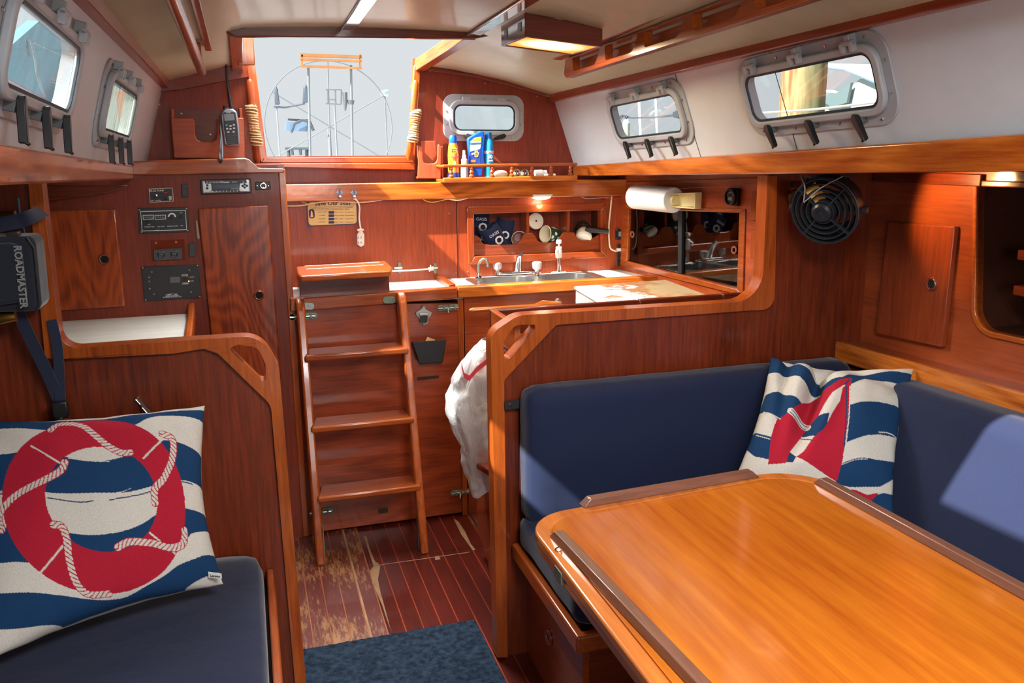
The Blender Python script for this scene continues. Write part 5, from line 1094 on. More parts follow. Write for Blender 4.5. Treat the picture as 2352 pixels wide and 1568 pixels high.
# ---- pillows
def inpoly(X, Y, P):
    r = np.zeros(X.shape, bool); n = len(P)
    for i in range(n):
        x1, y1 = P[i-1]; x2, y2 = P[i]
        if y1 == y2: continue
        r ^= ((y1 > Y) != (y2 > Y)) & (X < (x2-x1)*(Y-y1)/(y2-y1)+x1)
    return r
def smooth(P, k=6, closed=False):
    P = [np.array(p, float) for p in P]; n = len(P); out = []
    for i in range(n if closed else n-1):
        a, b, c, d = (P[(i-1) % n], P[i], P[(i+1) % n], P[(i+2) % n]) if closed else (P[max(i-1, 0)], P[i], P[i+1], P[min(i+2, n-1)])
        for j in range(k):
            f = j/k; out.append(.5*(2*b+(c-a)*f+(2*a-5*b+4*c-d)*f*f+(-a+3*b-3*c+d)*f**3))
    if not closed: out.append(P[-1])
    return out
cW, cB, cR = np.array(hx('#c6bfb4')[:3]), np.array(hx('#14365a')[:3]), np.array(hx('#a51a2e')[:3])
def dist_path(X, Y, P, closed=False):
    P = smooth(P, 6); best = np.full(X.shape, 1e9); arc = np.zeros(X.shape); side = np.zeros(X.shape); L = 0
    for a, b in zip(P, P[1:]):
        d = b-a; l = np.hypot(*d)
        if l < 1e-6: continue
        t_ = np.clip(((X-a[0])*d[0]+(Y-a[1])*d[1])/(l*l), 0, 1); qx, qy = X-(a[0]+d[0]*t_), Y-(a[1]+d[1]*t_); ds = np.hypot(qx, qy)
        m_ = ds < best; best = np.where(m_, ds, best); arc = np.where(m_, L+t_*l, arc); side = np.where(m_, (qx*-d[1]+qy*d[0])/l, side); L += l
    return best, arc, side
def print_buoy(X, Y):
    C = np.empty(X.shape+(3,)); C[:] = cW
    def band(up, lo): 
        P = smooth(up)+smooth(lo)[::-1]; m_ = inpoly(X, Y, P); C[m_] = cB
    band([(-300, 240), (0, 228), (150, 240), (370, 265), (560, 250), (700, 225), (850, 200), (1040, 180), (1200, 170)], [(-300, 300), (0, 315), (120, 320), (250, 345), (500, 380), (680, 320), (760, 262), (850, 236), (1040, 236), (1200, 240)])
    band([(-300, 500), (0, 488), (180, 472), (300, 500), (420, 532), (540, 528), (680, 480), (800, 410), (890, 394), (1005, 402), (1200, 410)], [(-300, 690), (0, 688), (160, 692), (300, 706), (480, 702), (640, 690), (770, 650), (900, 604), (1005, 590), (1200, 590)])
    band([(-300, 900), (-20, 890), (150, 840), (270, 862), (350, 900), (480, 910), (620, 885), (720, 840), (800, 785), (900, 745), (1005, 738), (1200, 740)], [(-300, 1040), (0, 1046), (120, 1043), (350, 1060), (600, 1040), (800, 980), (900, 920), (960, 880), (1005, 850), (1200, 800)])
    band([(-300, 1200), (0, 1190), (150, 1185), (300, 1200), (450, 1222), (560, 1218), (640, 1192), (800, 1092), (900, 1020), (1000, 978), (1080, 950), (1200, 930)], [(-300, 1340), (0, 1350), (200, 1350), (330, 1365), (480, 1310), (700, 1245), (850, 1192), (1010, 1075), (1120, 1020), (1200, 990)])
    for P in ([(-50, 696), (40, 700)], [(255, 730), (400, 750), (480, 744)], [(560, 735), (700, 700), (780, 672)], [(940, 603), (1005, 600)]):
        d_, _, _ = dist_path(X, Y, P); C[d_ < 3] = cB
    for P in ([(360, 522), (480, 534), (560, 530)], [(-60, 482), (60, 478), (180, 468)], [(-60, 684), (30, 684)]):
        d_, _, _ = dist_path(X, Y, P); C[d_ < 2] = cW
    d_, ar, _ = dist_path(X, Y, [(545, 712), (620, 690), (665, 668)]); C[d_ < 5*(1-ar/150)] = cW
    e1 = ((X-492)/461)**2+((Y-730)/460)**2; e2 = ((X-523)/277)**2+((Y-720)/268)**2
    C[(e1 < 1) & (e2 > 1)] = cR
    for a, b in (((175, 445), (320, 550)), ((838, 390), (733, 505)), ((755, 882), (810, 920)), ((862, 950), (882, 965)), ((325, 960), (203, 1100))):
        d_, _, _ = dist_path(X, Y, [a, b]); C[d_ < 5] = cW
    for P in ([(265, 345), (300, 303), (370, 300), (430, 325), (500, 395), (560, 448), (620, 478), (665, 476)], [(832, 362), (880, 378), (893, 430), (880, 510), (835, 605), (790, 660), (788, 732)],
              [(343, 545), (322, 590), (240, 640), (120, 700), (50, 760), (12, 820), (28, 885)], [(280, 865), (318, 872), (340, 930), (348, 1030), (375, 1140), (430, 1193), (525, 1188)], [(590, 965), (650, 935), (760, 930), (860, 940), (928, 912), (942, 850)]):
        d_, ar, sd = dist_path(X, Y, P); st = ((ar+sd*.9) % 24) > 6.5
        C[d_ < 20] = cR; C[(d_ < 16.5) & st] = cW
    return C
def print_sail(X, Y):
    C = np.empty(X.shape+(3,)); C[:] = cW
    def poly(P, c, s=True): C[inpoly(X, Y, smooth(P, 5, True) if s else P)] = c
    poly([(300, 60), (420, 120), (590, 205), (580, 330), (480, 285), (300, 260)], cB, False)
    poly([(585, 205), (740, 290), (735, 440), (660, 400), (575, 335)], cB, False)
    poly([(735, 350), (880, 340), (930, 300), (1100, 262), (1250, 240), (1420, 262), (1372, 338), (1200, 325), (1040, 340), (940, 400), (735, 440)], cB, False)
    poly([(300, 430), (430, 432), (560, 500), (640, 560), (430, 660), (380, 620), (230, 560)], cB, False)
    poly([(150, 720), (235, 730), (380, 780), (360, 930), (240, 900), (150, 840)], cB, False)
    poly([(700, 640), (775, 636), (750, 740), (690, 795), (575, 760), (640, 690)], cB, False); poly([(490, 870), (545, 915), (520, 960), (440, 950)], cB, False)
    poly([(905, 575), (1000, 545), (1120, 528), (1340, 535), (1310, 765), (1130, 765), (1020, 790), (890, 838)], cB, False)
    poly([(850, 985), (960, 950), (1100, 940), (1290, 940), (1290, 1050), (1150, 1110), (960, 1120), (830, 1110)], cB, False)
    poly([(1100, 1170), (1180, 1150), (1290, 1160), (1290, 1400), (900, 1400)], cB, False)
    poly([(985, 1140), (1060, 1165), (1140, 1150), (1080, 1220), (980, 1250), (700, 1200), (600, 1100)], cR, False)
    poly([(945, 340), (860, 362), (800, 400), (745, 408), (735, 440), (690, 446), (600, 510), (500, 590), (400, 650), (362, 760), (343, 960), (470, 960), (500, 880), (560, 800), (640, 690), (700, 640), (740, 560), (800, 470), (870, 420), (900, 385)], cR, False)
    poly([(870, 455), (862, 520), (790, 632), (705, 634), (750, 560), (810, 480)], cW, False)
    poly([(945, 345), (905, 400), (870, 440), (850, 540), (790, 640), (740, 740), (660, 800), (600, 880), (545, 915), (640, 970), (835, 1090), (868, 960), (885, 850), (905, 640), (930, 430)], cR, False)
    for P, c, w_ in (([(900, 420), (892, 640), (880, 860)], cB, 5), ([(925, 420), (912, 640), (888, 860)], cW, 4), ([(500, 590), (630, 700)], cW, 22), ([(497, 600), (615, 706)], cB, 3), ([(510, 584), (638, 694)], cB, 3), ([(285, 575), (430, 640)], cW, 4), ([(230, 745), (355, 790)], cW, 3),
                    ([(575, 775), (660, 820)], cB, 3), ([(1130, 750), (1210, 745), (1310, 765)], cW, 4), ([(870, 972), (1000, 938), (1180, 950)], cB, 3), ([(930, 828), (1060, 780)], cW, 3)):
        d_, _, _ = dist_path(X, Y, P); C[d_ < w_] = c
    return C
def pillow(name, lab, corners, pxc, n, thick, prn, NX, dent=None, seed=0, pinch=.06, tag_=None):
    """corners: 3D TL, TR, BR, BL ; pxc the same corners in the print's own drawing units"""
    TL, TR, BR, BL = [V(c) for c in corners]; n = V(n).normalized(); mb = MB(); bm = mb.bm
    def pos(u, v_, s):
        P = TL.lerp(TR, u).lerp(BL.lerp(BR, u), v_); a, b = 2*u-1, 2*v_-1
        cx = (TL+TR+BR+BL)/4; e = max(0, 1-a**4)*max(0, 1-b**4); pin = pinch*(1-a*a)*(b*b*b*b)+0
        P = P+(cx-P)*(pinch*((1-a*a)*b**6+(1-b*b)*a**6))
        h = thick*(max(0, 1-a*a)*max(0, 1-b*b))**.42
        w_ = .006*noise.noise(V((a*2.2+seed, b*2.2, 1)))+.004*math.sin((a*1.6+b*3+seed)*4)*max(0, a*b)*(.4+e)+.006*noise.noise(V((a*5+seed, b*5, 4)))*(1-min(1, h/thick))*1.2
        if dent and s > 0: h += dent(a, b)
        return P+n*(s*h+w_)
    front = [[bm.verts.new(pos(i/NX, j/NX, 1)) for i in range(NX+1)] for j in range(NX+1)]
    for j in range(NX):
        for i in range(NX): bm.faces.new((front[j][i], front[j][i+1], front[j+1][i+1], front[j+1][i]))
    k = 4; bk = {}
    def bv(i, j):
        if i in (0, NX) or j in (0, NX): return front[j][i]
        if (i, j) not in bk: bk[i, j] = bm.verts.new(pos(i/NX, j/NX, -1))
        return bk[i, j]
    for j in range(NX):
        for i in range(NX): bm.faces.new((bv(i, j), bv(i, j+1), bv(i+1, j+1), bv(i+1, j)))
    bm.verts.index_update(); nf = (NX+1)**2
    uu_, vv_ = np.meshgrid(np.arange(NX+1)/NX, np.arange(NX+1)/NX); p_ = [np.array(q, float) for q in pxc]
    X = (p_[0][0]*(1-uu_)+p_[1][0]*uu_)*(1-vv_)+(p_[3][0]*(1-uu_)+p_[2][0]*uu_)*vv_; Y = (p_[0][1]*(1-uu_)+p_[1][1]*uu_)*(1-vv_)+(p_[3][1]*(1-uu_)+p_[2][1]*uu_)*vv_
    C = prn(X, Y).reshape(-1, 3)
    o_ = obj(name, mb, printed(name+'_cloth_'+str(seed)), sharp=80)
    nv = len(o_.data.vertices); A = np.ones((nv, 4), np.float32); A[:] = (*cW, 1); A[:nf, :3] = C
    at_ = o_.data.color_attributes.new('print', 'FLOAT_COLOR', 'POINT'); at_.data.foreach_set('color', A.ravel())
    return setp(o_, lab, 'pillow')
# lifebuoy pillow leaning on the port bulkhead
TL_, TR_, BR_, BL_ = at(-95, 968, Y=2.05), at(470, 930, Y=2.02), at(512, 1340, Y=1.86), at(-60, 1530, Y=1.66)
nn_ = (TR_-TL_).cross(BL_-TL_).normalized(); nn_ = nn_ if nn_.dot(CAM-TL_) > 0 else -nn_
def z2(x, y): return (x*2.214, (y-860)*2.214)
lp_ = pillow('throw_pillow', 'large striped pillow printed with a red lifebuoy, on the port settee', [p+nn_*.0 for p in (TL_, TR_, BR_, BL_)], [z2(-95, 968), z2(470, 930), z2(512, 1340), z2(-60, 1530)], nn_, .072, print_buoy, 330, seed=3, pinch=.10)
tg = at(492, 1318, Y=1.84); tl_ = obj('care_label', MB().prism([tg+V((-.012, 0, .008)), tg+V((.016, -.01, .004)), tg+V((.016, -.01, -.008)), tg+V((-.012, 0, -.006))], (0, -.0008, 0)), WHT, lp_)
text('Lavenc', .008, frame_m(tg+V((.002, -.0075, -.001)), V((1, -.3, -.12)), V((0, 0, 1))), BLK, 'lettering', lp_)
TL_, TR_, BR_, BL_ = at(1770, 820, Y=2.0), at(2098, 848, Y=1.80), at(2050, 1195, Y=1.60), at(1668, 1140, Y=1.80)
nn_ = (TR_-TL_).cross(BL_-TL_).normalized(); nn_ = nn_ if nn_.dot(CAM-TL_) > 0 else -nn_
def z5(x, y): return ((x-1652)*3.136, (y-780)*3.136)
def dent(a, b): return -.062*math.exp(-((a+.28+b*.05)/.13)**2)*max(0, (.55-b))**.8-.022*math.exp(-((a+.60-b*.15)/.09)**2)*max(0, .5-b)+.015*math.exp(-((a+.1+b*.25)/.12)**2)*max(0, .7-abs(b))+.012*math.exp(-((b-.05)/.5)**2-((a-.35)/.3)**2)-.02*math.exp(-((b+.95-(a*.3))/.14)**2)
pillow('throw_pillow', 'striped pillow printed with a red sailboat, dented at its top, in the dinette corner', (TL_, TR_, BR_, BL_), [z5(1770, 820), z5(2098, 848), z5(2050, 1195), z5(1668, 1140)], nn_, .062, print_sail, 260, dent=dent, seed=9, pinch=.09)
# ---- carpet
def carpet_mat():
    mt, t_, p = base_mat('rug'); N, L = t_.nodes, t_.links; tc = N.new('ShaderNodeTexCoord'); v1 = N.new('ShaderNodeTexVoronoi'); v1.inputs['Scale'].default_value = 130
    n = N.new('ShaderNodeTexNoise'); n.inputs['Scale'].default_value = 60; n.inputs['Detail'].default_value = 6
    L.new(tc.outputs['Object'], v1.inputs['Vector']); L.new(tc.outputs['Object'], n.inputs['Vector'])
    cr = N.new('ShaderNodeValToRGB'); cr.color_ramp.elements[0].position = .35; cr.color_ramp.elements[0].color = hx('#131c27'); cr.color_ramp.elements[1].position = .7; cr.color_ramp.elements[1].color = hx('#2b3b4c'); L.new(n.outputs['Fac'], cr.inputs[0]); L.new(cr.outputs[0], p.inputs['Base Color'])
    b = N.new('ShaderNodeBump'); b.inputs['Strength'].default_value = 1; b.inputs['Distance'].default_value = .006; L.new(n.outputs['Fac'], b.inputs['Height']); L.new(b.outputs[0], p.inputs['Normal']); p.inputs['Roughness'].default_value = .95; p.inputs['Specular IOR Level'].default_value = .15; return mt
mb = MB(); nx_, ny_ = 90, 150; c00, c10 = at(700, 1490, Z=.008), at(1090, 1422, Z=.008); x0c, x1c = c00.x-.02, c10.x; yfar = (c00.y+c10.y)/2-.005
g = [[mb.bm.verts.new((x0c+(x1c-x0c)*i/nx_, yfar-1.2*j/ny_, .008+.0035*noise.noise(V((i*1.1, j*1.1, 0)))+.003*noise.noise(V((i*.4, j*.9, 7))))) for i in range(nx_+1)] for j in range(ny_+1)]
for j in range(ny_):
    for i in range(nx_): mb.bm.faces.new((g[j][i], g[j+1][i], g[j+1][i+1], g[j][i+1]))
rg_ = obj('rug', mb, carpet_mat(), sharp=180); sm = rg_.modifiers.new('t', 'SOLIDIFY'); sm.thickness = .006; sm.offset = 0; setp(rg_, 'mottled dark blue pile mat lying in the walkway', 'rug')
# ---- fan
fc_ = at(1897, 482, Y=1.93); ff = thing('cabin_fan', 'black caged cabin fan hanging under the starboard shelf board', 'fan', fc_)
fa = V((-1, -.58, -.30)).normalized()
def fm_(o, ax): 
    x = V((0, 0, 1)).cross(ax).normalized(); y = ax.cross(x); mm_ = Matrix((x, y, ax)).transposed().to_4x4(); mm_.translation = o; return mm_
FM = fm_(fc_, fa); GRY = plain('fan_grey', '#262a30', .4)
obj('housing', MB().lathe([(.088, .012), (.092, .010), (.090, -.03), (.078, -.06), (.062, -.075), (.060, -.072), (.075, -.056), (.086, -.03), (.086, .010), (.088, .012)], fc_, fa, 44), GRY, ff)
for r in (.030, .045, .060, .075, .088): obj('guard_ring', MB().lathe([(r-.0016, .010-(r/.09)**2*.008+.014), (r+.0016, .010-(r/.09)**2*.008+.014), (r+.0020, .003), (r-.002, .003), (r-.0016, .010-(r/.09)**2*.008+.014)], fc_, fa, 44), GRY, ff)
for k in range(4):
    a_ = math.radians(48+90*k); r0, r1 = .02, .09; d = FM.to_3x3() @ V((math.cos(a_), math.sin(a_), 0)); s_ = FM.to_3x3() @ V((-math.sin(a_), math.cos(a_), 0))*.0022
    P = [fc_+d*r0+fa*.024-s_, fc_+d*r1+fa*.016-s_, fc_+d*r1+fa*.016+s_, fc_+d*r0+fa*.024+s_]; obj('guard_spoke', MB().prism(P, -fa*.010), GRY, ff)
hb_ = obj('hub_cap', MB().lathe([(.026, .005), (.028, .016), (.026, .030), (.020, .036), (.012, .036), (.011, .034), (.004, .034), (0, .036)], fc_, fa, 18), plain('fan_hub', '#23262c', .35), ff, sharp=20)
for k in range(3):
    a_ = k*2.094+.3; P = [];
    for (r, tw, w_) in ((.02, .5, .012), (.05, .4, .026), (.078, .3, .030)): P.append((r, tw, w_))
    A = [FM @ V((math.cos(a_-w_/r*.9)*r, math.sin(a_-w_/r*.9)*r, -.012-.010)) for r, tw, w_ in P]; B2 = [FM @ V((math.cos(a_+w_/r*.6)*r, math.sin(a_+w_/r*.6)*r, -.012+.008)) for r, tw, w_ in P]
    obj('blade', MB().prism(A+B2[::-1], fa*.0015), BRASS, ff)
mt_ = obj('motor', MB().lathe([(0, -.095), (.024, -.095), (.030, -.07), (.030, -.03), (.02, -.015)], fc_, fa, 24), plain('fan_hub', '#23262c', .35), ff)
sx_ = FM.to_3x3() @ V((1, 0, 0))
for s in (-1, 1):
    a_ = fc_+sx_*.094*s-fa*.012; tpp = V((fc_.x+.012+s*.058, fc_.y+.02, 1.368+.0)); w_ = fa*.011
    obj('bracket_arm', MB().prism([a_-w_, a_+w_, tpp+w_, tpp-w_], sx_*.003*s), GRY, ff); obj('pivot_knob', MB().lathe([(.011, 0), (.011, .008), (.008, .011), (0, .011)], a_, sx_*s, 12), GRY, ff)
obj('bracket_top', MB().box((fc_.x-.05, fc_.y+.005, 1.366), (fc_.x+.08, fc_.y+.035, 1.372)), GRY, ff)
cbl = cord('fan_wire', 'thin wire curled over the top left of the fan', [fc_+V((-.01, -.07, .09)), fc_+V((-.06, -.05, .06)), fc_+V((-.092, -.04, .030)), fc_+V((-.085, -.02, .026)), fc_+V((-.07, 0, .06)), fc_+V((-.05, .05, .088))], .0015, plain('grey_wire', '#96918c', .5))
# brass lamp behind the fan
bl = thing('brass_lamp', 'small brass reading lamp on the divider just left of the fan', 'lamp', at(1826, 452, Y=2.10)); p = wloc(bl)
obj('cup', MB().lathe([(.0, .03), (.024, .03), (.026, .02), (.022, 0), (.012, -.025), (0, -.03)], p, (-.3, -.9, -.1), 24), BRASS, bl); obj('mount', MB().tube([p, V((p.x, YB, p.z+.015))], .006, 10), BRASS, bl)
obj('collar', MB().box(p+V((-.012, -.008, .026)), p+V((.01, .01, .045))), plain('dark_bronze', '#3a3526', .5, .6), bl)
lmp = bpy.data.lights.new('reading_glow', 'SPOT'); lmp.energy = 3.0; lmp.color = (1, .62, .25); lmp.spot_size = 1.5; lmp.spot_blend = .3; lmp.shadow_soft_size = .02
lo2 = bpy.data.objects.new('reading_glow', lmp); COL.objects.link(lo2); lo2.location = (1.60, 1.84, 1.36); lo2.rotation_euler = (V(lo2.location)-V((1.787, 1.80, 1.29))).to_track_quat('Z', 'Y').to_euler()
# ---- trash bag hanging behind the divider post
tbg = thing('trash_bag', 'white plastic trash bag with red drawstring hanging by the divider post', 'bag', at(1085, 1140, Y=2.62))
prof = [(778, 1108, 1150), (800, 1088, 1150), (830, 1062, 1150), (870, 1038, 1150), (905, 1026, 1150), (940, 1027, 1150), (980, 1040, 1150), (1020, 1056, 1150), (1050, 1060, 1150), (1080, 1066, 1148), (1110, 1076, 1140), (1140, 1086, 1104)]
def bagmat():
    mt, t_, p = base_mat('bag_film'); N, L = t_.nodes, t_.links; p.inputs['Base Color'].default_value = hx('#dcdcda'); p.inputs['Roughness'].default_value = .3; p.inputs['Alpha'].default_value = .72
    p.inputs['Transmission Weight'].default_value = .0; tc = N.new('ShaderNodeTexCoord'); n = N.new('ShaderNodeTexNoise'); n.inputs['Scale'].default_value = 16; n.inputs['Detail'].default_value = 6; n.inputs['Distortion'].default_value = 1.5
    mp = N.new('ShaderNodeMapping'); mp.inputs['Scale'].default_value = (1, 1, .4); L.new(tc.outputs['Object'], mp.inputs[0]); L.new(mp.outputs[0], n.inputs['Vector'])
    b = N.new('ShaderNodeBump'); b.inputs['Strength'].default_value = 1; b.inputs['Distance'].default_value = .02; L.new(n.outputs['Fac'], b.inputs['Height']); L.new(b.outputs[0], p.inputs['Normal']); return mt
mb = MB(); prev = None; nseg = 40
sp_ = []
for i in range(len(prof)-1):
    for k in range(5): f = k/5; sp_.append([prof[i][q]+(prof[i+1][q]-prof[i][q])*f for q in range(3)])
sp_.append(prof[-1])
for i, (y, xl2, xr2) in enumerate(sp_):
    a, b = at(xl2, y, Y=2.62), at(xr2, y, Y=2.62); c = (a+b)/2; hw = (b-a).length/2
    cur = []
    for k in range(nseg):
        an = 2*math.pi*k/nseg; rr_ = 1+.20*noise.noise(V((math.cos(an)*1.6, math.sin(an)*1.6, i*.10)))+.05*math.sin(an*9+i*.12)*(.4+.6*min(1, i/10))+.10*noise.noise(V((math.cos(an)*4, math.sin(an)*4, i*.28)))+.05*noise.noise(V((math.cos(an)*9, math.sin(an)*9, i*.5)))
        rr_ = min(rr_, 1.04) if math.cos(an) < -.9 else rr_
        cur.append(mb.bm.verts.new(c+V((math.cos(an)*hw*rr_, math.sin(an)*min(hw, .075)*1.1*rr_, 0))))
    if prev:
        for k in range(nseg): mb.bm.faces.new((prev[k-1], prev[k], cur[k], cur[k-1]))
    prev = cur
mb.bm.faces.new(prev)
obj('bag_film', mb, bagmat(), tbg, sharp=60)
RB = plain('red_tape', '#e0364a', .4, alpha=.8)
dp = [at(x, y, Y=2.53) for x, y in ((1060, 838), (1066, 862), (1078, 868), (1095, 848), (1120, 828))]
rb_ = MB()
for a, b in zip(dp, dp[1:]): rb_.prism([a+V((0, 0, .009)), b+V((0, 0, .009)), b-V((0, 0, .009)), a-V((0, 0, .009))], (0, -.0015, 0))
obj('drawstring', rb_, RB, tbg)
# ---- things on the engine box front: opener and little bin
def e3(x, y, Y=YC-.022): return at(640+x/2.307, 660+y/2.307, Y=Y)
t = thing('bottle_opener', 'cast metal wall bottle opener on the engine box front', 'opener', e3(767, 190)); 
P = [e3(x, y, YC-.001) for x, y in ((757, 94), (772, 94), (778, 112), (812, 130), (806, 148), (792, 162), (790, 188), (768, 200), (748, 188), (742, 160), (726, 146), (724, 130), (754, 112))]
obj('body', MB().prism(P, (0, -.008, 0)), plain('cast_zinc', '#a9a7a2', .4, .8, vary=.2), t, bevel=.002); P = [e3(x, y, YC-.0095) for x, y in ((748, 152), (790, 150), (788, 182), (768, 196), (750, 182))]; obj('mouth', MB().prism(P, (0, -.002, 0)), BLK, t, bevel=.001)
P = [e3(x, y, YC-.011) for x, y in ((740, 134), (798, 132), (792, 150), (766, 146), (744, 152))]; obj('tooth', MB().prism(P, (0, -.012, 0)), plain('cast_zinc', '#a9a7a2', .4, .8, vary=.2), t, bevel=.003)
for x, y in ((764, 101), (769, 190)): screw(t, e3(x, y, YC-.010), r=.004, mat=BRASSG)
t = thing('cap_bin', 'black tapered pocket holding bits of card under the bottle opener', 'bin', e3(800, 400, YC-.02))
A = [e3(x, y, YC-.046) for x, y in ((709, 290), (889, 277), (866, 395), (748, 405))]; B2 = [e3(x, y, YC-.001) for x, y in ((709, 286), (889, 273), (872, 388), (752, 398))]
obj('front', MB().prism(A, (0, .004, 0)), BLKM, t, bevel=.001)
for i in (1, 2, 3): obj('side', MB().prism([A[i], A[(i+1) % 4], B2[(i+1) % 4], B2[i]], (0, .001, -.002)), BLKM, t)
P = [e3(x, y, YC-.02) for x, y in ((770, 300), (787, 262), (828, 276), (815, 300))]; cd = obj('card_scrap', MB().prism(P, (0, -.003, 0)), plain('card_tan', '#cfa37a', .8), None); setp(cd, 'scrap of tan card sticking out of the black pocket', 'card')
# small blank emblem mark under the bin
obj('worn_lettering', MB().prism([at(958, 866, Y=YC-.001), at(1008, 862, Y=YC-.001), at(1008, 868, Y=YC-.001), at(958, 874, Y=YC-.001)], (0, -.0004, 0)), plain('burnt_mark', '#2c120a', .7, vary=.5), eb)

# ================================================================== NAV STATION THINGS
def k3(x, y, Y=YC-.001): return at(300+x/4.611, 380+y/4.611, Y=Y)     # instrument close-up
ZB, UX = V((0, 0, 1)), V((1, 0, 0))
def lab3(s, size, x, y, t_, off=.004, mat=INK, **k): return text(s, size, frame_m(k3(x, y, YC-.001-off), UX, ZB), mat, 'lettering', t_, .0002, **k)
def slabp(nm, t_, pts, mat, d, off=0, bev=.001): return obj(nm, MB().prism([k3(x, y, YC-.001-off) for x, y in pts], (0, -d, 0)), mat, t_, bevel=bev)
PAN = plain('panel_black', '#1b1d20', .45, vary=.15)
t = thing('bilge_switch', 'worn bilge pump switch plate with red lamp at the top of the locker wall', 'switch', k3(325, 390))
slabp('plate', t, [(192, 245), (445, 235), (458, 380), (205, 393)], PAN, .003); obj('rim', MB().ring([k3(x, y, YC-.0045) for x, y in ((192, 245), (445, 235), (458, 380), (205, 393))], [k3(x, y, YC-.0045) for x, y in ((199, 252), (439, 242), (450, 373), (211, 386))], (0, -.0008, 0)), plain('plate_rim', '#b9a68e', .5, .3), t)
lab3('BILGE PUMP', .0085, 275, 268, t, .0055); slabp('lamp', t, [(350, 278), (390, 276), (392, 294), (352, 296)], plain('red_lamp', '#a3121a', .3), .003, .003)
for x, y, r in ((272, 318, .0055), (380, 345, .0050)): obj('knob', MB().lathe([(r, 0), (r, .004), (r*.8, .010), (0, .011)], k3(x, y, YC-.004), (0, -1, 0), 14), CHROME if x < 300 else BLK, t)
slabp('worn_patch', t, [(402, 325), (432, 322), (440, 358), (410, 372)], plain('worn_alu', '#b7aa95', .6), .0005, .003, 0); lab3('OFF   AUTO', .006, 265, 372, t, .0045)
for (P, lab) in (([(538, 196), (606, 194), (614, 332), (546, 334)], 'black rubber cover to the left of the stereo'), ([(617, 824), (684, 822), (690, 958), (624, 962)], 'black rubber cover beside the twin volt meter')):
    t = thing('vent_cover', lab, 'cover', k3(*P[3])); slabp('body', t, P, plain('rubber', '#34383d', .6), .010, 0, .002)
    y0 = P[0][1]; slabp('ridge', t, [(P[0][0]+2, y0+45), (P[1][0]+1, y0+44), (P[1][0]+1, y0+50), (P[0][0]+2, y0+51)], BLK, .0006, .010, 0)
t = thing('car_stereo', 'silver and black car stereo mounted below the locker top', 'stereo', k3(1010, 300))
slabp('surround', t, [(735, 150), (1270, 138), (1285, 292), (748, 308)], BLK, .006, 0, .002); fcp = slabp('faceplate', t, [(752, 158), (1258, 148), (1268, 280), (762, 292)], plain('stereo_silver', '#a9abae', .3, .6), .016, .004, .004)
slabp('display_surround', t, [(785, 160), (1225, 152), (1230, 185), (1160, 190), (1150, 262), (860, 268), (852, 192), (788, 190)], BLK, .001, .020, 0); slabp('display', t, [(868, 205), (1145, 198), (1148, 240), (870, 248)], plain('lcd_blue', '#1e2846', .25), .001, .0212, 0)
for i_ in range(8): x = 875+i_*37; slabp('preset_button', t, [(x, 264), (x+28, 263), (x+29, 275), (x+1, 276)], BLK, .002, .020, 0)
for x, y, c in ((848, 272, 'amber'), (1172, 266, 'pale')): slabp('button', t, [(x-12, y-5), (x+12, y-6), (x+12, y+5), (x-12, y+6)], plain('btn_'+c, '#e0973f' if c == 'amber' else '#dfe0b8', .4), .002, .020, 0)
for x, y in ((812, 210), (812, 240), (1208, 200), (1208, 232), (1186, 216), (1232, 214)): obj('button', MB().lathe([(0, .004), (.0035, .003), (.0042, 0)], k3(x, y, YC-.021), (0, -1, 0), 12), BLK, t)
for x in (812, 1196): slabp('button', t, [(x-10, 172), (x+10, 171), (x+10, 178), (x-10, 179)], INK, .001, .021, 0)
lab3('CD RECEIVER', .0065, 895, 178, t, .0225); lab3('Pioneer', .0085, 1005, 176, t, .0225, bold=.0002); lab3('50Wx4', .0055, 1100, 175, t, .0225); lab3('SUPER TUNER III D', .004, 1118, 246, t, .0225)
t = thing('usb_socket', 'small black twin socket with lit blue dot to the right of the stereo', 'socket', k3(1400, 260))
slabp('plate', t, [(1320, 175), (1478, 168), (1484, 252), (1325, 262)], BLK, .004, 0, .002); cc = k3(1405, 213, YC-.005); obj('bezel', MB().lathe([(.0115, 0), (.0115, .012), (.0095, .014), (.009, .010), (0, .010)], cc, (0, -1, 0), 22), CHROME, t); obj('port', MB().lathe([(0, .0115), (.008, .0115), (.008, .010)], cc, (0, -1, 0), 18), BLK, t); obj('led', MB().lathe([(0, .0135), (.0022, .013), (.0022, .011)], cc+V((0, 0, -.006)), (0, -1, 0), 8), plain('blue_led', '#4c86ff', .3, emit=2), t)
for x in (1340, 1460): screw(t, k3(x, 215, YC-.0055), r=.003, mat=CHROME)
t = thing('meter_panel', 'black panel with two counters, dial and knobs in a white outline', 'instrument', k3(350, 715))
slabp('plate', t, [(78, 452), (607, 440), (624, 702), (95, 722)], PAN, .004, 0, .001); q1_ = [(104, 484), (583, 472), (596, 682), (120, 696)]; q2_ = [(109, 490), (578, 478), (591, 676), (125, 690)]
obj('outline', MB().ring([k3(x, y, YC-.0052) for x, y in q1_], [k3(x, y, YC-.0052) for x, y in q2_], (0, -.0004, 0)), INK, t)
for x in (188, 315):
    obj('counter_frame', MB().ring([k3(x+dx, y, YC-.0052) for dx, y in ((-60, 525), (58, 522), (60, 568), (-56, 574))], [k3(x+dx, y, YC-.0052) for dx, y in ((-55, 530), (53, 527), (55, 563), (-51, 569))], (0, -.0006, 0)), INK, t)
    for i_ in range(5): slabp('digit_wheel', t, [(x-42+i_*19, 540), (x-30+i_*19, 540), (x-30+i_*19, 556), (x-42+i_*19, 556)], plain('wheel_grey', '#6f7276', .5), .0008, .004, 0)
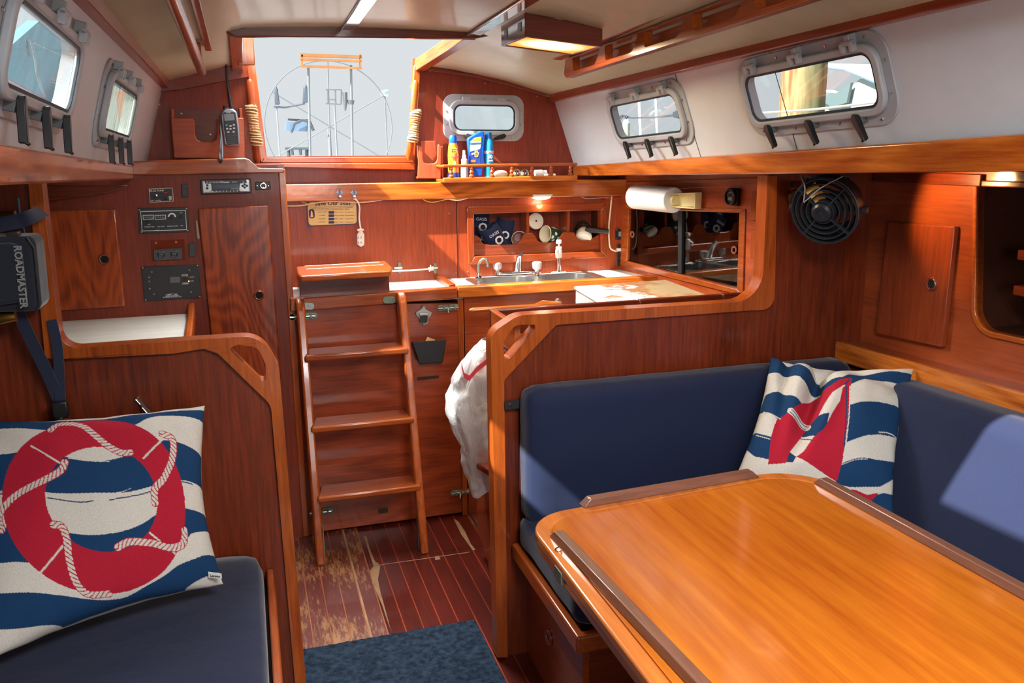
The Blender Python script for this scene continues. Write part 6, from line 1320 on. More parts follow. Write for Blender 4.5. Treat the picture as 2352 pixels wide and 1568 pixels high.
obj('dial_arc', MB().prism([k3(438+math.cos(a_)*44, 545-math.sin(a_)*44, YC-.0052) for a_ in np.linspace(0, 3.14, 14)]+[k3(438+math.cos(a_)*28, 545-math.sin(a_)*28, YC-.0052) for a_ in np.linspace(3.14, 0, 14)], (0, -.0004, 0)), INK, t)
for x, y, r in ((432, 548, .006), (536, 540, .005), (190, 600, .0055)): obj('knob', MB().lathe([(r, 0), (r, .008), (r*.7, .012), (0, .012)], k3(x, y, YC-.005), (0, -1, 0), 14), BLK, t)
for s_, x, y in (('TEST', 195, 624), ('TEMPERATURE', 198, 650), ('FUEL LEVEL', 322, 646), ('ENGINE HOURS', 445, 642), ('OFF', 542, 638), ('MODEL', 280, 688), ('ON', 534, 500)): lab3(s_, .0048, x, y, t, .0045)
for x, y in ((92, 470), (592, 458), (605, 690), (112, 706)): screw(t, k3(x, y, YC-.005), r=.003)
t = thing('twin_volt_meter', 'grey plate with two round digital volt meters on clear backing', 'instrument', k3(395, 1000))
slabp('backing', t, [(210, 795), (570, 780), (578, 1000), (225, 1015)], plain('clear_backing', '#6e2a18', .15, coat=1), .0012, 0, 0); obj('plate', MB().prism(rnd([k3(x, y, YC-.003) for x, y in ((240, 888), (543, 872), (552, 992), (248, 1008))], .006, 4), (0, -.006, 0)), plain('meter_grey', '#3c4046', .5), t, bevel=.002)
for x, y in ((323, 943), (462, 936)):
    c = k3(x, y, YC-.009); obj('meter', MB().lathe([(.0115, 0), (.0115, .004), (.0095, .005), (.0095, .003), (0, .003)], c, (0, -1, 0), 24), BLK, t); lab3('888', .008, x+2, y, t, .0125, plain('led_segment', '#8d7a5a', .5)); lab3('VOLTAGE', .004, x, y-25, t, .0125); lab3('DC   V', .004, x, y+25, t, .0125)
for x, y in ((268, 818), (482, 811)): obj('plug_hole', MB().lathe([(0, .001), (.004, .001), (.004, 0)], k3(x, y, YC-.003), (0, -1, 0), 14), plain('copper_plug', '#b5572f', .5), t)
t = thing('solar_controller', 'large black solar charge controller panel with small grey screen', 'instrument', k3(430, 1430))
slabp('plate', t, [(112, 1072), (722, 1048), (745, 1400), (148, 1436)], PAN, .004, 0, .001); slabp('screen', t, [(417, 1182), (522, 1178), (526, 1238), (420, 1242)], plain('lcd_grey', '#5c5f5c', .3), .0008, .004, 0)
slabp('rocker', t, [(560, 1185), (585, 1184), (586, 1222), (561, 1223)], BLK, .004, .004, .0005); obj('led', MB().lathe([(0, .003), (.002, .002), (.002, 0)], k3(617, 1225, YC-.005), (0, -1, 0), 8), plain('amber_led', '#ffb52a', .3, emit=3), t); obj('led', MB().lathe([(0, .003), (.0018, .002), (.0018, 0)], k3(612, 1182, YC-.005), (0, -1, 0), 8), plain('red_lamp', '#a3121a', .3), t)
for s_, x, y, z_s in (('BATTERY', 574, 1156, .005), ('VOLTAGE', 574, 1168, .005), ('CHARGE', 580, 1244, .005), ('CURRENT', 580, 1254, .005), ('FLOAT', 652, 1181, .005), ('CHG', 650, 1222, .005), ('MPPT 200', 438, 1368, .0085), ('SOLAR CONTROL', 440, 1380, .0055), ('RV PRODUCTS INC USA', 442, 1392, .0055)): lab3(s_, z_s, x, y, t, .0045)
for x, y in ((128, 1082), (708, 1058), (733, 1388), (160, 1424), (225, 1128), (195, 1183), (197, 1225), (203, 1304), (248, 1362), (640, 1338), (622, 1108)): screw(t, k3(x, y, YC-.005), r=.003)
# ---- shelf box and hand-held radio on the locker top
def a3(x, y, Y=3.44): return at(x/3.459, y/3.459, Y=Y)
t = thing('document_box', 'open fronted wooden box with a U shaped cut on the port aft bulkhead', 'box', a3(1650, 1250))
P = [a3(x, y, 3.43) for x, y in ((1357, 935), (1530, 938), (1545, 960), (1550, 1070), (1565, 1110), (1600, 1128), (1680, 1128), (1715, 1110), (1725, 1070), (1728, 940), (1935, 935), (1950, 1262), (1382, 1255)) ]
obj('front', MB().prism(P, (0, .010, 0)), BOX('X'), t, bevel=.003)
for x in (1357, 1900): q = a3(x, 860, 3.44); lo_ = a3(x+25, 1258, 3.44); obj('side', MB().prism([V((q.x, 3.44, q.z)), V((q.x+.010, 3.44, q.z)), V((lo_.x+.010, 3.44, lo_.z)), V((lo_.x, 3.44, lo_.z))], (0, .058, 0)), BOX('Z'), t, bevel=.002)
obj('back', MB().prism([a3(x, y, YA-.008) for x, y in ((1375, 862), (1900, 862), (1915, 1250), (1395, 1250))], (0, .006, 0)), MP('X'), t)
obj('bottom', MB().box((a3(1385, 1250, 3.44).x, 3.44, a3(1385, 1256, 3.43).z), (a3(1945, 1250, 3.44).x, 3.49, a3(1385, 1256, 3.43).z+.008)), BOX('X'), t)
screw(t, a3(1442, 902, YA-.009)); screw(t, a3(1670, 1068, YA-.009))
YV = 3.405
t = thing('handheld_radio', 'black and silver hand-held radio with long aerial and grey buttons', 'radio', a3(1840, 1160, YV))
RB_ = [a3(x, y, YV) for x, y in ((1765, 885), (1800, 862), (1850, 862), (1882, 890), (1898, 1000), (1908, 1140), (1895, 1158), (1800, 1162), (1782, 1145), (1765, 1020), (1755, 930))]
obj('body', MB().prism(RB_, (0, .028, 0)), plain('radio_silver', '#8c929c', .35, .5), t, bevel=.005); P = [a3(x, y, YV-.001) for x, y in ((1775, 892), (1870, 888), (1886, 1000), (1896, 1145), (1802, 1150), (1778, 1010))]; obj('face', MB().prism(rnd(P, .004, 2), (0, -.004, 0)), BLK, t, bevel=.002)
P = [a3(x, y, YV-.0052) for x, y in ((1778, 905), (1860, 902), (1864, 955), (1784, 960))]; obj('screen', MB().prism(P, (0, -.0006, 0)), plain('radio_lcd', '#69737a', .3), t)
for r_, row in enumerate(((1800, 994), (1832, 1000), (1858, 992), (1805, 1022), (1832, 1024), (1860, 1018), (1815, 1048), (1856, 1046))): c = a3(row[0], row[1], YV-.005); obj('key', MB().box(c+V((-.0035, -.0015, -.0026)), c+V((.0035, 0, .0026))), plain('key_blue', '#3f86b5', .4) if r_ == 0 else plain('key_grey', '#b9bec4', .4), t)
for k in range(5): a_, b_ = a3(1808, 1080+k*15, YV-.005), a3(1884, 1076+k*15, YV-.005); obj('grille_slot', MB().tube([a_, a_.lerp(b_, .5)+V((0, 0, -.002)), b_], .0012, 6), GRY, t)
obj('aerial', MB().tube([a3(1838, 862, YV+.012), a3(1818, 740, YV+.02), a3(1803, 620, YV+.02), a3(1796, 508, YV+.02)], [.008, .0052, .0045, .0042], 10), BLK, t); obj('knob', MB().lathe([(.0065, 0), (.006, .012), (0, .012)], a3(1788, 866, YV+.012), (0, 0, 1), 14), BLK, t)
text('ICOM', .0065, frame_m(a3(1815, 895, YV-.0055), UX, ZB), INK, 'lettering', t, .0002)
cord('wrist_strap', 'dark wrist strap hanging from the hand-held radio', [a3(1752, 920, YV+.005), a3(1748, 1000, YV-.004), a3(1752, 1120, YV-.10), a3(1745, 1240, 3.09), a3(1750, 1290, 3.085), a3(1765, 1250, 3.085), a3(1762, 1120, 3.2), a3(1750, 1010, YV-.01)], .0035, plain('strap_grey', '#24262a', .7))
# ---- grab rails bound with rope
def rope_mat():
    return plain('jute', '#b38e62', .85, bump=.5, bscale=300, vary=.25)
for side_, pts, wy in ((0, ((573, 184), (578, 240), (583, 300), (592, 372)), ((575, 240), (590, 334))), (1, ((954, 186), (951, 240), (947, 300), (939, 366)), ((956, 252), (948, 326)))):
    P = [at(x, y, Y=3.44) for x, y in pts]; t = thing('grab_rail', ('wooden grab rail with rope binding left of the companionway', 'wooden grab rail with rope binding right of the companionway')[side_], 'handrail', P[-1])
    obj('bar', MB().tube([P[0]+V((0, 0, .003)), P[0].lerp(P[1], .12), P[1], P[2], P[3].lerp(P[2], .12), P[3]-V((0, 0, .003))], [.007, .014, .013, .013, .014, .007], 14), TK('Z') if side_ else MB_('Z'), t)
    for f in (0, 3): obj('standoff', MB().tube([P[f].lerp(P[(f+1 if f == 0 else f-1)], .25), P[f].lerp(P[(f+1 if f == 0 else f-1)], .25)+V((0, .06, 0))], .011, 10), TK('Z'), t)
    a, b = at(wy[0][0], wy[0][1], Y=3.44), at(wy[1][0], wy[1][1], Y=3.44); n_t = 15; bd = obj('rope_binding', MB().tube([a, a.lerp(b, .12), a.lerp(b, .5), a.lerp(b, .88), b], [.015, .018, .0165, .018, .015], 14), rope_mat(), t)
    pts2 = []
    for k in range(n_t*10+1): f = k/(n_t*10); an = f*n_t*2*math.pi; c = a.lerp(b, f); rr_ = .0178+.0035*(math.sin(f*9)+math.exp(-((f-.12)/.07)**2)+math.exp(-((f-.9)/.06)**2))*.5; pts2.append(c+V((math.cos(an)*rr_, math.sin(an)*rr_, .002*math.sin(k*.8))))
    obj('rope_turns', MB().tube(pts2, .0038, 6), rope_mat(), bd)
# small wooden holder right of the companionway
P = [at(540+x/3.459, y/3.459, Y=3.43) for x, y in ((1462, 1165), (1490, 1170), (1492, 1260), (1500, 1290), (1525, 1300), (1580, 1298), (1600, 1285), (1608, 1260), (1610, 1150), (1625, 1145), (1640, 1170), (1636, 1420), (1450, 1418))]
t = thing('small_holder', 'small wooden holder box with U cut, right of the companionway', 'box', P[-1]); obj('front', MB().prism(P, (0, .010, 0)), BOX('Z'), t, bevel=.003)
obj('back', MB().prism([at(540+x/3.459, y/3.459, Y=3.49) for x, y in ((1475, 1118), (1600, 1120), (1625, 1150), (1625, 1415), (1462, 1415))], (0, .008, 0)), BOX('Z'), t, bevel=.002)
for p in (P[0], P[10]): obj('side', MB().box((p.x, 3.44, P[-1].z), (p.x+.008, 3.49, p.z+.005)), BOX('Z'), t, bevel=.002)
obj('bottom', MB().box((P[-1].x, 3.44, P[-1].z), (P[-2].x, 3.49, P[-1].z+.008)), BOX('X'), t)
# ---- padded bag strapped to the port bulkhead
bx_ = lambda x, y, Y=2.02: at(x, y, Y=Y)
t = thing('black_case', 'black padded case with grey lettering hanging by the port stanchion', 'case', bx_(40, 720))
P = rnd([bx_(-80, 545), bx_(70, 543), bx_(80, 560), bx_(94, 700), bx_(86, 716), bx_(-80, 720)], [0, .02, .015, .02, .02, 0], 5)
def case_mat(): return fabric('case_cloth', '#1d2028', '#2d3039', 700, .3)
obj('body', MB().prism(P, (0, .10, 0)), case_mat(), t, bevel=.012, seg=3)
obj('front_pocket', MB().prism(rnd([bx_(-80, 560, 2.018), bx_(50, 556, 2.018), bx_(66, 690, 2.018), bx_(-80, 708, 2.018)], [0, .02, .02, 0], 4), (0, -.018, 0)), case_mat(), t, bevel=.006)
e_ = [bx_(x, y, 2.017) for x, y in ((61, 545), (78, 570), (91, 700), (84, 714))]; obj('zip', MB().tube(e_, .0022, 6), GRY, t)
text('ROADMASTER', .0205, frame_m(bx_(47, 636, 1.997), bx_(53, 690, 1.997)-bx_(41, 580, 1.997), V((1, 0, 0))), plain('grey_print', '#8a8a88', .6), 'lettering', t, .0004, bold=.0006)
obj('buckle', MB().box(bx_(12, 545)+V((0, .01, 0)), bx_(40, 532)+V((0, .03, 0))), plain('dark_steel', '#5b5350', .3, .8), t, bevel=.002)
WEB = fabric('webbing', '#1c2032', '#2c3247', 1500, .2)
def web(nm, lab, pts, w_, n=(0, -1, 0), cat='strap'):
    mb = MB(); P = smooth([tuple(p) for p in pts], 5); P = [V(p) for p in P]; n = V(n); prev = None
    for i, p in enumerate(P):
        d = (P[min(i+1, len(P)-1)]-P[max(i-1, 0)]).normalized(); s = d.cross(n).normalized()*w_/2
        cur = [mb.bm.verts.new(p-s), mb.bm.verts.new(p+s), mb.bm.verts.new(p+s-n*.0025), mb.bm.verts.new(p-s-n*.0025)]
        if prev:
            for k in range(4): mb.bm.faces.new((prev[k-1], prev[k], cur[k], cur[k-1]))
        prev = cur
    o_ = obj(nm, mb, WEB); return setp(o_, lab, cat)
web('webbing_strap', 'navy webbing looped around the port stanchion above the case', [bx_(-20, 520), bx_(40, 508), bx_(70, 498), bx_(98, 484, 2.10)], .030)
web('webbing_strap', 'navy webbing hanging diagonally below the black case', [bx_(40, 716, 2.08), bx_(80, 800, 2.10), bx_(105, 850, 2.11), bx_(140, 930, 2.12)], .026)
web('webbing_strap', 'navy webbing hanging straight down beside the port stanchion', [bx_(118, 735, 2.135), bx_(132, 800, 2.12), bx_(136, 870, 2.118), bx_(140, 960, 2.11)], .022)
t = thing('strap_buckle', 'black plastic buckle on the hanging straps above the pillow', 'buckle', bx_(140, 940, 2.10)); c = wloc(t); obj('body', MB().box(c+V((-.018, -.008, -.02)), c+V((.016, .006, .02))), BLK, t, bevel=.004); obj('tongue', MB().box(c+V((-.010, -.012, -.045)), c+V((.004, .002, -.015))), BLK, t, bevel=.003)
cord('cable', 'thin light blue cable beside the port stanchion', [bx_(42, 455, 2.14), bx_(48, 500, 2.14), bx_(56, 530, 2.14), bx_(60, 548, 2.14)], .0018, plain('cyan_cable', '#2f7d96', .5))
for y, lab in ((503, 'brass fitting half out of view above the black case'), (731, 'brass lamp end below the black case')):
    c = bx_(2, y, 2.05); t = thing('brass_fitting', lab, 'lamp', c); obj('cup', MB().lathe([(0, -.03), (.014, -.03), (.018, 0), (.014, .03), (0, .03)], c, (1, 0, .1), 20), BRASS, t)
# latch above the pillow
c = at(316, 915, Y=YL-.001); t = thing('swivel_catch', 'small steel swivel catch on the port bulkhead just above the pillow', 'latch', c)
c2 = at(340, 945, Y=YL-.016); obj('arm', MB().tube([c+V((0, -.002, 0)), c.lerp(c2, .45), c.lerp(c2, .6)+V((0, -.006, 0)), c2], [.008, .0065, .0065, .0085], 8, flat=.4), STEEL, t)
screw(t, c+V((0, -.003, 0)), r=.005, mat=CHROME); screw(t, c2+V((0, -.003, 0)), r=.006, mat=CHROME)
# ---- ceiling lamp
Lc = [V((.755, 2.525, 1.742)), V((.755, 2.300, 1.742)), V((.982, 2.300, 1.722)), V((.982, 2.525, 1.722))]
t = thing('ceiling_lamp', 'lit wooden box lamp with ribbed amber lens on the headliner', 'lamp', (.87, 2.41, 1.76))
Lt = [V((p.x, p.y, zc(p.x, p.y)+.002)) for p in Lc]; inn = [p+V((sx*.010, sy*.012, 0)) for p, (sx, sy) in zip(Lc, ((1, -1), (1, 1), (-1, 1), (-1, -1)))]
for i in range(4): j = (i+1) % 4; obj('side', MB().loft([Lc[i], Lc[j], inn[j], inn[i]], [Lt[i], Lt[j], Lt[j]+(inn[j]-Lc[j]), Lt[i]+(inn[i]-Lc[i])]), wood('lamp_wood', '#7a3a2a', '#57241a', 'X', .3, .5), t, bevel=.002)
AMB = plain('amber_lens', '#ffb24a', .3, emit=1.7)
def lens_mat():
    mt, t_, p = base_mat('ribbed_lens'); N, L = t_.nodes, t_.links; tc = N.new('ShaderNodeTexCoord'); wv = N.new('ShaderNodeTexWave'); wv.inputs['Scale'].default_value = 60; wv.inputs['Distortion'].default_value = 0; wv.bands_direction = 'DIAGONAL'; L.new(tc.outputs['Object'], wv.inputs['Vector'])
    # the tube behind the lens: bright in the middle of the fitting, amber towards its ends
    sp = N.new('ShaderNodeVectorMath'); sp.operation = 'DISTANCE'; sp.inputs[1].default_value = (0, .0, -.03); L.new(tc.outputs['Object'], sp.inputs[0])
    r = N.new('ShaderNodeMapRange'); r.inputs['From Min'].default_value = .02; r.inputs['From Max'].default_value = .10; r.inputs['To Min'].default_value = 2.6; r.inputs['To Max'].default_value = .85; L.new(sp.outputs['Value'], r.inputs['Value'])
    cr = N.new('ShaderNodeValToRGB'); cr.color_ramp.elements[0].color = hx('#fff0c8'); cr.color_ramp.elements[1].color = hx('#f0902a'); r2 = N.new('ShaderNodeMapRange'); r2.inputs['From Min'].default_value = .03; r2.inputs['From Max'].default_value = .11; L.new(sp.outputs['Value'], r2.inputs['Value']); L.new(r2.outputs[0], cr.inputs[0])
    L.new(cr.outputs[0], p.inputs['Emission Color']); m_ = N.new('ShaderNodeMath'); m_.operation = 'MULTIPLY_ADD'; L.new(wv.outputs['Fac'], m_.inputs[0]); m_.inputs[1].default_value = .25; m_.inputs[2].default_value = .8; m2 = N.new('ShaderNodeMath'); m2.operation = 'MULTIPLY'; L.new(m_.outputs[0], m2.inputs[0]); L.new(r.outputs[0], m2.inputs[1]); L.new(m2.outputs[0], p.inputs['Emission Strength'])
    p.inputs['Base Color'].default_value = hx('#f0b060'); return mt
obj('lens', MB().prism([p+V((0, 0, .003)) for p in inn], (0, 0, .004)), lens_mat(), t)
for ya in (2.33, 2.46): obj('switch', MB().box((.7535, ya, 1.760), (.756, ya+.030, 1.785)), BLK, t, bevel=.0005)
lg_ = bpy.data.lights.new('lamp_glow', 'AREA'); lg_.shape = 'RECTANGLE'; lg_.size = .18; lg_.size_y = .18; lg_.energy = 3; lg_.color = (1, .75, .42); lo3 = bpy.data.objects.new('lamp_glow', lg_); COL.objects.link(lo3); lo3.location = (.868, 2.41, 1.727)
# ---- overhead handrails
t = thing('overhead_handrail', 'scalloped varnished handrail on the starboard headliner', 'handrail', (1.05, 2.1, 1.70))
R0 = [at(x, y, X=1.05) for x, y in ((1297, 140), (1303, 178))]
def hr(y): f = (y-2.751)/(1.55-2.751); return 1.676+(1.716-1.676)*f
ye0, ye1 = 2.77, -.45; H_r = .060; prof_b = [V((1.05, ye0, hr(ye0)+H_r)), V((1.05, ye0+.012, hr(ye0)+.012)), V((1.05, ye0-.008, hr(ye0)))]
prof_b += [V((1.05, ye1, hr(ye1))), V((1.05, ye1, hr(ye1)+H_r))]
holes = []; y = 2.70
while y-.20 > ye1:
    a, b = y, y-.185; h0, h1 = hr(a)+.018, hr(b)+.018
    holes.append(rnd([V((1.05, a, h0-.004)), V((1.05, b, h1-.006)), V((1.05, b-.035, h1+.037)), V((1.05, a+.006, h0+.037))], [.012, .035, .004, .004], 5)); y -= .262
obj('rail', MB().plate(prof_b, holes, (.026, 0, 0)), TK('Y'), t, bevel=.004)
b0, b1 = 2.84, -.45; obj('base_strip', MB().loft([V((x, b0, z_)) for x, z_ in ((1.03, hr(b0)+H_r+.008), (1.10, hr(b0)+H_r+.000), (1.10, hr(b0)+H_r+.016), (1.03, hr(b0)+H_r+.026))], [V((x, b1, z_)) for x, z_ in ((1.03, hr(b1)+H_r+.008), (1.10, hr(b1)+H_r+.000), (1.10, hr(b1)+H_r+.016), (1.03, hr(b1)+H_r+.026))]), TK('Y'), t, bevel=.002)
obj('back_board', MB().plate([p+V((.045, 0, .012)) for p in prof_b], [], (.008, 0, 0)), wood('back_board', '#b56238', '#8d4626', 'Y', .3, .5), t, bevel=.002)
t = thing('overhead_handrail', 'round varnished handrail on the port side headliner', 'handrail', (-.1, 2.4, 1.70))
e0 = at(465, 160, X=-.095); P = [V((-.10, y_, e0.z+.0+(2.99-y_)*.028)) for y_ in (2.99, 2.96, 2.5, 1.6, .6, -.4)]; P[0] = V((-.10, 3.0, P[1].z-.004))
obj('rail', MB().tube(P, [.008, .0145, .0145, .0145, .0145, .0145], 14), TK('Y'), t)
for dx in (-.034, .018): obj('base_strip', MB().loft([V((-.10+dx, 2.88, zc(-.1, 2.88)-.010)), V((-.10+dx+.020, 2.88, zc(-.1, 2.88)-.010)), V((-.10+dx+.020, 2.88, zc(-.1, 2.88)+.003)), V((-.10+dx, 2.88, zc(-.1, 2.88)+.003))], [V((-.10+dx, -.4, zc(-.1, -.4)-.010)), V((-.10+dx+.020, -.4, zc(-.1, -.4)-.010)), V((-.10+dx+.020, -.4, zc(-.1, -.4)+.003)), V((-.10+dx, -.4, zc(-.1, -.4)+.003))]), TB('Y'), t, bevel=.002)
for yy in (2.75, 1.9, 1.0, .2): obj('standoff', MB().box((-.112, yy-.03, P[1].z+(2.99-yy)*.028), (-.088, yy+.03, zc(-.1, yy)-.006)), TK('Y'), t, bevel=.004)

# ================================================================== OUTSIDE
GRP = 'boats and posts outside'
# cockpit seen through the companionway
STN = plain('pale_steel', '#4a5054', .4, .2); GEL = plain('gelcoat', '#dfe2e4', .5)
def cp(x, y, Y): return at(x, y, Y=Y)
t = thing('steering_wheel', 'thin steel steering wheel seen through the companionway', 'wheel', cp(757, 250, 5.4)); c = cp(757, 290, 5.4); R_ = (cp(900, 290, 5.4)-c).length
obj('rim', MB().tube([c+V((math.cos(q)*R_, .0, math.sin(q)*R_)) for q in np.linspace(0, 2*math.pi, 60)[:-1]], .0035, 6, True), plain('wheel_steel', '#5a6165', .8), t)
for k in range(6): q = k*math.pi/3+.5; obj('spoke', MB().tube([c+V((math.cos(q)*R_, 0, math.sin(q)*R_)), c], .004, 6), plain('wheel_steel', '#5a6165', .8), t)
obj('pedestal', MB().tube([V((c.x, c.y+.05, .95)), c+V((0, .05, 0))], .010, 10), plain('wheel_steel', '#5a6165', .8), t)
t = thing('cockpit_table', 'folded teak cockpit table with slats behind the wheel', 'table', cp(760, 155, 5.2))
TKP = plain('bleached_teak', '#8a5a2a', .6, vary=.3)
for (ya, yb_) in ((122, 130), (133, 139), (149, 155)): obj('slat', MB().prism([cp(690, ya, 5.2), cp(832, ya+5, 5.2), cp(832, yb_+4, 5.2), cp(690, yb_, 5.2)], (0, .02, 0)), TKP, t)
for x in (694, 828): obj('end_bar', MB().prism([cp(x-2, 124, 5.2), cp(x+2, 124, 5.2), cp(x+2, 154, 5.2), cp(x-2, 154, 5.2)], (0, .02, 0)), TKP, t)
for x in (708, 806): obj('leg', MB().tube([cp(x, 150, 5.23), V((cp(x, 400, 5.23).x, 5.23, .95))], .007, 8), plain('wheel_steel', '#5a6165', .8), t)
t = thing('winch_handle_pocket', 'grey fender wedges hanging in the cockpit, seen through the hatch', 'fender', cp(636, 240, 4.6))
for P in ([(632, 240), (631, 205), (634, 196), (638, 205), (643, 240)], [(696, 236), (698, 200), (702, 192), (706, 200), (707, 236)]): obj('fender', MB().prism([cp(x, y, 4.6) for x, y in P], (0, .05, 0)), plain('slate', '#26323d', .6), t, bevel=.004)
obj('post', MB().tube([cp(635, 244, 4.63), V((cp(635, 244, 4.63).x, 4.63, .95))], .004, 6), plain('wheel_steel', '#5a6165', .8), t)
obj('rail', MB().tube([cp(629, 245, 4.62), cp(655, 247, 4.62), cp(700, 238, 4.62)], .005, 6), plain('slate', '#26323d', .6), t)
t = thing('stern_rail', 'steel stern rail with small grill, seen through the hatch', 'rail', cp(700, 350, 6.2))
obj('frame', MB().prism([cp(658, 280, 6.2), cp(708, 282, 6.2), cp(706, 302, 6.2), cp(656, 300, 6.2)], (0, .05, 0)), plain('grill_blue', '#5c7590', .5), t)
obj('lid', MB().prism([cp(662, 272, 6.2), cp(708, 274, 6.2), cp(708, 279, 6.2), cp(662, 276, 6.2)], (0, .05, 0)), plain('slate', '#26323d', .6), t)
for P in ([(669, 304), (676, 284), (694, 276), (712, 280), (720, 300)], [(709, 276), (711, 320), (711, 357)], [(655, 341), (712, 341)], [(670, 340), (672, 356)], [(690, 340), (690, 356)]): obj('tube', MB().tube([cp(x, y, 6.18) for x, y in P], .010, 6), plain('rail_steel', '#38444c', .5), t)
for x in (662, 704): obj('stanchion', MB().tube([cp(x, 340, 6.2), V((cp(x, 340, 6.2).x, 6.2, .95))], .012, 8), plain('rail_steel', '#38444c', .5), t)
t = thing('pedestal_instrument', 'pale instrument pod frame on the steering pedestal', 'instrument', cp(768, 240, 5.0))
for P in ([(748, 206), (784, 206)], [(753, 207), (753, 237)], [(770, 207), (771, 239)], [(784, 207), (783, 239)], [(748, 238), (784, 240)], [(753, 228), (770, 229)]): obj('bar', MB().tube([cp(x, y, 5.0) for x, y in P], .004, 6), STN, t)
obj('stalk', MB().tube([cp(768, 239, 5.0), V((cp(768, 239, 5.0).x, 5.0, .95))], .005, 8), plain('wheel_steel', '#5a6165', .8), t)
obj('throttle', MB().tube([cp(792, 212, 5.0), cp(793, 235, 5.0), cp(793, 254, 5.0)], [.014, .012, .005], 8), STN, t); obj('knob', MB().tube([cp(806, 230, 5.0), cp(806, 240, 5.0)], [.02, .016], 10), STN, t)
t = thing('camera_bracket', 'small blue grey bracket at the far side of the cockpit', 'bracket', cp(884, 215, 5.6)); obj('post', MB().tube([cp(884, 216, 5.61), V((cp(884, 216, 5.61).x, 5.61, .95))], .004, 6), plain('wheel_steel', '#5a6165', .8), t); obj('body', MB().prism([cp(x, y, 5.6) for x, y in ((876, 208), (888, 204), (893, 208), (885, 211), (884, 216), (893, 217), (890, 222), (876, 218))], (0, .03, 0)), plain('slate_l', '#7f94a4', .5), t)
# outside the starboard ports: piling, neighbouring boat, rigging
def so(x, y, X): return at(x, y, X=X)
pcx = so(1845, 200, 3.2); t = thing('dock_piling', 'weathered wooden dock piling seen through the large starboard porthole', 'post', (pcx.x, pcx.y, -1))
def pile_mat():
    mt, t_, p = base_mat('piling'); N, L = t_.nodes, t_.links; tc = N.new('ShaderNodeTexCoord'); mp = N.new('ShaderNodeMapping'); mp.inputs['Scale'].default_value = (1, 1, .12); L.new(tc.outputs['Object'], mp.inputs[0]); n = N.new('ShaderNodeTexNoise'); n.inputs['Scale'].default_value = 28; n.inputs['Detail'].default_value = 6; L.new(mp.outputs[0], n.inputs['Vector'])
    cr = N.new('ShaderNodeValToRGB'); cr.color_ramp.elements[0].position = .35; cr.color_ramp.elements[0].color = hx('#6f4a28'); cr.color_ramp.elements[1].position = .6; cr.color_ramp.elements[1].color = hx('#9c8258'); L.new(n.outputs['Fac'], cr.inputs[0])
    sp = N.new('ShaderNodeSeparateXYZ'); L.new(tc.outputs['Object'], sp.inputs[0]); r = N.new('ShaderNodeMapRange'); r.inputs['From Min'].default_value = -.06; r.inputs['From Max'].default_value = -.17; L.new(sp.outputs['Y'], r.inputs['Value']); mx = N.new('ShaderNodeMixRGB'); L.new(r.outputs[0], mx.inputs[0]); L.new(cr.outputs[0], mx.inputs[1]); mx.inputs[2].default_value = hx('#42583a'); L.new(mx.outputs[0], p.inputs['Base Color']); p.inputs['Roughness'].default_value = .9; return mt
rp = abs((so(1810, 200, 3.2)-so(1882, 200, 3.2)).length)/2*.86
obj('trunk', MB().lathe([(rp, 0), (rp*1.02, 1.2), (rp, 2.4), (rp*.98, 4.2), (0, 4.25)], (pcx.x, pcx.y, -1), (0, 0, 1), 28), pile_mat(), t)
t = thing('neighbour_boat', 'blurred white powerboat with dark canopy edge outside the large starboard porthole', 'boat', so(1960, 260, 6))
HG = plain('hull_grey', '#aab4ae', .5); 
obj('hull', MB().prism([so(x, y, 6) for x, y in ((1880, 205), (1930, 215), (1975, 175), (2120, 190), (2130, 420), (1880, 420))], (1.5, 0, 0)), HG, t, bevel=.05)
obj('dark_cove', MB().prism([so(x, y, 5.96) for x, y in ((1884, 210), (1925, 214), (1960, 190), (1950, 236), (1915, 246), (1884, 225))], (-.03, 0, 0)), plain('cove_dark', '#5c6b6c', .5), t)
obj('canopy', MB().prism([so(x, y, 6) for x, y in ((1880, 145), (1950, 148), (2000, 165), (2060, 190), (2060, 215), (1990, 178), (1945, 160), (1880, 158))], (1.2, 0, 0)), plain('canopy_w', '#d5dad8', .5), t, bevel=.02)
obj('canopy_bow', MB().tube([so(x, y, 5.95) for x, y in ((1884, 152), (1940, 158), (1980, 174), (2050, 205))], .02, 8), plain('slate_l', '#7f94a4', .5), t)
cord('mooring_line', 'mooring line crossing low in the large starboard porthole', [so(1735, 260, 2.6), so(1850, 253, 2.6), so(1960, 241, 2.6), so(2060, 228, 2.6)], .006, plain('line_grey', '#8b8478', .8), 'rope')
t = thing('shroud_turnbuckle', 'dark rigging turnbuckle lying across the view of the smaller starboard porthole', 'rigging', so(1420, 270, 1.75))
SL = plain('rig_dark', '#39444a', .4, .5); P = [so(x, y, 1.75) for x, y in ((1418, 271), (1430, 266), (1450, 271), (1500, 270), (1545, 265), (1562, 263))]
obj('wire', MB().tube(P, [.006, .006, .004, .003, .005, .008], 8), SL, t)
for x in (1427, 1438): obj('shackle', MB().tube([so(x, 269, 1.74)+V((0, math.cos(q)*.009, math.sin(q)*.008)) for q in np.linspace(0, 6.28, 14)[:-1]], .003, 6, True), SL, t)
obj('jaw', MB().prism([so(x, y, 1.74) for x, y in ((1544, 258), (1556, 252), (1562, 262), (1557, 272), (1546, 270))], (.02, 0, 0)), SL, t, bevel=.002)
for x, w_, lab in ((1472, .035, 'pale mast outside the smaller starboard porthole, nearer its middle'), (1510, .028, 'pale mast outside the smaller starboard porthole, nearer its right end')):
    a = so(x, 320, 9); b_ = so(x-6, 180, 9); o_ = obj('mast', MB().tube([V((a.x, a.y, -1)), a, b_, b_+(b_-a)*4], w_, 10), plain('mast_white', '#d7dcdc', .5)); setp(o_, lab, 'mast')
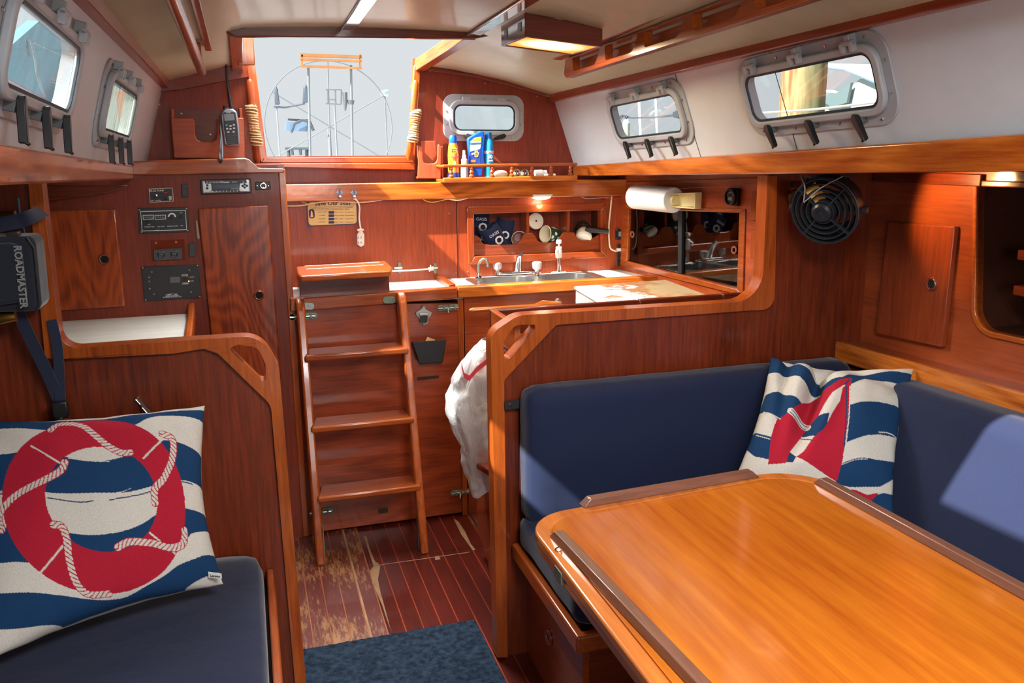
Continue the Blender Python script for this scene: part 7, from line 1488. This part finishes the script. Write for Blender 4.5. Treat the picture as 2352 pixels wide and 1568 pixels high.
a = so(1438, 300, 4.5); t = thing('channel_marker', 'small green topped post outside the smaller starboard porthole', 'post', (a.x, a.y, -1)); obj('trunk', MB().tube([V((a.x, a.y, -1)), V((a.x, a.y, so(1438, 283, 4.5).z))], .045, 12), plain('marker_green', '#9fb79c', .7), t); obj('cap', MB().lathe([(.045, 0), (.03, .04), (0, .05)], (a.x, a.y, so(1438, 283, 4.5).z), (0, 0, 1), 14), plain('mast_white', '#d7dcdc', .5), t)
# outside the port side ports
def po(x, y, X=-1.9): return at(x, y, X=X)
t = thing('blue_canopy', 'blue grey canvas canopy of the next boat with a strip standing in for the porthole reveal, port side', 'canopy', po(100, 200))
bm2 = MB(); A = [po(x, y, -1.7) for x, y in ((8, 120), (90, 48), (150, 92), (240, 150), (240, 320), (0, 270))]; obj('canvas', bm2.prism(A, (-.10, .0, 0)), plain('canvas_blue', '#4d8396', .8, vary=.05), t)
obj('reveal_strip', MB().prism([po(x, y, -1.69) for x, y in ((152, 60), (168, 74), (146, 262), (126, 246))], (.03, 0, 0)), plain('canopy_w', '#d5dad8', .5), t)  # added strip standing in for the bright reveal of the porthole
cord('halyard', 'dark shackled halyard seen through the large port side porthole', [po(72, 96, -1.0), po(80, 130, -1.0), po(88, 180, -1.0), po(103, 222, -1.0)], .007, plain('rope_dark', '#4a565c', .8), 'rope')
cord('halyard', 'thin rope slanting right from the halyard shackle', [po(66, 92, -1.0), po(100, 108, -1.0), po(148, 130, -1.0)], .004, plain('rope_dark', '#4a565c', .8), 'rope')
t = thing('snap_shackle', 'shackle at the head of the dark halyard, port side view', 'shackle', po(66, 100, -1.0)); c = po(62, 104, -1.0)
obj('bow', MB().tube([c+V((0, math.cos(q)*.014, math.sin(q)*.034)) for q in np.linspace(0, 6.28, 16)[:-1]], .004, 6, True), SL, t); obj('body', MB().tube([c+V((0, .0, -.03)), c+V((0, .004, -.055))], .010, 8), SL, t)

dk = MB().prism([V((-1.2, 3.75, 0)), V((2.0, 3.75, 0)), V((1.6, 7.0, 0)), V((-.8, 7.0, 0))], (0, 0, .95)); dk = struct('floor_cockpit', dk, GEL); dk['label'] = 'pale cockpit moulding aft of the cabin'
wt = MB().box((-60, -60, -1.3), (60, 60, -1.25)); wt = struct('water', wt, plain('harbour_water', '#5c7078', .12, bump=.4, bscale=2)); wt['label'] = 'harbour water around the boat'
